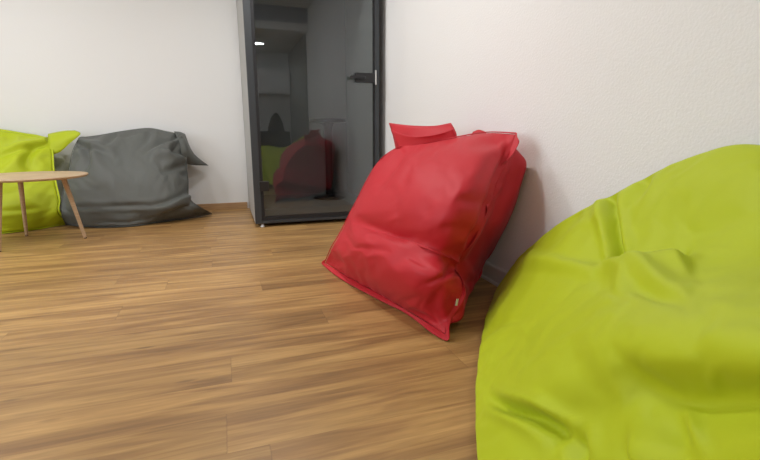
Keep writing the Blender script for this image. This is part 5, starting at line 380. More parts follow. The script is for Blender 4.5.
DATA['gray'] = (60, 50, [
-5233,97,2,-1,1,0,0,-1,0,-1,-2,0,-3,0,-1,0,-2,0,-1,-2,0,-2,-2,-1,-2,-2,-2,-3,-1,-2,-1,0,-1,0,1,1,1,1,0,1,-1,1,0,0,-1,0,0,-1,-1,-1,0,-1,0,-1,0,0,-1,1,0,-1,2,19,108,-16,-13,31,-27,27,-28,15,1,4,-15,13,-6,-8,5,0,0,-1,-2,-2,-4,2,-1,-3,-2,-3,-7,5,3,-5,-6,9,-16,15,-3,-12,13,5,-10,7,3,-7,6,-13,12,-4,-3,4,-14,4,9,-9,8,-6,-12,8,10,-3,-15,14,22,104,-24,8,17,-24,20,5,-30,21,-2,-1,2,-1,-3,0,-2,0,-1,-1,-1,-2,-2,0,-7,2,-1,-1,-1,-1,0,-2,0,-15,10,7,-17,10,9,-11,10,-1,-2,-2,-2,-6,11,-8,3,-6,-10,4,11,-8,4,-5,-11,5,8,5,-14,22,99,-21,11,11,-14,26,-37,13,9,-1,-2,6,-5,-2,-3,-5,6,-4,-1,1,-2,-1,-1,-4,-10,7,0,-1,-1,0,1,0,1,-18,10,5,-18,19,-7,6,-8,9,-3,-2,-3,-3,6,-5,-2,-10,4,-11,16,-4,0,-2,-7,-5,8,5,21,95,-9,-6,12,21,-28,-10,21,-5,5,-4,5,-4,0,-2,-1,0,-2,-3,-1,1,-1,-2,-1,-9,6,-2,-4,3,0,0,-2,-1,2,-9,7,-21,22,-4,-9,10,-8,10,-1,-3,-1,-2,-3,-3,-1,-5,-8,-4,8,1,5,-2,-3,-2,-12,19,81,14,-11,27,-34,12,-10,19,-8,7,-7,3,3,-4,-1,-5,2,0,-2,1,-2,-1,-2,-1,-3,-1,-1,-5,6,-2,-1,-2,1,-1,-1,0,-21,15,-1,0,-1,2,0,2,1,-3,-2,-2,-2,-4,0,-4,-6,-3,-2,-2,11,1,-3,-14,16,82,6,20,-34,6,8,3,2,0,0,-1,1,0,-2,-1,0,-2,-1,0,-1,-1,-2,-1,-1,-3,1,-1,-5,4,-1,-1,-1,-1,-1,-2,0,-13,9,-1,-1,-8,1,0,0,1,1,0,1,-10,-2,-2,-2,16,-9,-5,-4,1,0,-1,-10,13,83,20,-15,11,-41,33,-4,4,1,0,-1,3,-1,-2,-1,-1,-1,0,-2,-1,-1,0,-2,-1,-1,0,-2,-3,2,-1,-1,-1,-2,0,-1,-2,-6,3,0,-5,-1,0,-3,-12,2,4,-3,-4,-3,-4,3,5,11,12,-23,-3,-1,0,0,-3,6,90,10,1,-23,-16,28,-3,6,-1,-3,3,
3,-1,-3,-2,1,-2,0,-2,-1,-1,-1,-1,-2,1,-2,-1,0,-1,-1,-1,-2,-1,0,-2,-1,0,-2,-1,-2,-1,-4,-3,-4,-9,6,-4,-5,-6,-10,2,-1,7,36,-3,-18,-7,-3,0,1,1,100,1,-24,8,-17,19,1,4,1,-2,3,3,-4,-1,-1,-1,-1,-2,-1,-1,-1,-1,-2,0,-1,0,-1,-1,-2,-1,-1,-1,-2,0,-1,-1,0,0,-1,-1,-2,-4,-2,-4,-3,-7,-3,-4,-5,-7,-5,-4,-1,9,30,1,-11,-6,-6,-1,-3,99,5,-37,19,-10,13,0,0,3,1,2,1,-1,0,-2,-1,-2,-2,-2,-1,-2,0,-2,-1,-1,0,-1,-1,0,-2,-2,-1,-1,-2,0,0,0,0,0,-1,-2,-4,-3,-5,-4,-5,-2,-2,-5,-4,-6,-3,-4,-3,-13,33,16,-28,8,5,-4,103,-15,6,-32,36,-1,-5,-5,0,3,2,1,3,0,-1,-2,-3,-1,-3,-2,-1,-1,-2,-1,0,-1,0,-1,-1,-2,-1,-2,-2,-1,0,0,1,-1,1,-1,-3,-3,-4,-3,-6,-5,-2,-1,-2,-5,-6,-2,-3,-16,28,-54,41,22,-16,-6,-5,101,3,-26,-9,24,13,-1,-6,-9,0,-3,0,4,0,1,-1,-1,-2,-2,-1,-1,-2,0,-3,-1,0,-1,-2,-2,0,-1,-3,-3,2,-1,0,0,0,-1,1,-2,-2,-4,-3,-6,-5,-2,-1,-2,-3,-9,1,-3,-5,-13,28,-29,-39,47,15,-1,104,-1,-36,17,0,10,5,3,-4,3,-4,-4,-3,-1,-1,0,-1,0,0,-1,-1,-1,-1,-2,-3,-2,-2,-1,-2,-1,-1,-1,-2,-1,-2,-1,0,-1,0,0,2,5,1,-8,-8,-5,-3,0,-1,-3,-6,-4,-5,-4,-3,-8,17,-43,-32,65,3,105,-4,-33,16,0,7,3,2,2,2,-2,-2,-1,-2,-2,-2,-2,0,-1,-1,0,-1,-2,-2,-3,-1,-3,0,-2,-1,-1,-2,-3,-2,-3,-1,-1,-2,-2,-2,0,-1,0,2,5,3,2,4,-4,-13,-7,-4,-5,-7,-2,-5,-4,-19,-73,76,9,100,3,-32,21,-16,16,3,4,-5,4,-2,-2,-1,-2,-1,-1,-1,-1,-1,-2,-1,-2,-1,-2,-1,-1,0,-2,0,-3,-2,-2,-2,-3,-2,-1,-2,-2,-2,-2,-8,-1,-2,-2,1,0,0,0,1,4,7,11,7,-6,-17,-19,-4,-23,-87,82,14,101,-6,-19,19,-25,24,2,0,3,-2,-2,-2,-3,-1,-1,-2,0,0,-2,0,-1,-2,-2,
-1,-2,0,-1,0,-3,-1,-1,-3,-3,-1,-2,-1,-2,-1,-3,-2,-3,-4,-4,-1,-2,-1,-8,0,-1,-3,0,0,0,2,2,5,10,5,-47,18,17,85,8,7,-21,-5,20,1,6,-4,-4,1,-3,-3,-1,-1,0,-1,-1,-2,1,0,-3,0,-2,-2,-1,-2,0,-1,-2,-1,-2,-2,-2,-2,-2,0,-5,0,0,-3,-2,-3,-3,-2,-2,-3,-1,-4,-2,-3,-2,2,-20,3,2,18,9,18,-28,20,83,15,-11,-18,23,-3,10,-7,7,-6,-4,1,-5,0,0,0,-4,3,-2,1,-1,-1,-2,-1,-3,-1,-1,-1,0,-2,-2,-1,-3,-1,-1,-3,-3,-1,-1,-1,0,-6,2,-5,-2,-2,0,-4,-1,-3,-1,-1,-2,-2,-7,1,-1,4,-12,36,19,86,7,-24,18,0,10,-12,13,-3,-2,-7,0,-2,1,-2,0,-5,6,-2,0,0,-2,-1,-3,-1,-1,-1,-1,-1,-2,0,-4,0,-1,-4,0,-2,-4,-1,-1,1,-1,-6,-7,4,-2,3,-8,-8,3,1,4,-5,0,-5,-13,27,-25,0,26,20,90,-20,13,2,10,-9,0,8,-1,0,-5,-4,-2,-1,-4,7,-7,6,-1,1,-3,0,-2,-2,-1,-1,-1,-3,1,-2,-1,-2,0,-4,0,-4,1,-2,-6,1,-1,2,-9,-5,5,-2,3,-13,0,6,-14,5,1,0,11,-8,-18,30,-16,-15,18,73,8,3,9,-9,-1,8,0,1,-3,-6,-3,-3,6,-1,-1,-5,7,-1,0,-1,-3,0,-3,-1,0,-1,-3,1,-2,-1,-2,0,-2,-6,3,-5,2,-2,-3,-3,-2,-5,-4,4,1,2,-13,1,6,-14,6,1,-5,-6,25,-13,-15,22,-24,15,84,-3,1,-10,14,4,1,1,-7,-10,7,-2,-1,2,0,2,-5,4,0,-1,-1,-1,-2,-1,-2,-2,0,-1,0,-1,-2,-2,-1,-1,-2,-8,5,-2,-2,-2,-11,4,4,-6,-5,6,2,-7,-10,12,-12,5,-4,-5,-10,30,-14,-1,2,-10,14,74,6,1,7,-7,10,0,-17,7,2,-1,0,-9,5,3,1,-3,3,0,-2,0,-2,0,-2,-3,0,-1,-2,1,-3,1,-2,-2,-1,-3,0,-13,10,-2,-3,-2,-7,-10,11,3,-3,-1,-5,2,-8,9,-11,-1,-4,-3,2,-13,18,20,-9,14,75,9,-3,-6,16,-1,-20,10,6,-1,-7,-8,8,-2,4,0,2,-1,0,-1,0,-2,-2,-1,0,-2,-1,-3,2,-2,0,-2,-2,0,-4,
-1,-4,-10,10,-6,4,-10,1,-14,15,0,0,-4,-1,-2,-4,-6,-4,-11,5,2,3,2,27,10,14,80,-6,2,10,4,-22,15,4,-6,-7,-5,6,2,3,-1,1,1,-1,1,-3,1,-1,-1,-1,-2,-1,0,-3,1,-3,0,0,-2,-2,-2,-2,-4,-3,-9,10,-4,-3,-2,-15,11,5,-1,-3,-1,-3,-4,-5,-10,0,4,7,2,2,8,15,12,73,5,8,-4,-14,20,-3,-18,5,2,4,-6,7,-1,1,2,-1,1,-1,-3,2,-1,-2,0,-2,-1,-2,2,-4,1,-2,0,-2,-1,-3,-3,-2,-2,-4,-5,-15,17,-2,-2,-3,0,-2,-6,8,-3,-1,-2,-11,5,8,7,0,-2,-36,37,13,80,-3,-5,-3,22,1,-10,-25,5,8,8,-6,6,0,1,3,-1,-1,-3,2,-1,0,-1,-2,-3,0,2,-4,1,0,-2,-1,-1,-3,-2,-3,-3,-5,3,-20,3,4,2,-2,-1,0,0,-1,-3,1,0,2,3,0,3,1,0,-6,-40,29,11,66,7,2,8,9,3,-11,-35,5,9,13,-3,5,-1,4,2,-2,-5,3,-1,0,-1,0,-4,-1,1,0,0,-2,-1,0,-2,-1,-3,-2,-4,-5,3,-7,-7,-3,10,-15,3,-1,-4,0,1,-1,1,4,4,2,3,1,1,-13,20,-5,-49,11,75,-5,-3,16,6,7,-6,-30,-21,15,10,14,-2,5,2,-1,-5,1,0,-2,2,-1,-3,-1,1,-2,2,-1,-1,-2,-1,0,-3,-1,-3,-7,3,-9,0,0,-4,5,-4,-2,-2,-4,-2,-10,-1,-1,6,2,5,4,2,3,-13,28,-4,-48,9,77,-14,9,12,-1,8,3,-21,-41,14,10,18,8,3,-2,-6,1,-1,-1,2,-4,3,-2,-1,-1,-2,3,-1,-2,0,-1,-2,-1,-3,-2,-5,0,-3,-5,-3,5,-2,2,-2,0,0,-2,-5,-6,-4,-1,1,4,-4,3,13,-2,9,-82,57,8,78,-6,-10,13,7,3,14,-15,-43,-2,1,35,11,0,-7,-2,-1,1,-2,1,1,-1,-2,-3,1,1,1,0,-3,0,0,-3,-2,-2,-2,-1,-7,0,-2,-1,0,0,-1,1,1,1,2,1,-9,-6,-3,-1,0,1,-8,19,1,-20,-77,53,8,71,8,-8,-11,9,17,16,-14,-45,-12,16,31,9,-3,-8,-1,1,-3,4,-2,2,-2,-1,-4,2,1,1,-1,0,-1,-1,-2,-4,-1,6,-18,11,-4,-4,0,-7,3,3,0,1,2,2,
-4,-2,-7,-4,-5,-5,13,-8,4,-13,3,-72,24,7,78,-6,-3,-2,-11,29,15,-14,-48,-6,24,26,4,-5,-7,1,-3,4,-1,-1,1,-2,3,-5,-1,3,2,-1,-2,1,-8,5,-1,-2,-5,5,-8,4,-3,-4,-5,4,2,3,0,-3,-7,-4,4,5,-4,-7,-8,-5,-8,-11,-33,7,28,33,8,72,-12,8,-1,6,17,6,-18,-54,16,24,19,2,-8,-3,-3,3,1,0,-1,-4,5,1,-8,7,-4,3,0,-1,-5,4,-3,0,-3,0,-2,-2,1,-1,-1,-5,-1,4,3,-1,-8,-15,-11,4,12,-1,-14,-13,-10,2,6,6,9,33,2,9,61,10,-10,7,16,10,-4,-30,-37,27,20,10,-2,-4,-3,1,2,3,-2,-9,9,-2,-1,3,-4,2,0,0,-3,3,-2,-1,-2,-2,-2,0,1,-4,-2,-3,-2,-1,1,-2,-4,-10,-21,-16,5,25,18,2,-4,-7,-5,0,-1,1,18,2,10,68,-7,4,6,16,10,-19,-32,-17,33,6,6,-1,-3,1,2,3,-1,-3,-5,6,1,1,-3,1,-1,-4,6,-1,0,-4,0,0,-2,-7,1,0,7,-5,-6,-3,0,1,0,-1,-5,-18,-17,-13,18,23,11,-2,-4,-8,-3,-2,-1,8,-5,12,69,-3,-4,11,10,6,-16,-32,-6,29,3,1,-1,1,8,0,-1,0,-3,-3,2,3,0,-2,1,-2,-3,6,-1,-1,-1,-4,-1,0,-1,-8,-1,0,4,7,-2,-7,-2,3,0,0,-12,-17,-17,-4,25,15,1,-5,-8,-3,-4,0,1,-2,13,61,8,2,1,-1,8,-14,-17,-1,-10,24,10,6,2,-2,-4,2,0,-1,-3,-1,3,0,0,-1,-3,-1,4,1,0,-3,-1,-3,-4,1,0,-5,-7,1,4,1,2,4,3,3,-4,-7,-14,-16,-15,11,14,11,-4,-7,-5,-10,4,1,5,14,60,13,-2,-2,-3,-6,-10,-17,6,22,16,0,2,-1,-3,-3,3,-1,1,-3,0,-1,1,-1,-1,1,-4,5,-1,-1,2,-4,-2,-2,-5,3,0,-5,-4,-2,3,0,0,0,3,9,15,-18,-19,-13,-7,-4,26,1,-6,-6,-7,0,-9,10,14,62,11,-4,-6,-10,-11,-12,20,14,4,5,4,0,2,-5,-5,5,0,0,0,-2,-2,2,-2,-1,-2,3,0,-2,2,0,0,-5,-2,-2,-2,4,-2,-4,-2,-2,-1,0,0,-1,1,4,13,11,-35,-15,-10,22,5,-5,-5,-5,-3,-1,
-14,13,64,7,-10,-14,-16,10,17,4,3,3,2,4,3,1,-7,-2,4,1,-2,2,-1,-4,4,-5,0,-1,3,-3,2,-2,2,0,-1,-7,0,-4,6,-1,-1,-4,0,-2,-2,-1,-2,-5,5,0,8,17,-24,-24,12,5,0,-5,-3,-5,-17,10,13,63,2,-24,-9,20,5,2,1,4,3,3,1,3,2,-7,0,3,1,-2,3,-1,-2,-4,3,-3,1,2,-3,-1,2,-1,2,-1,-7,1,-4,2,2,-1,-1,-2,-2,-1,-1,-2,-4,-6,5,-2,3,22,-5,-20,-13,4,-1,10,-14,-22,21,12,58,-23,9,15,-1,-3,2,1,6,2,1,2,2,1,-3,0,1,3,-1,-5,8,-4,-5,3,-1,1,0,-2,0,-1,2,-1,2,-8,3,-5,-2,4,1,-3,-3,-1,-1,2,-1,-3,-3,-4,-10,3,8,27,10,-38,-13,-3,-3,15,-33,23,11,62,-46,45,0,-7,-1,3,3,3,2,1,2,0,1,1,-2,2,3,0,-11,14,-3,-5,2,0,-2,0,1,0,-1,1,-1,2,-8,4,-4,-3,-1,3,-2,-2,0,-2,-2,3,-2,-1,-4,-13,2,-1,9,27,0,-30,-6,1,-8,-16,17,9,66,-41,28,5,-7,1,5,2,2,1,1,0,1,0,4,-4,6,1,0,-4,-6,12,-4,-1,1,0,0,0,-1,0,-2,2,-2,-3,3,-5,-4,1,0,-1,0,-3,-2,0,2,-3,1,-2,-6,-5,-6,1,5,19,13,-22,-8,-12,-12,10,10,65,-34,23,-10,8,6,-1,1,1,0,2,0,-2,3,4,0,3,-3,4,-1,-3,-4,6,-2,3,0,1,-2,0,3,-2,-4,2,0,-3,-3,-5,2,1,-1,-3,-4,1,-2,2,-1,0,-2,-2,-4,-5,-6,0,4,11,17,-2,-30,-7,-3,9,64,-28,6,5,10,0,0,0,-2,3,0,1,-3,4,3,0,5,-3,6,-5,-2,-4,7,0,1,0,2,1,-3,4,-4,1,-2,1,-2,-7,-3,3,-1,-2,-1,-5,0,1,-3,2,-1,-1,-1,-3,-1,-6,-5,-3,6,6,13,5,-33,4,9,62,-32,15,10,0,0,0,0,-1,0,0,4,-2,2,2,3,1,-1,5,-1,-5,-4,8,0,2,0,3,1,-3,4,-4,0,1,-3,-2,-4,-2,-1,-1,-4,1,-2,-4,2,-5,3,0,-1,-1,-5,2,-2,-4,-4,-3,4,5,8,-1,-10,9,52,-6,1,5,-2,2,0,0,1,2,
-5,6,2,0,1,-4,7,1,0,-1,-1,1,3,-1,4,1,2,2,-2,3,-2,-3,2,-4,-1,-6,0,-4,-2,1,-2,-2,-2,-1,-2,-4,5,-2,0,-4,1,-1,-1,-2,-2,-1,0,4,2,-3,9,50,0,-2,1,0,0,0,1,1,0,2,1,1,1,1,1,0,1,1,1,0,2,0,1,3,2,2,2,0,1,-1,0,-3,-1,-4,-3,-4,-2,-2,-2,-1,-2,-2,0,-1,-1,-1,0,0,-2,-2,0,-1,-1,-1,1,-1,1,0,0,-1278,25,-6,7,0,-2,0,0,0,0,0,-2,1,-1,1,-1,1,-1,0,-1,0,0,-1,0,0,-2,1,-1,-1,1,-1,0,0,0,0,1,-1,1,-1,1,0,-1,0,1,-1,0,-1,1,-1,1,0,-1,-2,3,-1,0,0,0,-1,4,24,-1,0,1,0,0,0,-1,1,-1,0,0,0,-2,2,0,-2,1,0,-1,0,-1,0,0,-1,0,-1,-1,1,0,0,-1,0,0,0,0,0,1,-1,0,1,-2,1,0,0,-1,0,0,0,-2,1,0,0,0,0,0,1,-5,5,24,-4,5,-1,-2,2,-1,0,1,-1,0,0,-1,0,1,-1,0,0,0,-1,0,-1,0,0,0,-2,0,1,-1,0,0,-1,1,-1,0,0,0,0,0,0,-1,1,-1,0,0,0,-1,1,-2,1,-1,-1,2,-2,1,1,-1,-5,4,26,-9,9,-4,0,2,0,-1,0,0,0,-1,0,1,-1,0,0,0,0,-1,0,-1,0,0,0,-1,0,-1,1,-1,0,-1,1,-1,0,0,0,0,-1,1,-1,0,0,-2,2,-1,0,-1,0,-1,-3,6,-5,3,-1,3,-2,-6,7,25,-11,11,-2,4,-9,5,0,0,0,0,-1,1,-1,0,0,0,0,0,-1,0,-1,0,0,0,-1,0,0,0,-1,1,-1,-1,0,0,0,0,-1,1,-1,-1,1,-2,1,-1,1,-1,0,-2,0,1,-5,9,-9,10,-9,6,-3,2,25,-10,14,-9,6,-8,5,0,-1,1,-1,1,-1,0,1,-1,0,-1,1,-1,0,0,-1,0,-1,1,-1,0,0,0,-1,0,0,-1,0,-1,1,-1,0,0,-1,0,-1,1,-2,1,0,-1,-1,0,0,-1,1,-7,13,-12,9,-7,6,18,-1,16,-15,4,-1,2,0,-1,1,-1,0,1,-1,0,0,0,0,-1,1,-2,1,-1,0,0,0,-1,0,0,0,-1,0,0,-1,
0,-1,0,0,0,-1,0,0,-1,0,0,-1,0,-1,0,-2,-1,0,5,-10,14,-9,-3,9,-1,17,3,15,-11,-6,1,3,0,1,-1,1,-1,1,-1,0,0,0,0,-1,0,0,0,-1,0,0,0,-1,0,-1,0,1,-1,-1,1,-1,-1,0,0,-1,0,0,-1,-1,-1,3,-2,0,-1,-1,-3,-2,9,-8,0,9,-12,4,7,-2,17,5,13,-11,0,-9,6,2,-1,1,-1,1,0,-1,0,0,0,0,-1,0,-1,1,-1,0,0,-1,0,0,0,-1,0,0,0,-1,-1,1,-1,-1,0,-1,1,-1,0,0,-1,0,0,-3,0,-7,11,-7,4,-5,7,-11,5,7,-5,23,-2,10,2,-18,8,-5,5,0,-1,1,0,-1,1,-1,1,-2,1,-1,0,-1,0,1,-2,1,-1,0,0,0,-1,0,-1,0,0,0,-1,0,-1,-1,1,0,-1,0,-1,0,0,-1,-7,9,-10,4,5,-10,10,-9,0,2,6,-1,24,-4,12,-1,-12,-3,8,3,-7,0,4,-1,0,0,-1,0,0,-1,1,-1,0,-2,1,0,0,-1,-1,1,-1,0,-1,1,-2,1,-1,0,0,-2,3,-2,-1,0,-1,1,-2,1,0,-7,1,7,-14,9,2,-9,10,-9,-3,7,-1,26,-6,8,5,-17,4,8,-5,1,-6,8,-6,4,-2,1,-2,2,-1,0,-2,1,-1,0,-1,0,0,-1,0,0,0,-1,0,-1,1,-1,0,-2,2,-1,1,-1,0,-4,2,0,-1,2,-12,11,-6,1,-8,9,1,-8,8,-12,5,0,26,-6,7,5,-15,7,-3,7,-8,3,3,-3,-4,4,0,-1,0,0,-1,0,0,-1,0,-1,0,-1,0,0,0,-1,0,-1,1,-1,0,0,-1,1,0,-1,-3,3,-1,-1,-1,-2,4,-4,-9,12,-10,3,-6,10,-1,-7,5,-11,2,25,-4,4,7,-10,-7,12,-5,3,3,-9,3,2,-1,-2,0,1,0,-1,0,0,-1,0,-1,0,0,-1,-1,1,-2,1,-1,0,0,0,0,-1,1,-1,0,0,-2,-1,1,0,-2,-3,8,-17,11,-3,-5,5,-7,8,2,-7,-6,2,24,2,-5,9,-5,-7,0,9,2,-11,7,-1,-4,3,0,-2,0,1,-2,2,-2,0,0,-1,0,-1,0,-1,0,0,-1,1,-1,-1,1,-1,1,-1,0,0,-2,0,1,-3,0,1,1,-6,6,-17,15,-4,-1,-3,-5,8,3,-12,5,26,-7,7,
-1,2,-13,9,7,-8,-2,6,-3,-3,2,1,-1,-1,-1,1,1,-2,-1,1,-1,-1,0,0,0,-1,-1,1,-1,0,-1,1,-1,0,0,0,-2,1,-1,0,-2,1,0,-4,4,-2,-3,-11,15,-1,-4,-4,-5,5,7,8,18,7,-2,6,-9,-5,14,-4,-5,6,-6,4,-5,4,-1,0,-1,1,-4,3,-1,0,-1,0,0,-2,1,0,-1,-1,1,-1,0,-1,0,0,0,-1,0,0,-1,0,0,-2,2,-5,2,3,-7,5,-6,-8,16,-3,-4,-4,-5,5,0,25,-4,8,-6,-10,13,-1,-4,6,-9,5,1,-5,3,0,-1,1,-1,-1,-1,1,-1,0,0,-1,0,0,-1,0,0,0,-1,-1,0,0,0,-2,1,0,0,0,-1,-1,-1,1,-2,0,1,-4,0,4,-13,7,8,-3,-2,-6,0,8,18,8,2,-14,5,7,-3,6,-12,4,2,1,-5,2,0,1,-1,0,-3,2,0,-2,1,0,0,-2,1,0,-1,0,-1,0,0,-1,0,-1,1,-1,-2,1,0,-1,0,0,0,-2,-3,5,-2,-4,7,-14,9,-5,7,4,-13,2,1,26,-1,-8,0,7,-3,9,-11,2,0,0,3,-1,-4,1,0,0,1,-1,0,-2,2,-2,0,1,-1,0,-1,1,-2,1,-1,0,-1,0,-1,-1,1,0,-2,-1,1,0,-1,-6,6,3,-6,1,5,-3,-9,3,5,-7,10,-4,-8,8,18,6,0,-11,6,11,-9,0,1,-2,2,3,-6,1,1,-1,0,0,0,-2,2,-1,0,-1,0,0,0,0,-1,0,0,-1,0,-2,1,-1,-1,1,-2,0,0,-1,1,-1,-1,-8,12,0,-8,8,-5,2,-9,9,-7,2,5,0,0,22,2,-7,5,-8,13,-2,-6,6,-8,5,0,-2,1,-1,0,1,-2,1,-1,-1,1,0,0,-1,0,0,-1,1,-1,-1,1,-2,0,0,-1,0,-3,2,-2,1,-1,0,0,-1,0,-7,14,-11,8,-6,3,-2,-6,10,-5,-4,8,7,20,-3,7,-7,-2,9,-1,-1,3,-9,8,-3,-2,1,0,1,-1,0,-1,1,0,-3,1,1,-1,1,-1,-1,0,1,-2,0,0,-1,0,-1,-2,1,-2,0,1,-1,0,0,-1,0,1,-7,12,-11,9,-8,6,-6,0,5,2,-12,0,19,5,-7,-3,11,-2,-4,2,2,-7,9,-5,-1,1,0,0,0,0,0,-1,1,-3,2,-1,1,-1,0,-1,1,-1,0,
-1,0,-1,-1,0,-2,0,0,-1,0,0,0,0,-1,0,0,2,-7,10,-10,9,-10,7,-6,8,-3,-2,7,19,-6,5,1,6,-2,-5,0,1,0,4,-1,-2,-1,2,-1,0,0,-1,1,-1,-2,2,0,-1,0,0,0,-1,1,-2,1,-1,-1,-1,-2,1,-1,0,-1,0,0,0,-1,0,0,-1,4,-3,-4,9,-11,11,-12,4,6,-2,-7,2,14,7,-3,-1,6,0,-3,-2,-4,5,4,-1,-3,1,0,0,0,0,-1,0,-1,2,-2,1,0,-2,1,0,0,-1,0,-1,0,-1,-1,-1,0,-1,-1,1,-2,1,-1,1,-1,-1,1,2,-3,2,-3,5,-8,10,-12,4,6,-7,-1,19,2,-3,-3,8,-5,4,-7,5,-5,9,-4,0,-1,1,0,0,0,-1,1,-2,1,0,-1,1,-1,-1,1,0,0,-1,-1,0,-2,1,-2,1,-2,-2,1,0,-1,0,1,-1,0,0,-1,2,-3,2,4,-7,2,5,-11,3,6,8,17,-2,5,-2,-4,10,-8,6,-4,-5,10,-3,-1,1,-1,1,0,0,0,0,-3,3,-2,1,-1,0,0,0,0,-1,0,0,-1,-1,-1,0,-1,-1,-2,1,-1,1,-1,0,0,1,-1,-2,1,2,3,-7,5,-6,6,0,-8,-1,1,17,0,0,-4,11,-7,6,-7,2,-4,7,-1,0,-1,1,0,-1,1,0,-1,-1,1,0,0,-1,0,0,0,-1,1,-1,-1,0,0,-2,0,-2,1,-3,1,0,-1,1,-1,0,1,-2,-1,4,0,-3,2,-4,2,5,-10,3,0,-2,17,1,-5,10,-4,3,-7,5,-2,-5,9,-4,2,-1,1,-1,1,-1,0,0,0,0,0,-1,1,-1,0,0,0,-1,-1,1,-1,0,-2,-1,1,-1,-2,-1,1,0,-1,1,-1,1,-3,3,-2,2,2,-6,4,-4,5,-7,7,-7,1,16,0,2,3,2,-5,-4,6,-2,-5,10,-6,3,-1,0,0,1,-1,0,0,0,-1,1,-1,0,1,-1,0,0,-1,0,-1,0,-1,0,-1,-1,1,-4,2,-1,0,-1,1,0,-1,-1,3,-2,1,-2,2,-5,5,-5,2,4,-2,7,17,-2,-1,6,3,-6,-4,7,-2,-4,8,-3,-1,0,1,0,0,1,-1,0,0,-2,2,-1,0,0,1,-1,0,-1,0,0,-2,0,0,0,-2,0,0,-2,0,0,0,0,0,0,-3,5,-5,3,3,-8,1,0,2,0,0,0,-1,
18,-3,5,-4,7,-8,-2,7,-3,-1,6,-5,2,-1,0,1,0,0,0,0,-1,0,0,0,1,-1,0,0,0,0,-1,0,-1,-1,0,-1,0,-1,0,-2,1,0,-1,0,0,0,-2,4,-5,2,1,3,-8,2,2,0,-2,0,3,15,5,-6,7,-1,-6,-1,6,-1,-1,4,-4,2,-1,-1,2,0,0,0,-2,1,1,-1,0,1,-1,0,0,0,0,-1,0,-1,0,-1,0,-2,0,1,-3,1,0,0,-1,0,0,1,-1,-2,0,2,0,2,-5,0,1,-5,3,0,20,-6,4,1,1,-6,-2,9,-3,-3,4,0,-1,0,0,0,1,-1,-1,2,-1,1,-1,0,0,1,-1,0,0,0,-1,0,0,-2,0,0,0,-3,1,-1,0,1,-2,1,-1,-1,4,-4,1,-1,0,1,0,-6,3,0,3,-3,2,20,-4,-1,5,-2,-6,3,6,-2,-4,1,4,-2,0,-1,1,0,1,-3,3,0,-1,0,0,0,0,1,-1,0,-1,1,-1,-1,0,-1,0,-1,1,-3,1,-1,0,0,0,0,-2,3,-3,-1,3,-2,-2,5,-8,3,3,-5,2,6,14,5,-4,5,-6,-2,5,3,-2,0,-4,5,-1,-1,1,0,1,-3,2,1,-1,0,0,0,0,0,0,0,0,0,-1,0,-1,0,0,-1,-1,0,-1,0,0,-1,0,-1,1,0,1,-5,3,-1,2,-5,6,-4,-4,4,2,-3,1,19,-6,5,0,-6,2,2,3,-1,0,-4,4,0,0,0,0,1,-3,2,1,-1,0,0,0,0,0,-1,1,0,-1,0,0,-1,0,0,-1,0,-3,3,-2,0,0,0,-2,1,0,1,-3,-1,2,-1,-3,5,-5,5,-2,-4,3,4,18,-5,5,-3,-3,2,3,0,0,0,-1,2,0,0,-1,2,0,-4,4,0,-1,0,0,-1,1,0,-1,1,-1,0,0,0,-1,0,0,-1,0,-2,1,-1,0,1,-1,-2,2,-1,1,-2,0,-1,-3,4,-3,3,-4,4,1,-3,6,13,1,4,-5,-1,5,1,-4,1,2,-1,2,-1,2,-1,0,0,-2,3,-1,1,-2,1,0,-1,1,-1,1,-1,0,0,-1,0,0,-1,0,0,-1,0,-1,1,0,-1,-1,0,1,0,-2,0,0,-1,-1,1,-1,-3,5,-1,2,3,15,-3,4,-4,2,5,-5,2,-3,3,0,2,-1,1,-1,1,1,0,-2,1,0,0,-1,1,-1,0,1,-1,
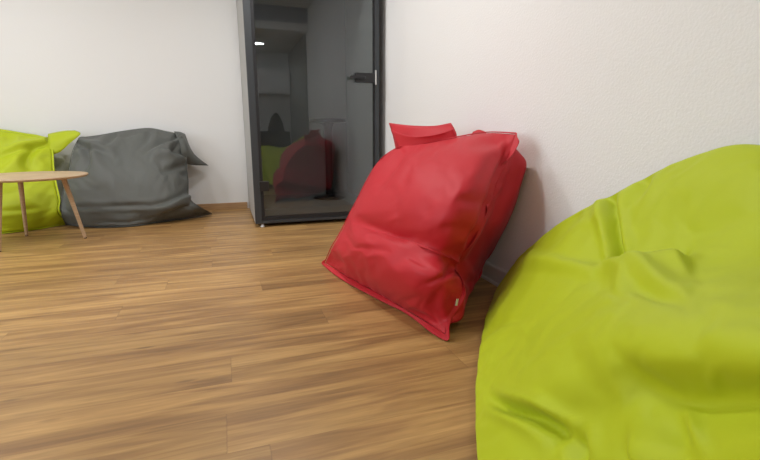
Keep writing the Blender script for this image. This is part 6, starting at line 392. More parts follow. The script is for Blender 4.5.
0,0,-1,1,-1,-1,0,0,0,0,-1,-1,1,-1,1,-1,0,0,-1,0,-1,0,-1,0,-1,1,-2,-1,6,-5,2,16,-4,1,-1,5,1,-6,1,2,1,1,-1,2,0,0,-1,1,0,-1,1,1,-1,-1,1,-1,0,0,0,0,0,-1,0,0,0,-1,0,0,0,-1,0,0,-2,2,-1,0,0,-1,0,0,-2,1,-1,1,-1,-5,3,5,-2,1,16,-4,-1,4,2,-3,2,-5,4,1,0,0,1,1,-1,1,0,0,0,-1,1,0,-1,0,0,0,0,0,0,0,-1,1,-1,0,-2,1,0,0,0,-2,1,-1,0,1,-1,-1,0,1,-2,0,-1,0,-1,0,4,-7,5,0,4,14,-4,3,3,-2,2,-4,1,2,0,1,0,1,0,0,0,1,0,0,0,-1,0,0,0,-1,2,-1,0,0,0,-1,1,-1,-1,1,-1,0,-1,1,-1,0,-2,1,1,-2,1,-1,0,-2,2,-1,-3,1,2,-1,3,-5,3,2,12,-1,3,0,1,0,-4,3,1,-1,2,0,0,1,-1,2,-1,0,1,-1,1,-1,-1,0,2,-1,0,0,1,-1,-1,1,-1,-1,1,-1,0,0,-2,1,0,-2,2,-2,1,-1,1,-1,-3,3,0,-4,1,1,1,1,-1,-2,2,11,1,2,-1,2,-1,-2,2,0,0,1,1,-1,1,1,0,0,-1,1,0,0,1,-2,0,1,1,-1,0,1,-1,0,-1,1,-1,-1,0,-1,1,-1,0,0,-2,0,0,1,-1,0,1,-3,0,1,1,-4,1,2,-1,1,0,2,10,3,0,1,0,-3,3,1,-2,1,1,0,-1,2,0,1,-1,0,1,-1,1,0,0,-2,3,-1,0,1,0,-1,1,-1,-1,0,-1,0,0,-1,0,0,-1,0,-2,0,2,-1,0,0,-1,0,-2,3,-2,-1,-1,2,1,0,1,11,2,0,0,0,-1,2,0,-1,0,2,0,-1,1,0,1,0,1,-2,1,1,-1,1,-1,1,1,-1,1,0,0,-1,1,-1,-2,0,0,0,-1,0,-1,0,0,-1,-2,1,1,0,0,-1,-1,0,1,-1,-1,1,-2,3,-1,2,12,1,0,-1,-1,3,-2,2,-1,0,1,1,-2,2,0,0,0,1,-1,1,1,-1,0,1,-1,2,-1,2,-1,1,-2,1,-2,0,0,-1,-1,0,-1,0,-1,1,-2,2,-2,-1,2,-1,-1,1,-1,1,-3,2,-1,1,
0,-2,17258,-79,-3,-3,-1,0,1,2,5,4,7,8,8,8,6,5,5,6,4,5,5,4,3,5,3,6,7,6,6,3,4,2,2,0,0,-2,-2,-2,0,1,1,-1,2,-1,2,0,1,0,2,0,2,1,0,2,-1,2,-1,0,0,0,-1,-69,-63,-23,-14,32,-29,33,-31,17,8,16,-13,37,-8,-11,17,8,26,-12,0,1,-15,24,2,8,7,5,16,-9,-14,20,8,-16,25,-22,9,12,-14,-18,26,-10,-12,19,-10,18,-19,9,5,-10,19,-4,-13,14,-13,10,11,-6,-15,7,14,-11,-76,-60,-31,4,20,-26,20,13,-32,27,4,6,18,5,2,7,1,5,8,1,7,8,3,-9,24,-30,19,1,4,2,1,4,2,20,-9,-15,24,-11,-24,28,-19,1,9,4,4,5,-21,17,-6,9,9,-2,-17,13,-10,11,9,-2,-11,-9,21,-78,-60,-26,6,13,-16,40,-48,16,17,4,4,34,-7,0,0,-12,34,-17,34,-15,1,0,-2,-13,54,-23,-1,1,-1,-1,-4,-3,-7,42,-12,-18,30,-31,21,-16,21,-20,8,4,5,3,-18,15,3,9,-3,9,-19,5,0,4,8,2,-4,-12,-75,-60,-12,-10,11,42,-49,-8,27,-2,12,2,22,2,4,3,26,-21,-1,-5,-3,24,4,-16,17,24,-19,5,7,-13,-7,-3,12,0,-9,27,-29,38,-29,13,13,-15,16,-28,5,6,4,1,5,1,2,6,7,5,-9,-3,-11,6,6,3,8,-67,-70,12,-14,50,-59,12,-8,26,-7,17,-6,17,23,-4,-2,-14,12,1,3,8,3,2,7,0,10,0,2,7,-24,-9,16,0,-1,-1,-8,9,30,-11,0,1,0,-1,-2,-6,-15,16,1,2,4,2,2,1,13,-2,2,2,-13,-4,9,9,-53,-65,2,48,-65,5,9,8,3,6,5,3,12,11,1,1,6,-1,2,6,3,4,4,-7,8,11,-6,-4,15,-31,6,-5,8,0,1,7,-8,30,-9,2,1,6,0,1,0,-3,-6,-2,-9,19,2,2,1,-37,28,6,4,0,0,1,7,-34,-61,34,-34,19,-49,32,-4,9,5,4,6,14,8,2,1,0,5,7,4,5,-1,-1,-7,4,6,1,4,9,-29,4,2,-1,-2,1,3,2,21,-3,3,4,2,2,3,4,3,-6,1,0,1,1,-2,-5,-11,-36,48,4,0,1,0,-1,-12,-50,12,10,-48,-13,30,-4,13,1,
0,10,17,7,-3,1,6,11,4,2,1,0,-6,1,7,-5,-9,18,-6,-17,6,-2,6,0,-6,1,3,1,16,3,4,3,4,3,4,4,-2,3,1,2,4,-3,0,-8,-21,-25,34,11,2,0,-4,6,-27,-3,-47,8,-17,20,5,5,7,2,7,23,-6,2,8,10,8,3,1,1,-2,-3,-2,-2,-1,-1,-2,-2,-4,-1,10,2,-13,0,6,1,1,9,5,5,4,5,3,4,4,6,2,3,2,2,-1,0,0,-9,-12,-24,24,7,3,-2,20,-36,9,-61,19,-13,17,0,2,9,5,8,11,7,9,6,9,7,-2,2,5,-20,6,4,5,-15,6,-9,4,1,4,1,1,0,-22,12,1,4,5,5,6,7,6,4,4,5,5,1,3,3,1,0,0,-1,0,3,-13,-25,23,4,-7,31,-24,-43,7,-34,38,0,-6,-6,4,7,7,10,13,9,11,6,6,3,0,0,1,-3,-18,4,2,0,2,0,3,2,2,1,-2,-26,11,4,3,5,6,7,7,8,2,5,5,4,2,3,2,3,0,0,0,2,-12,11,-12,-12,15,-2,38,-46,10,-47,-9,23,26,-1,-4,-10,3,3,3,17,9,9,8,6,4,1,0,-2,-2,0,-1,-11,2,3,10,-16,11,6,3,-21,-6,6,3,4,6,6,5,7,5,5,4,4,6,1,3,4,4,3,-1,0,-1,2,-13,9,-6,0,-3,39,-40,-9,-45,13,0,13,12,6,2,18,0,1,7,7,5,5,3,3,1,0,-2,-3,-2,-3,-4,1,3,3,-11,25,-3,0,-1,-1,-5,-1,2,2,4,0,-3,-2,4,14,12,5,2,4,6,5,3,2,2,-2,1,0,-11,6,-4,4,37,-41,-14,-39,12,-1,10,5,6,10,9,7,8,8,7,6,7,9,-6,1,-2,-2,-3,-3,-1,-2,2,2,1,2,-2,0,-3,25,2,-4,-1,-1,2,1,2,0,1,0,-1,-6,-2,-3,6,12,19,6,5,2,2,0,-1,-4,1,-3,13,35,-53,4,-43,20,-18,20,4,10,-2,12,7,6,6,6,4,5,5,3,2,0,-1,-2,-2,-2,-1,2,3,3,4,2,3,1,4,2,2,1,1,1,3,2,9,2,1,0,-1,-2,-1,-2,-1,0,0,1,5,7,10,6,-4,3,1,11,38,-48,-15,-24,21,-26,24,7,2,15,3,4,5,6,5,2,-1,5,4,2,14,-10,
-1,-5,1,2,0,3,5,2,1,2,0,2,-1,3,2,4,3,4,3,5,4,3,0,1,-2,7,-2,0,0,3,1,2,1,1,1,-2,-9,13,2,42,-72,9,12,-32,-5,23,5,19,-4,-3,13,5,5,2,4,4,-3,2,-5,24,-5,-10,6,3,3,-11,19,-7,0,1,1,1,0,-1,-4,15,-9,20,-2,-6,8,3,3,3,1,1,2,1,2,3,3,3,-1,8,1,0,-4,-1,-20,17,44,-70,18,-18,-19,23,-3,24,-13,23,-7,0,13,-1,6,3,6,-12,15,-9,16,3,1,2,2,-13,17,-19,8,4,2,1,1,5,-3,-2,-10,28,1,-1,0,-5,14,-5,8,-1,1,1,3,2,3,2,4,3,1,4,0,1,0,1,-24,45,-65,9,-30,18,-1,19,-18,28,2,0,-5,10,3,11,-5,1,-10,22,-9,25,-3,-1,-1,-8,13,-11,-6,4,12,-6,2,11,-5,-2,-14,21,4,11,-2,0,-2,-3,13,6,-5,1,-6,10,7,-1,2,-1,5,2,4,4,-13,13,-1,-15,45,-56,-24,10,2,17,-14,1,20,3,16,-9,1,2,1,-6,18,-16,19,1,17,6,-4,-11,11,-12,1,-3,-4,18,-6,5,-12,11,8,-17,27,-11,7,10,-1,-1,-6,15,4,-5,-2,-4,15,-1,-2,12,-1,2,2,-9,8,9,-19,12,5,44,-73,6,2,13,-15,0,18,1,22,-12,-3,-1,4,18,-4,0,-11,21,3,14,5,2,-11,-13,8,0,6,-14,16,3,-10,0,3,4,21,-19,17,-10,7,4,5,2,7,2,-6,-2,-6,17,0,-4,14,-2,2,4,3,-18,14,10,-17,12,42,-57,-8,-1,-11,16,9,5,13,-14,-12,21,2,4,7,5,5,-15,18,4,19,-3,-13,9,-12,14,-21,9,0,5,1,7,-14,7,5,8,16,-24,11,3,4,14,-5,-8,9,5,-10,-3,11,8,-7,13,-1,5,3,4,-18,14,0,-2,4,43,-69,5,1,7,-9,20,8,-29,13,10,6,8,-14,14,7,5,-8,14,3,19,-18,5,3,-1,9,-21,14,-17,15,-11,8,1,4,3,9,-1,20,-27,8,5,4,9,9,-12,-8,6,2,6,0,10,-6,11,4,3,2,1,3,-5,-20,13,42,-65,10,-7,-7,25,1,-28,16,15,7,-9,-8,19,-3,12,2,9,-3,5,9,4,2,2,-17,6,3,6,-24,10,1,7,-7,8,
5,5,3,6,14,-25,13,-14,23,-3,13,-17,1,-2,9,3,5,5,7,5,5,0,2,-3,-1,-18,-10,42,-54,-13,3,12,10,-30,22,20,-18,-5,-1,14,7,11,2,-1,11,-3,7,16,-3,-5,-5,3,-7,14,-10,-12,9,-8,7,4,4,5,4,3,4,6,9,-32,20,3,4,13,-11,-8,5,6,2,6,6,6,8,0,2,-3,-3,-3,-2,-18,43,-62,3,14,-11,-15,33,6,-35,8,8,13,-7,19,0,2,16,-4,3,10,12,-19,10,-4,-2,-2,13,-23,10,-10,8,-5,7,5,4,5,2,2,2,3,8,8,-18,3,3,4,3,1,7,-7,7,4,6,8,-1,-1,-4,-1,1,15,-20,43,-48,-10,-6,-4,40,0,-15,-32,6,14,18,-8,15,3,4,16,11,-10,19,-22,12,-5,6,-8,15,-25,11,-10,4,1,2,4,3,5,4,3,3,6,-13,26,-2,-5,-6,2,1,2,-3,7,2,4,4,2,1,3,1,0,0,3,14,-10,43,-64,6,-1,14,23,-3,-11,-41,-1,15,21,0,13,-2,14,17,2,11,-20,13,-10,8,-8,17,-29,13,-6,8,-9,0,5,3,2,7,3,5,7,-22,21,6,2,-17,21,-3,1,3,0,0,1,2,2,2,2,1,0,-1,9,-14,3,21,44,-50,-10,-3,22,7,19,-5,-45,-21,11,17,24,-2,16,15,10,5,-7,-14,21,-7,-7,16,-25,10,-11,14,-8,4,-6,6,2,11,-9,9,12,-29,31,-1,-5,4,-20,15,5,5,4,4,9,2,1,-1,2,1,-1,-1,-2,8,-19,-6,33,46,-44,-19,6,28,-9,-3,45,-47,-44,-3,19,28,20,19,10,3,-5,-14,16,-13,20,-7,0,-18,1,-6,15,1,-10,5,2,14,-4,-10,17,-30,33,1,2,4,-17,6,-5,4,4,5,4,10,8,3,2,-1,-1,4,-2,-8,4,-6,45,-30,47,-39,-12,-11,15,20,-18,54,-24,-66,-24,15,49,37,15,0,-6,-7,-5,15,-17,9,9,2,-29,4,3,8,3,-11,8,1,12,-22,27,-34,8,37,-7,-1,-3,-6,1,-1,0,4,2,2,0,21,4,1,-2,-2,-1,4,-13,12,17,45,-37,47,-47,15,-19,-11,15,18,34,0,-78,-44,26,60,42,8,-10,-8,-8,16,-10,-10,8,10,5,-32,5,3,8,1,1,7,-6,-8,-10,37,-20,-30,36,8,4,-9,14,-12,-3,0,4,
4,3,13,6,4,1,-1,-1,-15,1,6,29,-6,54,-30,46,-31,-11,-6,-4,-7,33,34,0,-85,-43,40,65,36,-5,-8,-12,12,-7,-24,37,-23,22,-10,-22,0,10,11,-2,-5,8,-23,7,-1,18,16,-29,-38,46,8,6,5,-21,-1,4,13,15,12,4,-7,-4,0,0,-2,3,0,19,45,-16,-25,-27,45,-36,-20,9,2,9,28,22,-23,-81,-22,47,63,27,-10,-10,3,-6,-20,-19,51,11,-19,-12,-15,15,-7,8,13,-9,-16,16,10,-11,-33,23,25,-4,-32,-15,27,13,-2,0,5,14,22,18,1,-13,-12,-1,6,9,8,1,3,-10,-8,-28,-3,43,-48,10,-13,13,22,23,5,-49,-56,6,47,46,15,-11,-8,-7,-13,-45,69,24,-16,1,-30,12,-10,3,1,21,-26,12,-1,7,7,-3,-14,-40,34,20,2,0,-1,0,2,3,9,15,15,6,-13,-20,-9,3,7,4,6,1,-3,0,-12,-11,40,-35,-11,5,11,27,21,-21,-52,-22,23,25,29,6,-13,-12,-16,-19,57,18,10,-12,-9,-13,-9,14,-12,-8,16,14,-10,-11,2,7,8,12,-10,-18,-43,32,26,1,1,0,1,6,9,22,11,-1,-19,-18,-5,2,4,7,4,1,1,-9,8,37,-28,-6,-6,18,21,13,-25,-46,-10,29,14,3,-13,-13,28,27,-1,7,10,6,-6,-20,4,-14,13,-15,-6,15,2,11,-7,-16,0,5,13,16,-2,-6,-23,-32,-2,32,13,0,3,11,16,18,10,-8,-25,-19,8,3,6,4,4,0,0,1,35,-36,12,5,1,0,22,-28,-30,-12,-11,18,22,27,16,13,1,-13,1,8,5,0,-9,-16,6,5,-18,-3,11,3,6,7,-7,-12,-10,6,14,15,10,-5,-11,-11,-14,-17,-11,6,31,18,19,19,5,-17,-16,-17,9,6,6,7,-2,1,-6,34,-32,23,1,-10,-4,-9,-17,-28,-11,41,32,6,6,14,14,-1,-16,-6,5,7,3,-1,-19,14,-18,1,-6,14,-5,-2,12,8,-10,-12,-12,7,15,13,7,2,-6,-8,-7,-7,-11,-21,-22,50,38,16,-3,-7,-23,-5,9,4,7,1,9,-9,32,-25,35,-21,-14,-14,-18,-22,30,18,4,13,8,6,12,15,2,-17,-13,3,7,7,3,-17,12,-18,-6,6,6,-10,14,-7,13,5,-12,-16,-8,11,11,10,5,1,0,-5,-3,-3,-8,-8,-30,-7,71,14,0,-22,-9,5,4,6,
4,9,2,31,-16,35,-40,-26,-24,12,31,5,4,2,2,8,7,9,18,3,-14,-14,-7,9,7,10,-15,11,-22,-2,8,-8,6,-2,5,7,7,3,-22,-17,5,10,9,6,1,1,0,1,0,5,-9,-5,-18,-37,58,28,-14,-7,-8,6,4,10,18,-9,29,-3,13,-66,-16,35,17,3,2,1,0,5,2,7,4,20,6,-8,-17,-11,4,17,-9,17,-13,-16,4,5,-8,0,4,3,2,10,11,-19,-21,-6,9,10,8,3,-1,0,-1,3,4,8,-9,0,-13,-48,25,32,20,-16,0,-6,18,21,-17,29,8,-70,3,40,9,-1,0,0,0,1,3,2,3,4,17,8,-1,-13,-14,-8,15,7,11,-23,-1,1,3,-7,0,-1,10,-8,12,16,-12,-22,-14,4,10,14,4,-1,-1,-7,2,1,7,7,8,-6,-21,-53,-2,51,18,9,10,-14,37,-27,26,-6,-93,95,-2,3,-4,0,0,0,0,1,2,2,1,15,10,2,-7,-13,-17,13,11,6,-11,-5,-5,1,0,0,-1,4,-1,4,20,-7,-18,-19,-2,10,19,-2,-2,2,0,-4,-5,5,9,15,-3,-6,-17,-47,-36,73,16,12,23,20,-33,25,-17,-71,105,-22,-2,4,0,1,-1,0,-1,1,0,1,12,13,-1,2,-11,-16,-7,23,0,-6,0,-2,-5,0,0,-2,-2,8,-7,27,-2,-17,-26,3,6,15,-1,3,1,-2,-4,1,-5,5,10,8,6,-6,-14,-37,-63,61,36,40,28,-42,24,-20,-55,86,-3,-14,6,-3,9,-5,-2,0,-1,-2,3,8,9,2,10,-10,-10,-14,-15,32,8,-17,8,1,-15,0,12,-8,-8,7,19,4,-15,-26,5,8,1,8,3,-2,-1,-4,-1,2,-8,9,7,9,6,-3,-11,-23,-63,0,102,47,-41,22,-20,-41,70,-3,-2,-3,5,-5,7,-6,-2,-1,-3,5,3,13,-7,15,-13,8,-22,-23,39,-12,10,5,-14,2,-11,17,-17,5,-3,17,0,1,-32,15,1,-9,9,7,-2,-5,5,-6,1,-7,5,6,1,9,6,4,-9,-16,-45,-33,126,-12,22,-19,-37,62,5,-1,-2,-1,-1,0,3,-15,14,-10,3,2,2,9,9,-6,0,-17,-22,37,-15,9,9,-17,8,-14,18,-19,3,6,12,-5,-18,16,-10,-4,-8,12,-1,6,-7,7,-5,-2,-3,-2,13,-12,10,5,8,5,-5,-11,-34,-17,58,23,-27,23,14,-4,0,-1,1,-1,
0,0,-12,18,-5,-3,1,-5,9,3,4,7,-29,4,18,-15,6,12,-18,12,-16,19,-13,-8,11,8,-8,-12,8,4,-18,6,3,-1,1,1,1,6,-10,-7,7,9,-12,5,2,2,4,5,5,-18,-10,-12,23,4,0,-1,1,0,-1,1,0,0,1,0,0,1,0,1,-1,2,-1,0,0,1,-1,-1,0,1,0,0,0,0,-1,0,0,-2,0,-2,-1,-2,-1,-1,-2,0,-1,-1,0,0,1,0,0,1,0,0,-1,1,0,0,-1,1,0,0,0,4287,-10,-10,10,0,1,-4,3,-1,1,1,2,0,0,1,1,0,1,1,1,0,2,0,2,1,1,2,1,0,2,0,0,0,0,0,0,-1,0,2,-1,0,0,0,0,0,-2,2,-1,-3,0,0,1,1,-5,2,1,0,-1,2,-14,3,-13,14,-5,-3,3,-2,2,-2,1,-1,0,0,-1,0,0,0,1,0,1,0,2,1,1,2,1,0,1,1,0,1,-1,0,1,-1,0,1,0,0,1,-1,-1,1,-1,-1,-2,-1,-1,-2,-1,-2,1,1,-2,0,0,2,-6,-5,-1,17,-12,5,1,-4,1,0,-2,-1,-1,-2,-1,-2,0,-2,1,-1,0,1,1,1,2,0,2,0,2,-1,2,-1,1,-1,1,0,-1,1,1,0,0,1,-1,0,-2,1,-3,-2,-1,-3,-3,-1,-2,-1,1,-2,-1,1,1,-3,-9,10,13,-8,4,-1,-2,-1,0,-3,-2,-2,-2,-4,-1,-2,-2,0,-1,0,0,1,1,1,3,0,0,1,0,1,-1,2,-1,0,0,0,0,2,0,1,0,-1,0,-2,-2,0,-4,-3,-2,-5,-1,-5,4,-5,0,0,3,-2,-3,-12,23,9,-7,0,-1,3,-3,-3,-2,-3,-3,-5,-2,-3,-3,-2,-2,0,-1,1,0,2,1,2,0,0,1,0,0,1,-1,1,-1,0,0,3,-1,2,0,0,-1,0,-3,-1,-3,-2,-4,-4,-5,-2,-2,-4,2,-4,4,-4,3,-2,-4,30,7,-8,6,-3,1,-2,-3,-4,-3,-4,-5,-5,-3,-3,-2,-2,-2,0,0,1,1,2,1,0,1,0,0,0,0,1,-2,1,0,1,-1,4,0,0,1,-1,-2,-2,-1,-4,-2,-6,-4,-4,-3,-4,-2,-1,-3,4,-4,3,-2,-5,39,2,-9,9,-2,-1,-3,-3,-3,-5,-4,-6,-4,-5,-3,-3,-2,-2,0,-1,1,2,2,1,0,0,0,1,-1,0,0,0,
0,0,0,1,2,2,0,0,-1,-1,-2,-3,-2,-5,-5,-5,-4,-4,-4,-2,-1,-3,4,-4,0,3,1,43,-1,-8,8,2,-2,-4,-3,-4,-5,-4,-7,-4,-5,-4,-2,-3,-2,1,-2,2,0,2,1,0,0,-1,1,-3,7,-2,-1,0,1,-1,1,2,1,0,0,-1,-1,-3,-4,3,-7,-6,-5,-5,-4,-5,1,-5,-1,2,-3,1,4,3,44,-1,-8,8,-1,3,-5,-4,-4,-5,-5,-6,-5,-6,-3,-3,-3,-1,-2,0,0,2,3,3,0,0,-1,0,-1,0,0,0,-1,0,1,3,1,2,1,-1,-1,-1,-2,-4,-3,-4,-4,-8,-3,-6,0,-6,0,-3,1,-1,0,4,6,41,3,-7,0,9,-5,0,-6,-3,-4,-7,-5,-6,-4,-5,-2,-3,-2,-1,0,-1,4,3,1,1,-1,0,0,-1,0,0,0,0,0,0,1,4,2,0,-1,-1,-1,-3,-2,-4,-4,-5,-7,-1,-7,-3,-1,-4,1,-3,0,1,2,6,39,4,-7,0,7,0,-6,-6,2,-4,-10,-3,-7,-4,-3,-4,-3,-2,1,3,-3,-1,8,-1,0,0,0,0,-1,1,-1,0,0,0,-1,4,0,5,-4,1,1,-2,-1,-5,-3,-3,-4,-8,-4,-1,-6,-2,-2,-2,1,-1,0,2,7,37,4,-5,-2,9,-3,-9,2,-4,0,-14,3,-11,0,-7,-4,1,-1,1,-5,5,-1,-1,9,-6,1,1,0,-1,1,-1,1,-1,1,-2,4,4,-3,3,-5,2,0,1,-10,0,0,-5,-10,1,-7,-3,-4,0,-1,-2,1,0,1,8,34,6,-4,-4,9,-5,0,-9,4,-8,-10,1,1,-16,1,1,-1,-4,-4,2,1,1,3,1,3,-6,2,0,0,1,-1,1,0,0,1,0,3,0,1,0,3,-12,4,2,-8,-5,3,-9,-6,-1,-5,-3,-2,1,-1,-2,2,1,8,33,5,-1,-6,6,3,-10,2,-7,-8,6,-9,-12,5,0,-14,3,-1,0,0,0,2,1,1,1,0,0,1,0,2,-6,3,-1,1,0,2,1,1,0,1,0,3,-15,5,0,-7,-5,3,-12,-1,-3,-4,-1,-2,0,2,-2,2,8,34,1,3,-6,3,3,-2,-9,-7,7,-12,-3,1,-13,2,2,-13,6,-4,2,0,2,2,2,0,-4,4,1,-5,4,1,-3,2,-4,3,2,0,3,0,0,4,-13,8,-9,-1,-2,0,-10,0,-8,0,-3,-3,-1,-2,2,1,1,9,32,
7,-5,2,-2,5,-5,-11,4,-2,-11,-1,1,-14,-1,0,3,-12,5,4,-4,0,3,4,-4,4,-4,1,2,0,-2,3,-4,4,-4,5,-3,4,0,6,-11,6,-3,-6,-1,-1,-8,0,-7,-3,-4,-1,-2,-2,-1,0,1,3,7,37,-2,3,-6,7,0,-11,1,0,-10,2,-12,5,-12,-2,-2,-1,1,-8,9,-5,6,-2,-2,4,3,-3,-3,3,2,-2,-1,3,-5,3,3,-3,6,2,-7,4,-4,3,-8,2,-9,-1,-2,-8,-1,-5,-3,1,-2,-2,0,0,3,13,33,5,-5,5,3,-8,-2,1,-9,3,-7,-11,6,-10,-6,1,1,-4,-4,0,9,-4,-2,6,-3,5,-5,4,-4,2,0,2,-5,6,-5,2,7,-2,0,-1,-2,-1,-3,5,-7,-5,-3,-4,-6,-3,-1,-5,-2,2,-2,-1,0,3,9,37,-2,-1,7,-2,-5,-1,-8,6,-7,-6,-10,6,-9,-3,-4,0,-3,-4,2,8,-8,8,-1,-2,4,-3,-1,5,-2,-1,-3,4,-4,8,-4,-2,5,4,-2,-8,3,0,0,-1,-9,-5,-2,-4,-6,0,-6,0,-2,1,1,-3,4,14,31,4,5,0,-3,-1,-9,6,-5,-4,-5,-8,-10,10,-18,12,-11,9,-8,-1,-2,9,-6,8,-2,-1,-4,6,-4,5,-2,-1,-1,0,-3,7,3,-2,-3,4,3,-6,-1,-2,-10,3,1,-11,-3,-1,-5,-5,-1,0,-1,1,0,1,8,36,-1,2,4,-3,-8,4,-3,-4,-3,-6,-15,8,-17,5,3,3,-11,11,-15,9,-1,-2,5,-4,7,-3,-1,-1,1,-3,5,-1,-6,10,-2,0,-2,6,-5,-4,-2,4,0,4,-15,4,-7,-9,1,-5,-3,-3,1,-3,1,2,1,13,33,2,4,-3,4,-8,-2,1,-7,3,-11,-7,-16,7,7,-8,1,-5,11,-7,-8,12,-4,-1,-1,6,-6,5,-4,1,5,-3,-5,7,-3,1,0,6,-7,-5,5,4,-3,-1,-2,2,-15,5,-12,1,-7,-1,-2,-3,2,-1,-1,5,8,34,3,-2,3,0,-5,-3,-1,-6,3,-12,-8,-12,12,-8,4,-6,8,-7,7,-5,-9,12,1,-3,0,0,-4,7,-3,0,-4,8,-3,-4,3,6,-3,-9,9,-2,-2,2,0,-3,3,-8,-12,3,-9,1,-6,1,-4,0,2,0,0,13,33,0,3,2,-6,-1,1,-3,-6,2,-16,0,-16,15,-8,-5,10,-9,7,-2,-1,-10,9,1,1,-1,5,-4,-1,
-1,-1,1,-2,6,-1,-4,10,-13,5,1,2,-3,-1,2,-4,5,-9,-7,-7,1,-7,1,-4,0,-3,3,0,1,9,32,4,-1,-1,-4,0,1,-2,-4,-3,-9,-14,-1,10,-10,3,-5,9,-11,7,3,-12,10,-4,0,6,-7,5,0,-4,1,0,1,3,-6,9,-8,6,-7,7,-4,0,0,0,-3,6,-12,-4,-6,-4,1,-6,2,-5,1,1,0,0,11,34,-4,3,1,-4,-3,2,-1,-1,-6,-10,-6,-9,10,-6,-5,10,-5,-6,12,-14,11,-4,1,0,-6,9,-2,-1,0,1,-1,-1,-3,9,-8,4,6,-9,5,-6,5,-3,2,-3,5,-13,-3,-5,-3,-3,1,-6,3,-4,1,2,-1,12,30,0,2,0,-4,2,-4,2,-7,2,-15,3,-15,8,-9,9,-3,-6,9,-4,-9,6,2,1,0,5,-9,2,2,0,-1,2,-1,5,-3,-5,3,4,3,-11,6,-4,2,1,-2,4,-13,-5,-1,-5,-1,0,-5,0,1,-2,0,2,8,30,1,-2,1,2,-8,4,-7,2,0,-14,1,-9,-6,10,-9,7,-6,6,-5,-7,8,3,-2,-3,2,5,-4,-3,5,-2,-2,1,0,3,1,-5,5,5,-10,5,-4,0,0,2,0,-11,-5,-1,-3,0,-5,0,-3,2,-1,-1,0,11,29,0,0,2,-7,4,-6,3,-4,1,-13,0,-11,5,-5,4,-7,11,-7,-5,0,9,-5,5,-4,-3,2,7,-4,1,-3,0,1,-1,0,-1,7,-7,10,-6,-5,6,-4,-1,2,2,-13,-3,0,-3,-4,-1,-3,1,0,-2,0,0,13,28,-1,3,-7,3,-3,4,-6,0,0,-15,6,-11,-4,6,-2,-7,12,-11,1,0,3,4,-5,3,1,-5,1,4,3,-10,4,1,1,-3,7,-6,1,5,1,-10,5,1,-3,-1,4,-14,1,-5,-1,0,-6,1,-3,2,-2,2,-3,11,27,0,0,-3,-3,4,1,-7,1,0,-15,7,-13,4,-7,5,2,-7,8,-9,3,-5,6,1,1,1,1,-5,1,5,-4,-6,8,-4,6,-5,1,2,4,-2,-8,6,-3,0,0,3,-12,0,-5,-1,-3,-1,-4,2,-2,0,2,-1,7,26,0,2,-4,-5,6,0,-6,0,0,-16,5,0,-13,9,-3,-2,1,-4,6,-7,-1,8,-5,3,0,1,3,-5,1,-3,7,-10,10,-5,1,4,-5,5,2,-10,6,-2,-3,4,0,-12,3,-7,-1,0,-5,-1,-1,0,1,-1,
1,13,23,3,-4,3,-6,5,1,-7,0,-1,-13,6,-6,-9,10,-7,1,4,-5,0,-6,12,-7,1,4,-1,-4,2,0,1,2,-2,4,-9,10,-3,-5,7,-4,6,-9,5,-3,-1,5,-5,-8,2,-6,-2,-1,1,-6,0,1,0,-1,0,8,25,-4,4,-5,1,3,0,-7,0,-2,-10,5,-8,-7,12,-9,-1,4,1,-11,11,-4,1,0,2,-1,3,-4,0,0,-2,2,4,0,-7,5,6,-11,6,5,-10,4,-1,-2,6,-8,-2,-4,-4,-2,1,-3,0,-2,-2,1,-1,1,11,20,3,-1,-1,-2,4,0,-9,2,0,-6,-3,-9,-1,11,-10,-1,7,-12,9,0,-2,1,0,0,-1,1,0,-1,1,-1,-1,-2,7,2,-5,-2,8,-10,11,-9,3,-3,1,5,-11,5,-8,-3,-1,-2,-1,-1,-3,1,0,1,-2,9,19,2,1,-4,3,2,-3,-7,0,3,-4,-9,2,-11,13,-10,6,-4,-8,8,3,-4,1,0,1,-1,1,0,0,0,2,-1,-5,8,-6,3,2,-3,7,-11,11,-12,3,4,0,-9,5,-8,-3,0,-2,-2,1,-4,0,2,-2,1,6,22,-5,5,-5,4,1,-3,-7,1,-1,3,-12,2,-10,11,-8,5,-12,5,6,-5,5,-4,0,4,-2,-1,2,-1,-1,0,4,-3,-4,4,1,0,3,3,-11,9,-3,-8,10,-8,0,3,-11,1,-3,1,-4,2,-3,-1,0,3,-3,9,17,4,-4,2,2,-1,-3,-3,-3,1,1,-8,-1,-9,8,1,-5,-9,9,2,-5,5,-2,-1,4,-2,0,-1,2,-5,7,-2,-3,1,3,-2,-1,8,-7,5,-8,6,0,-9,8,-4,-2,-6,-3,2,-4,-2,3,-4,3,-2,-2,2,7,16,4,-3,1,3,-2,-4,0,-3,-1,0,-6,-1,-9,10,-4,-2,-10,14,-6,1,-1,2,4,-4,1,0,1,-1,-4,7,-5,4,-1,-2,-1,3,5,-8,9,-5,0,-2,-6,6,-3,2,-8,-2,-1,-3,1,-3,2,-2,1,2,-2,4,19,-1,-2,2,2,-4,-5,6,-3,-4,-1,-3,-2,-2,-4,-2,8,-14,12,-4,-1,0,3,4,-4,0,0,-1,1,-2,-1,6,-6,7,-5,-2,5,4,-9,9,-3,-2,2,-8,1,5,-4,-5,-2,-1,-3,0,0,-2,-1,3,-2,3,6,17,1,-2,3,-3,-5,4,-1,1,-5,-2,-2,-5,2,-8,9,-6,0,-6,12,-7,0,6,-2,-4,2,
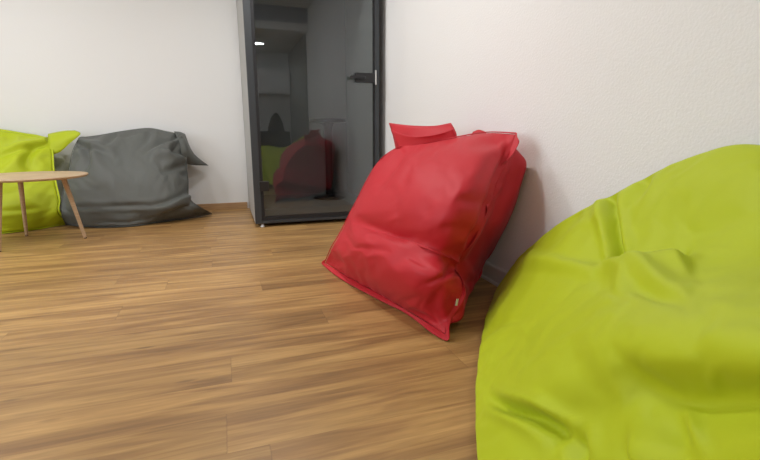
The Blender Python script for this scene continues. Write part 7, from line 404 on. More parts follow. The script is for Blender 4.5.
3,-4,0,4,-1,-1,-3,6,-7,7,-2,3,-8,10,-2,-1,-2,-1,-3,0,-2,-2,-2,-2,-1,-1,-2,1,-1,-2,6,-4,7,14,3,0,0,-4,-3,6,-2,-2,-3,-1,-3,-1,-3,-3,-2,9,-11,0,8,-1,-1,-1,-2,6,-7,6,-3,-1,1,5,-3,-1,-1,-3,7,0,-3,2,-5,7,3,-6,-1,-2,-2,-1,-1,-2,-2,-1,-1,-1,0,-3,2,3,-2,8,11,5,0,-2,-5,5,-4,6,-6,-1,-2,-2,-6,4,-5,5,-6,5,-6,-2,9,-3,0,-4,8,-4,-2,3,-3,0,6,-3,-1,0,-4,7,-1,-2,1,-4,9,-1,-6,2,-2,-5,1,2,-5,0,-3,-1,0,-1,4,-6,4,0,3,12,3,-1,-4,2,-4,5,-1,-3,-1,-2,-1,-4,-3,7,-5,-1,-2,5,-4,-4,10,-8,4,5,-5,0,0,-4,7,-3,-1,0,5,-8,7,-2,0,-2,1,0,8,-8,-1,-1,0,-3,-1,-2,2,-3,-3,1,1,0,2,-4,2,4,12,2,-5,2,-3,-1,7,-6,0,0,-3,-1,-2,-4,6,-4,-3,5,-2,-3,4,-2,-4,10,-5,3,-4,3,-3,1,-4,4,4,-2,-1,-2,0,0,-1,2,5,0,-6,0,-2,0,1,-3,-3,1,2,-5,0,1,0,2,0,-3,4,12,-2,-2,0,-2,2,3,-6,2,0,-3,-2,3,-3,-1,-2,-2,6,-3,-3,4,-2,-3,10,-6,2,1,-4,-1,4,-6,7,0,-2,-1,-3,1,2,0,1,2,2,-9,3,-1,0,-1,1,-5,1,0,2,-6,2,1,-1,2,0,3,11,-3,-2,0,-2,5,-4,-1,3,-1,-4,0,3,-3,0,-3,-2,6,-1,-5,2,2,-4,9,-6,4,-2,-5,6,-4,1,-2,7,-6,3,-4,0,5,-3,-1,1,5,-9,0,3,-1,0,-1,1,-4,0,3,-2,-3,1,0,3,0,4,9,-5,1,0,-2,4,-5,1,2,0,-3,-1,4,-4,1,-4,4,-2,4,-6,4,-5,2,7,-3,-4,6,-5,-2,6,-6,3,-2,6,-8,3,-1,5,-3,-1,0,-1,-2,-1,0,2,1,-1,1,-5,3,1,-3,1,-1,-2,6,-2,4,3,0,0,1,2,-6,4,-3,1,3,-4,0,3,-4,3,-4,4,-3,4,-3,-2,4,-7,7,3,-8,7,-6,3,-2,4,-8,9,-3,-2,0,0,-1,-2,5,-5,3,-3,2,-2,-1,5,-3,-2,2,2,-3,-1,0,
1,0,4,-7,36,0,0,0,0,0,0,0,0,0,0,0,0,0,0,0,0,0,0,0,0,0,0,0,0,0,0,0,0,0,0,0,0,0,0,0,0,0,0,0,0,0,0,0,0,0,0,0,0,0,0,0,0,0,0,0,0,0,0,0,0,67,9,-16,-12,30,-29,33,-34,14,3,15,-26,30,-17,-8,8,0,9,-8,-1,0,-4,3,0,1,2,-1,3,-3,-10,8,7,-19,30,-26,11,17,-15,-20,30,-14,-18,26,-16,26,-29,11,7,-20,31,-11,-20,19,-23,16,17,-11,-21,9,23,-23,69,6,-24,5,18,-26,15,14,-25,16,-1,0,8,-1,-1,-4,1,1,-1,0,3,-8,0,3,-10,27,-12,-2,-4,-1,-1,-2,1,26,-15,-11,27,-13,-26,32,-27,1,11,3,5,7,-32,23,-15,12,14,-7,-26,15,-15,15,15,-5,-16,-10,22,69,2,-23,9,10,-17,22,-18,8,5,1,-2,10,-5,-1,-1,4,-7,7,-14,12,-1,-1,0,-9,19,-9,0,1,1,1,-2,-3,0,21,-13,-19,41,-39,22,-23,21,-18,7,2,5,3,-26,15,2,12,-11,17,-34,6,-1,5,12,8,-11,-21,68,-2,-14,-4,9,11,-10,-7,14,-3,3,-1,4,0,2,1,-3,2,-1,-7,-3,11,3,-11,8,5,-8,4,5,-4,-1,-2,7,0,-7,13,-31,51,-38,12,7,-12,7,-16,0,2,1,-1,1,0,-1,4,10,6,-21,-3,-11,6,6,5,13,67,-17,11,-11,13,-14,10,-7,12,-5,5,-3,3,6,-1,-1,-12,8,2,0,2,0,0,0,0,1,0,3,4,-7,-3,11,0,-1,-1,-21,10,40,-21,-2,0,-2,-3,-3,-7,-7,3,-1,0,0,-1,-2,0,11,-2,1,1,-17,-1,8,12,64,-14,1,5,-12,4,7,1,1,0,1,0,2,1,1,-1,1,1,0,1,1,0,-1,2,-1,1,0,1,6,-10,3,0,2,1,-2,5,-13,34,-18,3,-3,15,-6,-2,-5,-9,-4,-3,-3,0,-4,-1,-4,3,4,0,-1,0,1,0,5,62,-13,0,-3,0,4,3,-1,2,1,-1,2,1,2,-1,1,0,1,1,1,-1,1,2,0,0,-2,1,3,4,-9,2,2,1,-2,0,-3,0,21,-9,-2,8,0,-6,2,16,-10,-8,-5,-7,-5,-5,-2,3,-7,11,-4,0,-1,1,1,2,56,-11,-2,-9,14,-3,2,-1,
2,-1,1,1,2,1,-1,0,1,2,1,0,0,2,0,1,-2,1,2,1,0,-6,3,0,3,0,-3,0,-2,-2,14,0,1,2,2,-1,1,9,-28,5,-2,-2,4,-10,-3,-9,21,13,-23,-1,-1,0,0,52,-19,0,12,2,-3,-1,0,0,0,0,2,2,-1,-1,1,3,1,0,1,1,0,0,1,0,1,-1,2,-3,-2,-1,6,1,-7,4,0,0,2,4,3,2,2,2,-1,-1,-2,-2,-4,-4,-4,-5,-2,-4,-2,-5,22,21,-24,-6,-6,-4,48,-15,-3,12,2,-1,-3,0,0,0,-1,1,-1,2,1,1,1,1,1,0,2,-4,2,2,3,-5,3,-5,3,0,2,1,0,0,-2,2,1,2,4,4,2,3,1,1,-2,-3,-5,-4,-6,-3,-6,-3,-3,-4,0,5,13,20,-48,19,7,47,-24,22,-11,18,-17,2,2,6,-3,0,-1,-1,0,0,1,1,0,2,0,1,-2,0,4,-1,-2,1,0,1,1,0,1,1,0,1,2,1,2,4,3,4,1,0,1,-2,-4,-5,-4,-5,-4,-3,-4,-3,-3,-1,0,2,-15,38,-18,-11,48,-14,-8,26,1,-13,-6,0,2,3,1,6,7,-10,1,0,0,0,0,1,0,0,0,-3,-1,8,-2,0,-5,10,-4,-2,-1,12,-3,1,1,3,2,3,2,1,1,0,-2,-3,-5,-3,-4,-4,-3,-3,-3,-2,-2,-1,-1,-11,0,-6,29,51,-18,5,20,-7,0,-7,-5,-2,1,0,1,1,2,3,1,3,1,1,-1,1,0,0,1,0,-1,0,0,-2,4,-12,3,2,1,4,3,2,3,4,2,3,8,1,1,-5,-7,-4,-3,-2,-4,-3,-3,-2,-3,-2,-1,-1,-1,-15,-21,30,56,-15,4,19,-8,1,-4,-2,-1,-2,-3,0,0,1,0,1,1,3,0,1,2,1,1,0,1,0,-2,-1,-1,-2,0,-1,1,2,1,1,2,2,2,1,1,0,3,2,2,5,4,4,-4,-6,-13,-4,-3,-2,-3,-1,-1,1,-11,-30,19,64,-8,-6,21,-13,13,-11,-1,-5,6,-4,0,1,0,1,0,-1,0,2,0,1,2,1,1,0,0,0,-2,-1,0,-2,1,0,-1,2,1,2,1,3,1,-1,0,-1,-1,1,-1,2,-1,1,2,2,5,3,2,-8,-9,-9,2,-11,-20,11,68,-10,6,8,-13,18,-14,-3,1,-7,2,3,0,1,2,1,6,-2,-1,0,
-4,5,1,2,-1,-1,0,-2,-2,0,-1,1,1,0,2,2,1,1,1,1,0,-1,-2,-1,0,0,0,-2,0,0,-1,0,0,-1,0,3,1,4,18,-48,15,72,3,-7,-13,22,3,-15,-2,-12,8,8,-6,1,2,2,2,1,4,2,4,-12,3,5,-3,-2,-4,9,-17,10,0,0,1,1,2,2,5,-7,8,-8,3,7,-4,-1,-1,-1,-1,0,-1,-1,-1,-2,-1,0,-2,2,-1,0,2,1,15,-21,75,4,-18,13,9,-14,3,-18,14,-13,10,5,-5,6,0,0,1,10,-6,6,-8,-1,1,-3,-3,9,-14,15,-4,-3,1,0,2,-3,5,3,7,-12,1,3,2,5,-8,4,-3,0,0,-1,-1,-1,0,-1,-2,-1,-1,-2,2,3,-1,0,6,76,2,-12,18,-12,2,-18,19,-18,2,3,11,-3,2,-5,9,3,7,-9,6,-13,1,1,2,4,-12,10,3,-2,-6,5,-1,-5,6,1,10,-9,1,-5,2,3,2,4,-7,-5,5,1,4,-7,-4,3,1,3,-5,0,-2,-3,9,-5,1,0,76,-4,11,-7,-3,-15,14,0,-12,1,-7,11,5,4,3,6,-6,10,-7,0,-10,-2,2,7,-8,7,-1,4,1,-9,5,-3,8,-4,-2,10,-13,9,-3,-4,3,1,5,-8,-4,7,1,5,-11,2,4,-6,1,0,-1,10,-10,-3,12,-10,0,74,8,-7,-4,-13,13,1,-12,3,-17,18,5,4,2,-4,4,4,7,-9,0,-9,-2,-1,7,6,-4,1,-4,9,-9,-1,7,1,0,-1,-11,15,-9,7,-2,-3,0,0,-4,-2,7,3,4,-10,1,5,-7,3,-1,-1,-2,13,-9,-7,10,-8,71,-5,6,0,3,-8,-8,-2,-13,22,6,-7,4,1,1,0,1,10,-9,-1,-11,3,8,-5,6,-10,16,-6,0,-2,-1,-1,8,-3,-1,-4,-8,20,-9,0,-1,-10,5,12,-10,-1,8,4,-7,-4,9,-8,3,-3,0,-3,14,-10,0,1,-5,71,5,-4,-1,-9,9,-17,-7,25,-4,-4,1,-1,13,-4,-1,1,5,-5,-2,-11,12,-2,-2,0,-7,15,-10,14,-10,8,-5,2,-2,-2,-3,1,-10,21,-6,-3,-3,-4,-4,10,7,-3,1,-4,3,-4,6,-6,0,-1,0,0,-11,14,15,-18,71,5,-11,6,4,-21,0,18,-5,-6,-5,16,5,-6,5,-3,1,-4,5,-3,-5,-1,-2,-4,17,-8,-1,-5,20,-7,0,-4,
6,-5,-1,-3,-1,-3,-6,18,-13,16,-17,4,-9,16,0,3,-4,1,-1,-1,-2,-2,-4,3,-1,2,0,11,9,70,0,5,-2,-12,-8,19,-10,-19,27,4,2,-4,0,-2,0,4,-6,5,-3,-14,5,5,5,-3,5,-13,10,11,-8,8,-5,-1,-2,-3,-1,-2,-2,-2,-6,21,-9,-3,-2,-7,8,10,-1,-3,1,0,0,-2,-5,1,1,1,3,0,2,11,70,8,-7,-14,12,3,-21,-10,40,-5,-2,-4,6,-7,3,1,-8,6,-1,-7,-9,18,-7,3,1,1,-10,19,-6,7,-5,6,-6,-2,-2,-3,0,-2,0,-4,-2,-14,27,-3,-1,-3,1,0,-5,15,-2,-1,0,-7,3,2,1,1,-1,-5,6,70,-3,6,1,1,-32,1,12,33,-5,-5,-9,6,-4,3,-2,-8,-6,9,-16,20,-6,3,-4,6,-15,23,-7,8,-2,-1,0,-2,-2,-3,-2,-2,-2,-7,14,-25,4,7,7,1,2,1,10,-6,1,0,2,1,2,-4,0,1,-1,-2,-4,-2,69,9,-5,0,-13,-21,4,10,39,-1,-6,-11,2,-3,3,-7,-11,-1,-8,21,-10,11,-7,6,-17,26,-8,4,-5,9,-1,-1,-3,-1,-5,-2,-3,-8,19,-16,-6,0,11,-8,3,0,2,1,3,2,3,3,3,2,2,3,0,-13,14,-3,-18,69,0,8,3,-21,-10,-11,5,36,24,-6,-8,-12,0,-7,-12,-6,-5,13,14,-17,5,11,-21,28,-11,11,-11,7,-2,6,-4,-2,-10,12,-9,-12,23,-22,0,5,-3,13,-8,-2,-1,-2,0,2,2,0,5,1,2,4,1,4,-10,18,2,-28,71,-1,14,-6,-24,4,1,-27,32,44,5,-6,-19,-15,-18,-5,-3,10,18,-16,17,-20,7,-1,18,1,4,-12,-1,12,-6,0,-14,6,11,-17,24,-25,-1,-2,-3,13,-4,4,-1,-1,-2,-1,-2,1,1,1,1,4,5,1,0,-4,6,-26,15,72,-2,6,12,-19,-13,10,-36,16,56,30,-5,-36,-34,-14,0,11,12,8,-18,26,-12,-9,-4,32,-5,-3,-5,-3,11,-7,0,-11,21,-21,28,-10,-27,3,-1,3,6,0,2,0,0,-1,1,-1,-2,-1,3,2,4,2,7,-8,-7,-8,-24,20,71,7,-14,13,9,-17,-8,-28,-1,65,45,-11,-49,-40,-7,10,14,13,-20,17,14,-10,-10,-7,34,-5,-4,-5,-1,1,-8,7,10,8,-32,17,30,-39,-7,-5,6,-1,5,2,
1,-3,0,-2,-1,-2,0,4,4,4,4,1,-5,-19,4,-31,19,70,-3,7,3,1,4,-22,-28,-1,71,43,-23,-57,-31,6,8,17,-15,14,28,-36,25,-27,14,20,0,-9,-11,3,8,-10,22,-4,3,-20,-9,21,40,-51,-8,-2,2,7,1,-1,-8,-8,-6,1,8,4,3,2,4,0,0,-12,-29,8,18,16,66,4,9,-5,-1,-5,-24,-22,22,68,26,-33,-55,-22,10,12,-5,14,22,21,-51,-10,20,13,13,-16,10,-9,-13,11,16,-15,-13,14,36,-24,-22,2,26,15,-27,-14,2,1,-4,-10,-16,-12,2,14,13,3,-4,-2,-4,0,-1,5,6,16,-1,62,14,-10,10,-9,-17,-23,-7,46,49,2,-39,-41,-10,12,11,11,15,46,-65,-25,17,0,30,-14,12,-2,-1,-22,27,-12,3,-9,-7,5,16,44,-39,-19,-3,-2,1,1,-1,-4,-8,-13,-14,1,17,25,7,-4,-5,-4,-2,-2,2,1,8,1,55,6,10,-7,-9,-23,-25,20,52,21,-18,-21,-26,1,16,14,20,20,-52,-19,-10,13,10,14,7,-15,15,10,-20,-14,11,16,-4,-9,-9,-10,6,23,56,-38,-33,-3,1,-2,-1,-5,-12,-20,-11,13,23,20,2,-3,-5,-4,-2,-1,0,3,-1,51,3,4,7,-21,-20,-18,25,53,14,-31,-10,0,18,15,-19,-27,4,-7,-10,-6,7,21,-3,14,-18,22,6,-18,-1,-13,7,22,-2,-7,-15,-16,-2,7,30,46,2,-42,-17,0,-5,-12,-23,-19,-4,20,25,14,-2,-4,-4,-2,-3,0,1,0,46,13,-10,-8,-6,1,-29,35,40,23,-8,-2,-22,-28,-13,-13,0,26,-1,-9,-7,1,10,20,-11,-5,22,3,-13,-3,-8,-8,7,16,14,-10,-17,-20,-12,4,14,14,20,25,21,-8,-47,-26,-25,-19,5,21,18,15,-7,-6,-2,-3,1,-1,3,43,12,-27,-8,14,6,14,17,35,32,-55,-45,-2,-2,-13,-14,4,27,14,-8,-9,-4,1,22,-19,22,1,7,-20,7,3,-17,-9,11,16,19,-13,-20,-19,-10,-1,7,8,10,10,19,35,33,-78,-51,-17,9,20,18,2,-7,-3,-4,1,-3,4,39,9,-52,27,16,22,30,31,-33,-30,-6,-17,-7,0,-9,-17,-2,31,24,-4,-11,-8,-6,20,-18,25,8,-8,-9,12,-17,6,-18,-7,17,23,13,-21,-18,-14,-6,-1,1,3,4,6,14,16,48,8,-106,-15,11,20,8,-5,
-6,-3,-1,-4,4,37,1,-55,53,33,39,10,-59,-14,-9,-5,12,-10,-2,-3,-27,0,24,26,14,-15,-11,-13,16,-18,32,2,-13,13,-10,4,-11,-10,-13,-2,33,24,-10,-20,-14,-8,-3,0,0,-2,0,-2,13,10,29,60,-93,-32,16,8,3,-7,-6,-3,-10,12,35,-9,-29,83,34,-28,-39,-9,-8,-5,11,-2,2,-4,9,-37,-2,15,29,22,-9,-26,14,-32,23,17,-4,-8,11,0,-6,-5,-7,-18,-13,27,33,4,-17,-18,-12,-4,0,1,-1,-2,-3,-5,8,4,24,75,-46,-52,-6,0,-4,4,-9,-12,18,34,-18,61,31,-53,-15,-7,-6,-4,10,2,0,-2,6,8,-34,-9,7,24,25,15,-30,-8,-22,34,0,-2,-5,10,0,0,-15,8,-19,-26,20,32,19,-12,-17,-23,-7,0,2,13,-4,-1,-8,-6,-8,11,28,84,-8,-96,-9,-6,-2,2,-24,29,31,-2,103,-87,-14,-5,-3,-3,8,2,2,1,1,7,10,-32,-14,1,17,25,31,-28,-19,-12,16,5,11,-4,0,0,0,-7,-2,-8,-33,12,26,27,1,-22,-30,0,3,-3,-2,10,8,-7,-10,-15,5,10,22,53,47,-100,-18,-10,-19,-18,33,27,12,84,-116,28,-21,4,4,3,2,2,3,1,10,6,-26,-21,7,4,20,26,15,-53,7,5,0,3,6,0,2,0,7,-19,10,-42,1,22,38,-8,-12,-28,0,-6,-2,3,8,-1,10,-6,-12,-6,-4,7,17,38,65,-68,-39,-39,-22,34,25,20,69,-101,-13,20,2,8,-16,10,2,4,4,13,-1,-17,-17,1,-7,18,14,19,15,-44,-7,15,-7,-1,19,-1,-15,9,10,-10,-31,-8,18,33,-8,-16,-4,-16,-7,4,0,8,1,2,11,-11,-6,-9,-5,3,12,26,61,-4,-104,-38,28,24,26,52,-98,7,11,2,-5,6,-14,12,5,7,15,-7,-8,-23,14,-17,18,-8,33,30,-61,19,-14,-8,21,-3,13,-23,23,-9,4,-29,-3,1,34,-23,-6,15,-20,-12,1,8,-7,12,-1,12,-6,-6,-2,-10,-6,-2,11,18,41,30,-126,14,23,30,25,-57,0,0,-2,0,0,-2,-6,31,-21,24,-2,-2,-11,-8,-11,7,1,27,35,-61,21,-12,-12,24,-10,17,-24,25,-5,-10,-25,6,23,-27,9,6,8,-23,0,-11,10,-11,11,5,4,5,-18,16,-11,-7,-8,-3,7,14,32,7,-54,24,29,-24,15,-14,-19,11,
2,1,2,1,19,-27,12,5,2,12,-16,-8,-2,-5,28,6,-32,22,-9,-16,25,-15,20,-26,17,10,-17,-23,15,14,-19,-10,24,-10,-9,-1,-5,0,-4,-6,17,9,-6,-13,17,-6,-3,-4,-4,-1,2,11,6,4,24,7,0,-1,1,-1,0,1,0,0,1,0,1,1,1,0,1,0,1,-1,1,-1,0,-1,0,0,1,0,0,0,-1,0,-2,-1,-2,-2,-2,-3,-3,-2,-2,-2,0,-2,1,-1,1,0,2,0,0,0,0,0,0,0,0,0,0,0,0,26,-3,6,-3,-2,-8,16,-15,7,5,1,-12,8,6,-8,-3,8,-5,6,-9,6,-2,8,-8,0,-4,8,-5,8,-8,-2,4,6,-4,-7,5,7,-8,-4,5,0,5,-8,8,-8,9,-9,1,9,-5,0,-3,-3,7,-4,0,-1,0,0,13,0,1,-10,5,7,-10,9,-10,12,-10,4,0,7,-12,6,1,4,-7,2,1,1,4,-10,4,1,1,6,-12,4,2,1,0,4,-11,7,4,-9,1,5,-4,1,6,-8,6,-5,6,-6,-1,4,4,-4,-2,-3,3,1,-1,1,-7,18,-6,1,6,-4,-6,11,-9,1,4,1,0,3,-10,8,-2,1,1,0,1,0,2,-8,6,0,1,3,-10,6,1,2,-3,1,-1,-6,10,0,-8,3,2,2,-5,3,4,-9,4,0,0,0,0,1,1,1,-7,5,-1,0,1,-8,17,-8,2,5,-6,1,1,6,-8,7,-5,6,-7,4,1,0,0,0,1,-1,1,0,6,-6,-2,6,-8,7,0,-2,2,-3,-3,3,5,-7,8,-8,6,-2,0,2,-4,2,4,-8,3,0,-1,3,-1,2,-6,2,1,0,3,-2,-7,13,-7,1,2,-2,5,-8,4,1,1,0,0,4,-5,2,1,0,0,1,0,0,5,-4,-5,3,2,4,-3,-2,3,-5,0,4,3,-2,-1,-6,7,0,0,0,2,-5,5,-4,4,-7,3,0,2,-1,-2,2,-4,2,3,-5,7,-3,16,-8,1,4,-3,3,-6,4,0,1,1,0,1,0,1,2,-4,2,1,0,3,-4,1,2,-6,8,-2,-1,0,0,-2,-1,7,-3,-1,0,6,-8,3,0,1,0,0,3,-5,4,-6,2,0,0,0,0,1,-1,-4,8,-9,9,-8,14,-8,1,4,-3,-1,0,2,1,0,0,1,1,0,0,0,1,0,1,-1,3,0,-1,-5,2,1,1,1,-1,2,-1,
1,0,1,-1,2,2,-3,-3,2,2,-1,1,-1,1,-2,0,0,-1,0,0,0,-1,2,-4,7,-7,-2,11,14,-9,2,4,-3,-1,1,0,2,-1,2,-1,2,0,1,-1,1,-1,0,1,-1,1,1,0,2,0,0,0,1,2,-8,3,0,0,1,0,1,1,1,1,0,0,0,-1,3,-9,3,1,-1,0,-1,0,2,-3,1,5,-11,6,7,12,-8,1,4,-3,-1,1,1,0,0,2,0,0,2,-1,1,0,0,1,-1,0,0,1,1,0,0,-1,1,0,0,0,-1,1,0,0,1,-1,2,1,0,1,-1,0,0,-1,-1,0,-1,1,-2,-1,3,-3,4,-3,3,-10,7,7,11,-7,1,1,0,-1,0,1,1,-1,2,0,0,2,-1,1,0,0,0,0,0,-1,2,1,-1,1,-1,1,-1,1,-1,1,-1,1,0,1,-1,2,1,1,-1,1,-1,0,0,-2,0,0,-4,5,-3,-2,5,-5,7,-8,0,3,6,12,-6,0,1,1,-3,2,0,-1,3,1,-2,2,0,0,1,-1,1,-2,3,1,-2,-1,4,-2,0,0,0,0,0,0,1,-1,1,-1,0,3,0,2,-3,2,2,-1,0,-2,-1,1,-1,-3,0,4,-5,2,3,-4,5,-7,-1,5,13,-6,0,1,1,-2,1,-1,2,0,3,-6,8,-5,4,-2,-1,2,1,1,-3,3,-2,-1,4,-3,-1,2,-1,1,0,0,0,0,2,-2,2,3,-2,2,-4,3,0,4,-9,4,3,-3,-6,6,-3,1,-4,5,1,-4,3,-6,3,13,-5,-1,1,2,-3,1,0,1,0,2,-6,6,5,-9,4,2,2,-3,-1,1,0,1,-1,1,1,-3,0,0,1,0,1,1,-1,1,1,0,1,0,1,0,1,-3,2,1,-2,-1,4,-8,1,5,-5,1,-2,4,1,-3,0,-3,14,-5,-1,1,2,-2,-1,2,-1,3,-3,1,1,2,0,-2,4,-2,0,0,1,-1,0,0,1,-1,0,-1,1,0,0,1,0,0,1,1,0,0,2,-1,1,0,-2,3,-1,0,-2,0,0,-3,4,-3,-1,1,-1,3,2,-4,-3,16,-6,1,0,2,-2,-1,0,4,-1,-4,5,0,-3,7,-4,0,3,-2,1,-1,1,-1,0,0,-1,2,-1,-1,2,-1,0,1,0,2,-1,1,0,1,1,-1,-2,4,-3,3,-1,-1,-2,-1,2,-2,2,-2,0,0,1,0,2,-4,
17,-6,0,2,-1,1,-3,3,2,-3,-1,5,-1,-3,6,-1,0,-4,6,-2,-3,3,1,-2,-1,2,-3,4,-2,0,0,1,-1,2,-1,2,-1,2,0,0,-3,5,-4,2,1,0,-3,1,-1,1,-1,-1,2,-1,-1,1,0,0,1,18,-7,2,0,1,-2,-1,5,-2,-2,3,-2,6,-6,6,-1,-1,1,-3,7,-7,4,-4,3,2,-3,-2,2,2,-1,-2,2,1,-3,4,-1,0,2,-2,-2,7,-6,5,-5,4,-4,4,-2,-2,2,0,-1,-1,3,-2,0,-1,3,0,17,-6,0,2,-1,-2,3,0,-1,2,-3,3,5,-7,4,2,-2,-1,1,3,1,-8,6,1,-4,3,-4,4,-3,4,-3,1,-2,4,-3,3,0,-4,2,1,2,0,0,1,-6,3,1,1,-2,1,0,0,-1,1,0,0,-1,0,3,19,-7,2,1,-4,3,1,-1,2,-3,2,1,5,-6,2,0,2,0,0,4,-3,-4,5,-4,2,1,-3,3,0,-3,1,1,2,-3,2,-2,1,3,-3,0,0,5,-3,0,-3,-1,4,0,0,0,0,0,0,0,1,-1,0,0,3,19,-7,2,-1,0,1,0,2,-3,1,1,2,1,3,-5,2,1,1,-3,3,0,1,-4,4,-4,2,0,1,-2,2,-2,1,0,0,1,1,-3,-1,2,3,-3,-2,3,-1,1,0,0,1,0,-1,2,0,0,-1,0,2,-2,1,2,19,-8,3,0,-1,0,3,-2,0,1,0,2,3,-4,2,1,0,0,0,0,2,-2,0,1,-2,2,-2,1,1,-1,0,1,-1,0,1,-2,0,1,0,-1,1,0,-1,1,0,0,2,0,-1,1,1,0,0,0,0,1,-1,0,2,18,-6,1,-1,1,-1,2,0,-1,2,-1,2,1,-1,2,-1,1,1,-1,0,0,2,-3,1,1,0,-1,0,1,-1,1,-2,2,0,-2,1,-1,1,-1,0,-1,2,-1,0,1,0,0,3,-1,0,1,0,0,1,-1,1,-1,1,1,20,-6,1,0,0,0,0,1,1,0,-1,2,1,-1,1,0,2,-2,1,1,-1,0,0,1,-1,1,-1,0,2,-2,0,1,-1,1,-2,1,0,-1,0,-1,0,1,0,0,0,1,0,1,1,1,0,0,1,0,-1,1,0,0,1,19,-5,1,0,-2,2,0,1,-1,1,0,1,1,-1,1,0,0,1,0,0,0,0,0,0,0,1,-1,1,
0,0,0,-1,1,-1,0,0,0,-2,0,1,-1,0,0,1,0,0,1,1,1,0,2,-1,1,0,1,-2,1,1,-1,20,-3,-2,1,0,1,-1,1,0,-1,1,1,1,0,-1,1,0,0,0,1,0,0,0,-1,2,-1,1,-1,2,-1,0,0,0,0,-1,-1,0,-1,1,-1,-1,1,0,1,-1,1,1,1,1,0,1,1,0,0,1,-1,0,0,0,20,-3,0,-1,1,0,0,0,0,0,0,1,0,1,0,-1,0,1,0,1,-2,1,2,-1,0,1,-1,1,1,-1,1,-1,0,-1,0,0,-2,1,-1,0,-1,1,-1,1,1,0,0,2,1,0,1,0,2,-1,1,-1,1,-1,-1,19,-1,-2,0,0,0,0,1,-1,0,1,0,0,1,-1,0,0,1,-1,1,0,0,0,1,0,1,0,1,-1,0,0,1,-1,0,0,-2,0,-1,0,0,-1,0,1,-1,2,-1,2,0,2,0,1,0,2,-1,0,1,0,-1,-1,20,-1,-2,1,-1,-1,2,0,-1,1,0,0,0,1,-1,-1,2,-1,1,0,0,-1,1,1,0,1,0,1,-1,0,0,1,-1,0,0,-2,1,-2,-1,1,-1,0,0,1,0,1,0,1,1,2,0,0,1,1,-1,0,1,-1,-1,18,0,-3,1,-2,2,0,-1,1,0,0,1,-1,0,0,0,0,0,1,0,-1,1,1,-1,1,1,0,1,-1,1,-1,0,1,-1,-1,0,-1,-1,0,0,-1,0,0,0,1,1,0,1,1,1,1,0,1,1,-1,0,0,1,-3,17,-1,0,-3,2,0,0,-1,1,1,-1,0,0,1,-2,2,-1,1,0,-1,1,0,0,1,0,1,0,1,-1,1,-1,0,0,1,-2,0,-1,-1,0,0,-1,0,1,-1,1,1,0,1,1,1,0,1,1,0,0,0,0,-1,-1,17,0,-3,0,1,1,-2,0,2,-1,0,0,1,-1,0,0,1,-1,2,-1,0,0,1,0,0,0,2,-1,1,-1,1,-1,0,0,0,-2,0,0,-1,0,-1,1,-1,1,0,1,0,1,0,2,0,1,0,1,-1,1,0,-2,-1,18,-1,-2,1,-1,1,-1,0,2,-1,0,0,0,1,-1,1,0,0,1,-1,1,0,-1,1,0,1,0,0,1,0,-1,-1,2,-1,-1,0,0,-2,1,-2,1,0,0,0,0,1,0,1,0,1,1,0,1,0,1,-1,
0,0,-3,16,-1,-2,1,-1,1,-1,0,1,0,0,1,-1,1,-1,1,1,-1,1,0,0,-1,1,1,-1,1,0,0,1,-1,0,0,0,0,0,-1,-1,0,0,-1,0,0,0,0,0,1,1,-1,1,2,-1,0,1,1,0,-2,1,0,-1,16,-2,0,-1,1,-1,0,0,1,0,0,0,1,0,0,0,1,0,0,0,-1,2,0,-1,1,0,-1,1,0,0,1,-1,0,0,-1,0,-1,1,-1,-1,1,-1,0,0,1,0,0,1,0,1,0,0,0,0,1,0,0,0,-1,14,0,-3,0,0,1,-2,1,1,0,1,-1,1,0,0,1,0,0,0,-1,2,0,0,-1,1,0,0,0,0,0,0,0,0,-1,1,-1,-1,1,-1,0,0,-1,1,-1,1,0,-1,2,0,1,0,-1,2,-1,0,1,-1,1,-2,15,-1,-2,0,0,1,-2,1,1,0,1,-1,1,0,1,0,0,0,1,-2,2,0,0,-1,1,-1,1,1,-1,0,0,0,0,0,-1,0,-1,1,-1,0,0,0,-1,1,0,0,0,0,1,1,-1,1,0,0,0,0,0,1,-2,13,-2,0,-1,1,-1,0,0,1,1,-1,1,0,0,1,0,0,0,0,1,-1,1,0,0,-1,1,0,0,0,0,1,-1,0,0,-2,1,0,-1,1,-1,-1,1,-1,1,0,0,0,1,0,0,0,1,0,0,0,0,0,0,-1,11,-1,-1,0,0,-1,0,1,0,1,-1,1,0,1,-1,1,0,1,-2,2,0,0,-1,1,0,0,0,0,0,0,0,0,1,-2,0,0,0,-1,0,-1,2,-2,0,1,-1,2,-1,1,-1,2,-1,1,0,0,0,0,-1,3,-3,11,-1,-1,1,-1,-1,1,0,0,1,0,0,0,1,0,-1,2,-1,-1,2,0,-1,1,-1,1,0,0,1,-1,0,0,1,-2,1,-1,0,0,-1,0,-1,1,-1,1,-1,0,1,0,1,0,0,1,0,0,0,0,1,-1,-1,1,11,-1,-1,1,-1,0,0,-1,3,-1,0,0,1,-1,1,0,-1,2,-1,1,-1,1,-1,1,0,0,0,0,1,-1,0,0,0,0,-1,0,-1,1,-1,-2,2,-1,0,1,-1,1,0,1,0,0,1,-1,1,1,-1,1,-1,0,-1,10,-1,-1,1,0,-1,-1,2,1,-1,1,-1,1,-1,1,-2,3,0,-1,-2,6,-4,0,1,0,
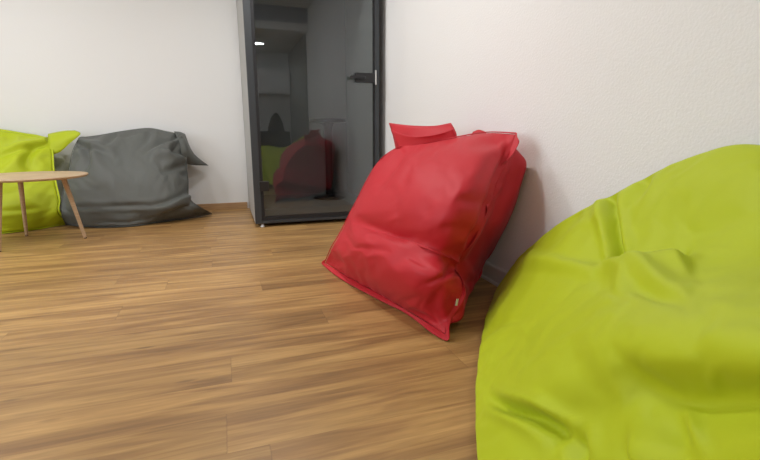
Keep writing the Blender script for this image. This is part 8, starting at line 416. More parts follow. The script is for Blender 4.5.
0,0,1,-2,1,2,-2,0,0,-1,-1,2,-2,-1,-1,2,0,-1,0,0,1,0,0,1,1,-1,1,0,0,1,-1,1,-1,0,8,0,-1,0,0,-1,0,2,0,-1,1,0,0,-1,1,-1,-1,6,-6,2,2,0,-2,1,-2,4,-3,2,0,-2,2,0,0,-1,-1,-1,1,-1,-1,0,-2,3,0,-1,1,-1,1,0,1,1,-1,1,0,0,0,1,0,-1,0,8,1,-2,0,1,-2,1,0,2,-1,0,0,0,-4,6,-4,5,-4,4,-3,-1,4,-2,0,-3,6,-3,0,1,-1,0,2,-1,-1,-1,-1,1,-1,-1,0,-2,3,0,-2,2,-1,0,1,2,-1,1,-1,1,-1,1,2,-2,0,0,8,1,-1,-1,0,1,-3,4,0,-1,1,-1,0,-2,0,6,-3,-1,0,4,-4,-1,4,-5,4,1,-1,0,0,-2,3,-1,-2,1,1,-3,1,-1,-1,-1,1,-2,4,-2,0,0,1,-1,2,-2,4,-1,-2,1,2,-1,1,-1,-1,8,1,-1,-1,1,-1,-1,5,-3,0,1,0,-1,0,-2,5,-3,-1,5,-1,-4,4,-2,-4,8,-4,2,-1,1,-2,1,-3,2,2,-1,-2,0,-2,-1,0,0,2,1,-3,0,0,1,3,-2,-1,2,2,-3,1,0,1,1,-1,-1,7,0,1,-1,0,-2,3,1,-5,5,1,-4,0,6,-4,0,-1,-2,7,-2,-5,6,-3,-3,7,-4,2,1,-2,-2,3,-3,2,1,-2,-1,-2,0,0,0,0,1,1,-6,3,1,0,1,2,-3,1,1,2,-3,0,2,-2,2,-1,7,0,1,-1,0,-1,4,-4,0,4,-1,-3,2,3,-2,0,-2,-1,5,0,-5,2,3,-5,6,-4,3,0,-4,3,-2,1,-2,4,-4,1,-2,-1,1,-1,0,0,2,-6,2,2,0,1,0,1,-1,-1,3,-1,-1,-1,1,2,-2,6,1,-1,1,0,-1,2,-3,1,2,2,-5,2,4,-4,3,-6,5,-1,4,-6,3,-4,3,2,0,-3,4,-3,-1,3,-4,2,-1,2,-4,0,0,1,-1,-1,0,0,-2,-2,2,2,1,0,1,-3,2,2,-3,1,0,-1,1,0,7,-1,1,1,0,3,-5,4,-4,3,2,-3,-1,5,-4,4,-6,5,-2,3,-2,-3,4,-4,3,2,-4,4,-4,2,-1,2,-5,5,-2,-2,-1,1,-2,-2,4,-4,3,-4,3,-1,-2,5,-2,-1,2,0,0,
-2,1,1,-1,0,0,])
DATA['lime'] = (64, 56, [
1687,16,-1,-1,0,-1,1,1,0,2,0,3,1,2,2,2,1,2,1,0,1,1,0,0,0,0,-1,1,-1,1,0,0,1,1,0,2,0,1,2,1,0,2,0,1,1,1,0,1,1,0,1,1,0,25,26,4,3,4,6,7,5,4,2,-1,-2,13,7,5,5,-5,-2,4,-1,0,-3,9,-1,0,1,-3,11,-2,0,0,-4,8,-5,3,-4,2,0,-5,1,0,-1,0,1,-1,1,0,1,1,0,2,1,0,1,1,0,1,0,2,0,1,1,1,1,3,16,14,5,4,3,5,4,6,2,1,-1,-16,11,8,7,-11,5,0,1,0,0,1,2,0,1,2,0,3,1,0,1,0,0,0,-2,-1,-2,-1,-1,-2,-1,-1,0,-1,-1,1,-1,1,0,1,0,1,0,1,-1,1,1,-1,1,1,0,0,1,0,3,8,7,4,3,3,5,3,5,2,2,0,-31,23,8,0,1,-1,-1,1,0,0,0,1,1,1,0,2,1,1,1,1,0,1,-1,-1,-1,-3,-3,-2,-3,-1,-2,0,-1,0,-1,-1,1,0,1,0,0,0,0,-1,1,0,1,-1,1,-1,2,-1,0,1,1,1,2,3,2,3,4,3,2,2,2,-60,50,15,-5,-2,1,-1,0,0,0,1,0,1,0,1,1,-1,-1,0,-1,-1,1,1,-2,-1,-1,-3,-1,-2,-2,-1,0,0,0,-9,8,3,0,-1,-4,1,0,0,0,0,0,0,0,0,1,-1,0,0,-1,-3,-1,0,2,3,4,3,3,1,0,7,-124,79,0,5,-1,-1,1,0,0,0,1,0,1,1,1,2,0,2,0,2,-1,0,0,-2,6,-11,-6,-1,-9,-1,22,14,-42,16,7,14,-7,-76,-52,113,17,2,-1,-2,-4,-5,-4,-3,-9,5,1,-2,0,-2,-4,-4,-1,1,3,5,3,4,7,-2,-50,3,90,7,-4,0,-1,1,-1,1,0,0,0,0,1,-4,9,3,2,3,-2,-1,-1,-2,-11,-13,2,45,59,-12,-98,-106,74,87,-24,-24,7,-1,1,2,1,1,2,5,6,-2,-9,-29,-40,85,-4,-22,1,-1,-2,-6,-4,-2,1,3,3,0,-18,29,1,-4,7,74,-14,15,1,0,-1,1,-1,2,0,1,2,0,2,4,2,-1,-2,-1,-10,-15,18,59,49,-69,-65,-37,-30,105,26,-28,-10,0,-4,-1,-1,-1,-7,13,-5,16,-16,2,1,0,
0,1,-2,0,0,-4,-2,-2,-7,-6,-2,1,4,-4,1,13,5,2,2,13,34,7,-5,0,-1,0,0,-1,0,0,3,1,2,4,-1,-1,-4,-10,-10,23,57,51,-68,-70,-32,-36,95,40,-24,-15,-8,9,-3,-2,-4,-12,26,-8,-11,22,-3,-5,-2,-3,-2,-3,-2,1,0,-2,0,-2,-2,-6,-8,-2,2,-7,-12,60,-11,-5,0,0,-10,33,-3,11,-10,2,1,5,-2,0,-1,1,-1,1,0,-4,-7,-10,13,46,59,-14,-102,-23,-68,82,71,-13,-25,-6,0,-1,-2,-4,9,-6,-6,-4,37,-12,-3,-2,-6,-4,-4,-2,-3,-2,-5,16,-3,-2,-3,-2,-8,-5,-2,-16,7,35,-18,41,-16,-8,2,-8,32,1,-8,8,0,0,1,1,0,1,4,-3,-7,-7,-6,8,31,51,23,-80,-48,-59,9,113,21,-33,-17,-2,1,-2,-2,1,7,-7,-9,-4,30,-7,13,-13,-7,-11,-3,-2,-1,-1,12,-5,-3,10,-13,11,-3,-11,-7,-2,-18,36,1,-10,37,-10,2,-14,1,31,-6,5,3,-1,1,0,5,-3,-3,-3,-11,1,8,23,39,30,-41,-79,-22,-60,101,67,-10,-34,-10,0,2,1,-1,0,8,-14,-7,0,26,-9,14,-14,-9,-9,-4,-2,4,2,9,-5,-1,3,4,-15,11,7,-24,-2,10,-9,1,29,-15,24,3,-2,-12,-1,32,-4,8,2,-5,0,-1,0,-4,-10,5,7,23,31,25,-24,-83,-29,-27,34,86,8,-12,-26,-6,5,-4,2,3,-1,7,-19,4,-9,22,-7,16,-12,-11,-10,-7,5,3,4,7,-5,1,2,0,4,-18,13,11,-29,9,-9,10,9,8,2,18,1,-10,-4,0,32,2,6,-14,6,2,-8,1,0,6,18,29,22,-20,-81,-43,11,14,61,33,-28,-3,-18,3,5,-9,7,2,1,5,-20,4,-7,4,11,3,10,-23,-7,-11,5,5,3,4,1,1,0,1,-1,2,15,-38,17,-2,-2,3,3,5,8,7,11,-1,3,-15,6,35,9,-7,-2,-9,8,0,5,13,20,18,-10,-61,-60,6,40,39,25,-6,-25,-2,-1,-8,4,3,2,2,1,7,-19,3,-8,-2,5,10,2,8,-30,1,9,-16,11,5,1,2,0,-1,0,0,24,-38,24,-20,6,-2,2,4,7,8,9,11,-15,9,-1,1,36,0,5,0,4,-13,15,16,11,-7,-41,-38,-4,24,37,19,-7,-13,-11,-10,19,-13,3,0,3,
3,3,3,-18,8,-13,-1,2,6,9,7,-28,7,-2,2,10,-17,13,6,-10,3,0,0,12,-27,29,-22,7,-2,-1,3,3,6,7,8,6,1,5,-8,1,39,10,-4,0,-10,17,13,0,-25,-21,-8,9,22,14,0,-9,-9,-3,-11,20,-12,6,-6,3,3,3,2,-1,-11,-3,-8,4,4,10,-14,23,-28,8,2,0,2,6,-10,5,1,0,0,1,-6,14,-24,13,1,-3,0,2,3,8,5,0,11,4,2,-2,-6,39,2,5,0,2,13,-18,4,-15,3,9,5,1,-4,-7,-10,5,0,8,-3,-9,2,2,1,0,5,1,-3,-13,0,0,0,5,4,9,-23,15,-1,2,-9,3,2,3,-5,2,-1,3,1,-5,3,9,-21,8,-1,2,1,3,8,0,6,8,-1,5,2,-6,42,12,-3,0,-6,13,2,-20,4,12,-4,-3,-3,-8,3,4,-16,5,12,-8,-2,0,-1,1,1,-2,10,-7,-8,1,1,1,9,-12,5,12,-17,6,-1,0,1,-1,0,1,-1,2,-6,4,0,2,1,8,-16,-4,8,-2,4,2,9,0,8,2,-1,1,2,42,4,7,5,6,-6,-3,-3,-11,15,-8,7,-8,-5,-6,1,10,-11,-10,6,-1,2,3,1,5,-3,1,-2,-3,1,-1,-2,9,2,-8,-2,14,-16,3,1,2,-2,-1,-2,2,0,1,-4,3,3,-3,2,8,-20,3,9,-2,2,1,7,7,1,-1,-1,2,44,4,16,-1,-11,7,1,-1,8,-17,7,-10,12,-17,0,-3,-2,11,-9,-5,-4,-1,-3,10,0,3,1,0,1,1,0,2,1,1,2,-7,-3,14,-11,-7,3,0,2,-1,-3,2,1,0,1,-4,4,0,-6,10,-20,12,2,1,5,-3,7,4,-1,-3,2,45,7,15,-9,10,-3,-2,-1,-7,13,-15,2,-8,12,-20,-1,8,-6,-12,9,8,-23,16,0,1,1,1,2,0,2,-1,-3,4,0,1,-1,0,-1,4,2,-12,0,-2,3,0,2,-1,0,-1,-2,0,4,-5,-7,5,2,0,0,2,3,2,0,4,-4,0,48,9,11,2,4,-7,-2,3,1,-13,12,-17,2,8,-6,-16,10,-18,4,0,8,4,-21,16,-1,7,-4,6,-2,1,2,3,-5,-2,6,-1,-3,-1,-7,6,5,-13,5,0,1,-2,0,-1,0,-1,-4,7,-6,-2,-1,0,3,0,0,1,2,1,-1,3,-5,49,18,9,-6,0,
-8,9,3,-4,-3,-11,5,0,-14,4,9,-13,-10,-1,-4,-3,22,-10,-11,14,2,8,-7,8,-1,-1,-2,8,-4,-2,-1,-3,-2,9,-9,-4,6,-1,-2,0,-2,-2,-2,-2,5,5,-7,3,-7,-5,3,0,3,-2,2,-1,0,2,-3,2,52,29,-13,1,3,7,-3,-2,-6,1,6,-9,-4,-7,-5,-3,13,-23,-3,13,-18,13,14,-18,14,-2,-5,13,-6,5,1,0,1,-1,1,-2,-1,4,-1,-11,6,-2,2,-3,-5,-4,-5,7,1,4,5,-6,-3,-9,6,-10,8,-4,3,-1,-2,1,0,-1,-1,54,29,-10,0,-4,11,-5,4,-2,-7,-2,7,-11,-3,-14,13,-5,-21,7,0,12,-20,15,10,-13,10,8,-13,12,-2,4,0,0,-1,-5,2,3,-2,-16,21,-8,-1,-2,-7,-4,-8,9,6,0,3,1,-4,-11,3,-3,-2,1,1,-4,1,0,-2,1,-1,-2,56,17,11,-7,0,-6,9,3,-3,-10,5,-3,-11,6,-7,-8,-13,27,-26,3,1,14,-20,13,5,4,3,8,-12,6,3,-1,1,0,3,-5,-3,-23,27,-7,2,0,-10,-11,11,-2,4,-2,4,0,-2,-2,-5,-4,-3,-1,-1,1,0,-4,1,-2,1,0,-3,58,12,7,4,1,1,2,-9,8,-9,-1,-3,-9,8,-12,-12,5,5,14,-22,1,-6,21,-21,18,3,-1,5,11,-8,2,0,-1,-4,3,2,-8,-15,0,21,-7,-4,-13,20,-23,14,0,2,-3,-1,-2,1,-4,-6,-6,0,-1,0,1,-2,-3,1,-1,-1,-1,59,24,-5,-6,15,-3,-3,-2,-2,-3,-1,-1,-4,-13,3,2,-1,6,-19,19,-16,10,-10,21,-22,18,6,-1,-1,5,3,1,2,0,-7,-1,-8,-8,-1,-10,26,-17,14,-17,5,4,3,-3,-3,-3,-1,6,-9,-8,2,-9,2,-2,1,-1,-3,-1,0,0,2,61,12,5,15,-10,-3,-9,5,0,0,-1,0,-2,-1,-1,0,-12,-11,18,-19,11,2,7,-10,18,-18,15,7,-1,1,-1,9,-1,-3,-4,-4,-7,-5,-14,8,3,21,-31,10,5,2,0,-5,-4,-2,0,14,-19,-5,-5,3,-8,1,-1,0,-1,-3,0,-1,2,62,16,-11,19,3,-15,4,2,0,-1,0,1,-2,0,-7,-10,-3,-2,-4,17,-19,11,3,7,-8,19,-18,11,5,4,1,2,4,-5,-5,-7,-3,-18,7,7,5,-23,14,3,3,-1,-4,-3,-3,0,
-1,28,-31,-6,-7,-5,7,-8,2,-4,1,-2,-1,-1,2,64,3,9,7,1,0,1,-1,1,0,-3,4,-6,-8,-5,-13,7,0,5,-7,13,-15,7,5,7,-5,17,-8,-4,15,-2,1,1,-8,-2,-13,8,-20,15,2,-18,8,6,3,-4,-4,-2,-2,-1,1,-1,51,-54,-5,-8,-5,-3,8,-7,-1,-2,-1,0,-1,1,65,18,-11,18,-10,7,-1,-1,4,-4,-3,-4,-6,-5,-7,15,-18,10,-7,8,-6,13,-10,-1,8,8,-3,10,6,-6,-4,-4,20,-24,9,2,-26,8,8,-1,8,-1,-7,-11,-7,-6,3,3,0,0,0,72,-70,-11,-1,-11,5,-7,8,-8,-1,-3,2,-1,-1,67,23,-7,-7,23,-11,0,-1,-3,-6,-5,-8,10,-2,-1,2,5,-19,11,-9,9,-4,4,5,-5,3,10,8,-1,-9,-4,10,5,0,0,-24,5,6,28,6,-29,-10,0,-4,-6,-4,-3,0,-2,-1,1,5,0,-4,-19,10,-14,9,-9,8,-9,-1,-2,2,-2,69,8,7,11,7,-12,-2,-5,-2,-12,7,4,3,-9,4,-7,1,8,-17,13,-13,12,-3,2,-3,16,0,1,-6,-7,12,8,3,-1,-14,4,-21,56,38,-88,-18,23,-2,-4,-1,-1,-2,-2,-2,-1,0,-31,32,-5,-16,-7,16,-17,11,-13,10,-11,1,0,-2,71,16,-5,22,-11,-9,-2,-9,13,6,-19,10,5,-12,5,-3,-7,0,10,-14,12,-13,10,-4,14,0,-3,-3,-7,12,11,4,0,3,-6,-34,19,63,29,-143,-2,48,-1,-1,1,-1,2,-9,0,-5,14,-36,24,-21,2,-3,1,8,-18,11,-14,11,-10,1,-4,72,10,20,-33,17,0,0,1,12,-20,5,7,-12,6,-9,6,-4,-5,-5,12,-10,12,-15,18,-2,-4,-4,-8,16,12,6,1,2,-2,-5,-33,20,58,41,-191,24,75,-7,1,-12,0,0,-1,-1,0,14,-29,6,-23,13,-6,-10,19,-16,-2,4,-11,11,-9,-3,73,23,-5,-24,27,-9,-4,3,6,10,-20,6,4,-13,7,-9,6,-2,-4,-8,12,-6,16,-10,-6,-3,-9,21,13,7,2,-1,-2,-2,-6,-13,-12,68,43,-199,44,77,-15,-13,13,-10,-3,3,-6,-2,7,10,-33,0,-13,14,-15,6,13,-22,-1,3,-5,8,-13,71,23,-25,16,10,-12,-1,-5,16,-13,14,-16,8,-1,-12,6,-8,3,6,-6,-9,17,-4,-15,-10,13,12,17,5,1,
-1,-4,-2,-4,-3,-25,8,74,29,-205,63,71,-17,-21,18,-3,-4,-2,-12,11,-5,8,2,-33,4,-17,18,-13,4,14,-21,-7,4,7,-12,71,18,-22,30,-23,10,2,2,5,-2,-16,10,4,-13,7,-6,-3,-3,-3,8,8,-11,-11,-15,14,15,19,6,0,-4,-5,-2,-3,-5,8,-29,8,81,17,-210,82,66,-21,-11,-11,22,-11,6,-9,-11,18,-1,-9,-8,-12,-7,-13,17,-11,18,-19,9,-17,12,-12,69,-3,12,10,1,5,-21,20,-4,-8,7,-16,8,2,-11,3,2,-9,12,-4,-4,-14,-11,7,20,18,9,-4,-6,-5,-4,7,-2,-2,-3,-22,6,96,-8,-210,103,59,-25,-7,-4,-9,22,-14,8,-8,-11,20,-28,5,4,-11,-3,-22,10,14,-16,14,-17,2,-8,68,-1,12,16,-8,-5,10,-21,19,-3,-8,9,-11,-6,6,-6,-5,13,-7,-5,-11,-14,12,15,21,7,-5,-9,-7,6,-1,6,-4,-1,-4,-21,7,111,-39,-206,124,50,-27,-7,-9,18,-17,19,-16,-7,20,-12,-21,2,9,-7,-4,-1,-26,12,11,-11,10,-14,-7,67,1,13,12,-17,16,-7,8,-23,13,6,-12,9,-8,-6,-8,12,-6,-9,-6,-17,17,19,11,9,-9,-7,-6,8,1,-2,-5,10,-5,-6,-23,19,123,-86,-180,139,36,-29,-8,5,-8,23,-14,-18,18,-1,-17,19,-30,-1,11,-12,-1,19,-34,-6,18,3,-9,-12,67,11,13,-13,12,-14,8,1,14,-26,4,13,-15,4,2,-10,-3,-10,-15,10,3,21,13,-4,-8,-20,17,9,-7,0,-3,7,-8,7,-14,-25,41,128,-141,-137,145,19,-35,17,-18,0,20,-14,5,-19,12,3,-15,19,-39,7,4,-3,18,-24,-23,23,-2,0,-14,66,28,-6,-2,-1,-5,-3,10,-15,26,-21,-8,16,-9,-4,4,-17,-13,5,8,14,15,-3,-12,-19,17,-2,-4,18,-6,-3,-3,7,-7,-13,-24,68,116,-197,-74,144,-4,-30,11,8,-16,-4,22,-19,9,-15,12,-18,25,-25,-18,14,-6,8,6,-43,22,-1,2,-14,66,19,13,-19,7,8,-5,-4,-14,5,19,-17,-13,16,-7,-2,-21,0,6,17,9,0,-4,-20,7,-11,10,2,0,16,-6,-6,0,-5,-16,-14,91,88,-249,12,122,-21,-22,5,8,7,-25,11,10,-17,10,-10,-11,26,-14,-26,9,-3,4,15,-45,14,2,4,-14,66,29,-7,-6,-2,8,2,-1,7,-25,
2,19,-14,-18,8,-1,6,-27,23,14,-3,-5,-3,-5,-5,-2,-6,7,4,2,13,-19,7,6,-34,6,110,34,-257,74,97,-33,-10,-7,10,9,3,-28,13,10,-22,7,-1,3,16,-38,3,-4,2,23,-46,10,6,-6,-7,67,28,-19,11,1,2,2,2,-6,7,-19,-11,22,-11,-13,5,-14,9,16,4,-10,-10,12,0,-12,4,-8,-4,6,4,0,6,7,-36,6,14,119,-35,-222,112,62,-10,-35,-3,6,14,14,-28,6,-11,13,3,-13,-7,10,13,-37,3,6,-11,21,-40,18,-14,10,66,27,-19,16,-2,-2,0,2,7,-5,-4,-14,-14,24,-12,-15,9,2,16,-5,-14,-3,17,-6,-7,4,-6,-7,6,-5,7,7,0,-27,-5,36,119,-96,-166,123,48,-14,-29,-20,5,17,17,-2,-20,-8,21,-14,-1,-5,14,-19,15,-32,7,-2,21,-37,5,2,-4,67,24,-19,19,-2,1,-3,0,-5,5,-1,5,-24,-15,20,-3,6,-11,19,-12,-17,18,-6,13,-10,-3,4,-12,3,0,-6,14,-2,-24,-7,51,113,-144,-107,117,36,-13,-17,-34,-4,21,30,-21,4,-13,-2,18,-17,-3,-2,19,-29,0,-3,1,-13,20,-23,1,-6,66,19,-9,-3,19,-5,0,-1,-2,-2,-6,17,-22,-21,28,-15,7,-4,14,-14,-15,17,-4,15,-6,-7,-1,2,-8,1,-3,-3,15,-28,-7,66,97,-177,-53,107,19,-5,-6,-38,-20,22,31,0,-22,2,-1,5,7,-19,-2,3,16,-35,-1,5,-13,8,3,-20,7,67,1,10,2,2,2,0,0,1,-2,-1,13,-42,20,8,-14,-3,11,-4,-18,20,-18,12,13,-5,-3,-6,-1,2,-9,-8,14,3,-27,-3,77,79,-201,-2,85,10,8,-4,-34,-34,19,35,5,-14,-6,-1,-7,6,7,-20,4,-1,14,-37,0,3,2,3,-17,1,67,0,8,2,4,1,2,-8,4,-1,0,12,-40,36,-23,17,-17,8,-21,19,-6,6,-15,24,-6,5,-9,-4,2,-5,-19,29,-14,-14,-7,88,61,-204,16,77,3,9,14,-37,-41,8,57,-26,1,0,0,4,-18,7,2,-15,6,-6,7,-33,11,0,4,-19,6,66,12,-6,-6,12,-3,5,-9,2,0,11,-9,-25,21,13,-21,21,-18,-11,-4,16,8,-22,17,7,-9,11,-11,-5,2,-25,32,-17,-11,-5,96,32,-201,56,50,-1,13,22,-39,-49,28,23,7,-18,5,0,-7,9,-21,7,
-3,2,-11,-6,-1,-6,-1,5,-18,4,67,7,-7,14,-14,13,-6,-1,-2,-5,13,-25,11,3,7,8,-19,21,-25,-10,10,21,-24,7,11,-3,-2,12,-13,-6,-22,33,-21,-11,7,95,-1,-172,71,32,-10,19,28,-42,-49,39,2,11,-2,-13,10,-12,14,-21,0,5,-10,0,-9,1,-13,3,3,-13,0,66,-3,14,-4,-2,-3,-8,15,-12,15,-10,-17,21,-11,15,-14,6,15,-28,14,-18,17,8,-22,13,1,1,3,10,-33,9,16,-16,-5,6,49,-15,-72,42,3,-6,14,19,-25,-29,30,-6,-5,10,2,-17,13,-11,9,-25,10,-4,1,-18,1,-5,-4,6,-11,-4,67,0,0,0,0,0,0,0,0,0,0,0,0,0,0,0,0,0,0,0,0,0,0,0,0,0,0,0,0,0,0,0,0,0,0,0,0,0,0,1,0,0,1,0,-1,0,-1,-1,0,-2,-1,-1,-1,-3,-6,-2,-6,-3,-7,-7,-5,-5,-1,0,2,442,16,0,0,0,-1,1,-1,-1,-1,-1,0,-2,-2,0,-2,0,-1,0,-1,0,0,1,-1,1,1,-1,1,0,-1,1,0,0,0,0,1,0,-1,1,1,-1,1,0,0,0,0,0,1,-1,2,0,2,3,4,-1,-1,-3,-5,-4,-2,-1,-2,-1,16,29,-1,-1,1,-1,-1,-1,-2,-1,-3,-3,-2,-3,-2,-3,-2,-2,0,-2,1,-1,1,0,2,0,0,0,0,1,-1,1,-1,1,0,0,0,0,0,1,-1,1,0,0,-1,1,1,-1,0,2,0,3,3,0,-2,-3,-8,-9,-10,-5,-7,-1,-16,18,39,-2,0,0,-1,-1,-1,-2,-4,-2,-5,-4,-4,-4,-3,-3,-3,-1,-1,-1,0,1,1,1,1,0,1,-1,1,0,-1,1,0,0,0,-1,2,-1,0,0,0,1,-1,0,1,-1,1,0,1,1,2,2,0,-2,-7,-10,-15,-13,-11,-8,-2,6,19,44,1,-1,0,0,-2,-1,-4,-3,-5,-4,-5,-5,-6,-3,-4,-3,-2,-1,-1,0,1,1,2,0,1,1,-1,1,-1,1,-1,1,-1,1,-1,1,-1,1,0,-1,1,0,-1,1,0,0,0,1,2,2,0,1,-3,-10,-11,-15,-14,-12,-17,13,-53,19,49,-1,1,0,-1,-1,-3,-3,-3,-6,-5,-5,-7,-4,-6,-3,-4,-2,-1,-1,0,1,1,1,2,1,0,0,0,0,0,0,0,0,0,0,-1,1,0,0,0,0,
0,-1,1,0,0,0,2,0,3,2,-1,-4,-10,-14,-15,-16,-15,-15,4,-32,20,49,2,0,1,-2,-1,-2,-4,-3,-6,-6,-5,-7,-5,-5,-5,-2,-4,0,-2,0,2,1,1,2,0,1,0,-1,1,0,0,0,0,-1,1,0,-1,1,0,-1,1,0,-1,1,-1,1,0,1,2,2,2,-1,-5,-10,-14,-17,-17,-21,-3,-5,-20,17,49,2,2,-1,1,-3,-2,-3,-5,-5,-5,-7,-6,-6,-6,-3,-4,-2,-2,-1,1,0,2,1,2,0,1,0,-1,1,0,0,0,0,0,0,-1,1,0,-1,1,0,0,-1,1,0,-1,2,0,2,2,2,-1,-5,-9,-16,-17,-20,-17,-11,4,-17,12,49,3,2,-1,0,-1,-4,-2,-5,-6,-5,-6,-8,-5,-5,-4,-4,-3,0,-1,0,0,2,1,2,0,1,0,0,-1,1,0,0,0,0,0,0,0,0,0,-1,1,0,0,-1,1,0,0,2,1,2,3,-2,-5,-9,-16,-17,-22,-16,-13,3,-13,9,51,1,2,0,0,-2,-3,-3,-6,-3,-7,-6,-7,-6,-5,-5,-2,-4,-1,-1,1,1,1,2,0,2,0,0,-1,1,0,0,-1,1,0,-1,1,0,0,0,0,0,0,-1,2,-1,0,0,2,2,1,3,-5,2,-14,-14,-19,-21,-20,-8,-3,-9,9,50,3,2,-1,0,-2,-2,-4,-5,-5,-5,-7,-7,-5,-6,-5,-3,-2,-2,-1,0,1,2,2,1,1,0,0,0,0,0,0,0,-1,1,0,-1,1,0,0,0,-1,1,1,-1,1,-1,0,1,3,2,-3,4,-3,-11,-17,-19,-20,-22,-6,-10,2,8,51,2,2,0,-1,-2,-2,-4,-4,-6,-5,-7,-7,-5,-6,-5,-2,-4,-1,-2,2,1,0,2,2,0,0,1,0,0,0,0,1,0,-1,0,0,0,0,-1,1,0,0,0,0,1,-3,5,-2,1,5,-4,5,-9,-1,-22,-20,-21,-20,-11,-2,-3,8,51,3,0,1,0,-3,-2,-4,-4,-5,-6,-7,-7,-5,-6,-4,-5,-2,-2,1,0,0,2,1,2,0,1,-1,1,0,0,1,-2,2,0,-2,1,1,-1,0,0,0,0,0,0,-1,0,0,4,2,-5,8,0,-7,-7,-15,-23,-22,-19,-13,-1,-3,8,52,1,2,0,-1,-1,-3,-4,-4,-5,-6,-7,-6,-7,-5,-4,-4,-3,-2,0,1,1,1,1,2,0,0,1,0,0,0,0,0,0,1,-3,2,1,
-2,1,0,1,-1,-1,1,0,-1,1,3,1,-2,6,-1,-4,-11,-13,-24,-21,-19,-14,0,-4,9,51,3,0,1,0,-3,-2,-3,-5,-6,-5,-7,-6,-7,-6,-3,-3,-4,0,-2,0,-1,5,0,1,2,1,-1,0,0,0,0,0,0,0,-1,1,-1,2,-3,2,1,-3,2,1,-1,1,0,-1,3,2,3,-1,-4,-11,-14,-23,-21,-19,-14,0,-5,9,51,2,2,0,-1,-2,-2,-3,-5,-6,-5,-8,-6,-6,-5,-4,-3,-3,-2,-3,2,2,1,2,0,0,2,0,1,-1,1,-1,0,1,-1,0,0,0,0,-1,0,0,1,-1,2,0,-2,3,-1,1,3,3,-1,-4,-11,-15,-21,-23,-17,-15,0,-6,9,52,1,1,1,-2,0,-4,-3,-4,-6,-6,-6,-7,-8,-8,-1,6,-9,-3,0,-1,-1,4,1,3,-1,0,0,1,0,0,-1,1,0,0,0,0,0,2,-1,0,-1,0,-1,0,1,0,1,2,-2,4,3,-1,-4,-11,-15,-21,-22,-17,-16,0,-6,11,50,3,1,0,0,-3,-2,-3,-5,-5,-6,-6,-8,-6,-5,-6,-7,14,-13,1,1,1,-3,4,1,3,0,-1,0,-1,1,0,0,0,0,-1,1,0,-2,2,0,1,2,-3,1,-1,0,0,-1,5,0,4,-1,-4,-10,-17,-20,-21,-17,-14,-4,-6,9,52,0,1,1,-1,-2,-3,-3,-4,-6,-5,-7,-7,-6,-6,-6,3,-11,16,-16,6,0,1,-3,4,0,2,1,0,-1,0,0,1,-2,0,0,1,0,2,-3,0,3,-2,-2,3,-1,1,0,1,-1,3,3,2,-5,-11,-17,-20,-20,-17,-12,-10,0,11,51,1,0,1,-1,-2,-2,-3,-5,-5,-5,-7,-8,-5,-10,-1,2,-1,-11,15,-13,5,0,4,-5,3,1,0,1,0,1,0,-1,2,-2,-1,-1,1,1,2,-1,0,-3,3,-3,2,2,-1,0,2,2,2,-2,2,-14,-18,-18,-19,-18,-12,-9,-2,11,50,2,0,0,-1,-2,-1,-5,-3,-5,-6,-7,-7,-7,-8,1,-2,-1,1,-10,15,-13,6,0,5,-3,0,-1,-1,2,0,2,0,1,-1,0,-1,-1,0,-1,2,0,3,-4,3,-2,-2,5,-2,2,2,2,-1,-2,-9,-20,-18,-18,-18,-11,-10,-2,11,50,1,0,0,-1,-1,-3,-2,-5,-5,-6,-6,-9,-7,-5,-1,0,-2,5,-13,4,9,-11,6,0,4,-2,0,0,-1,0,-2,2,1,
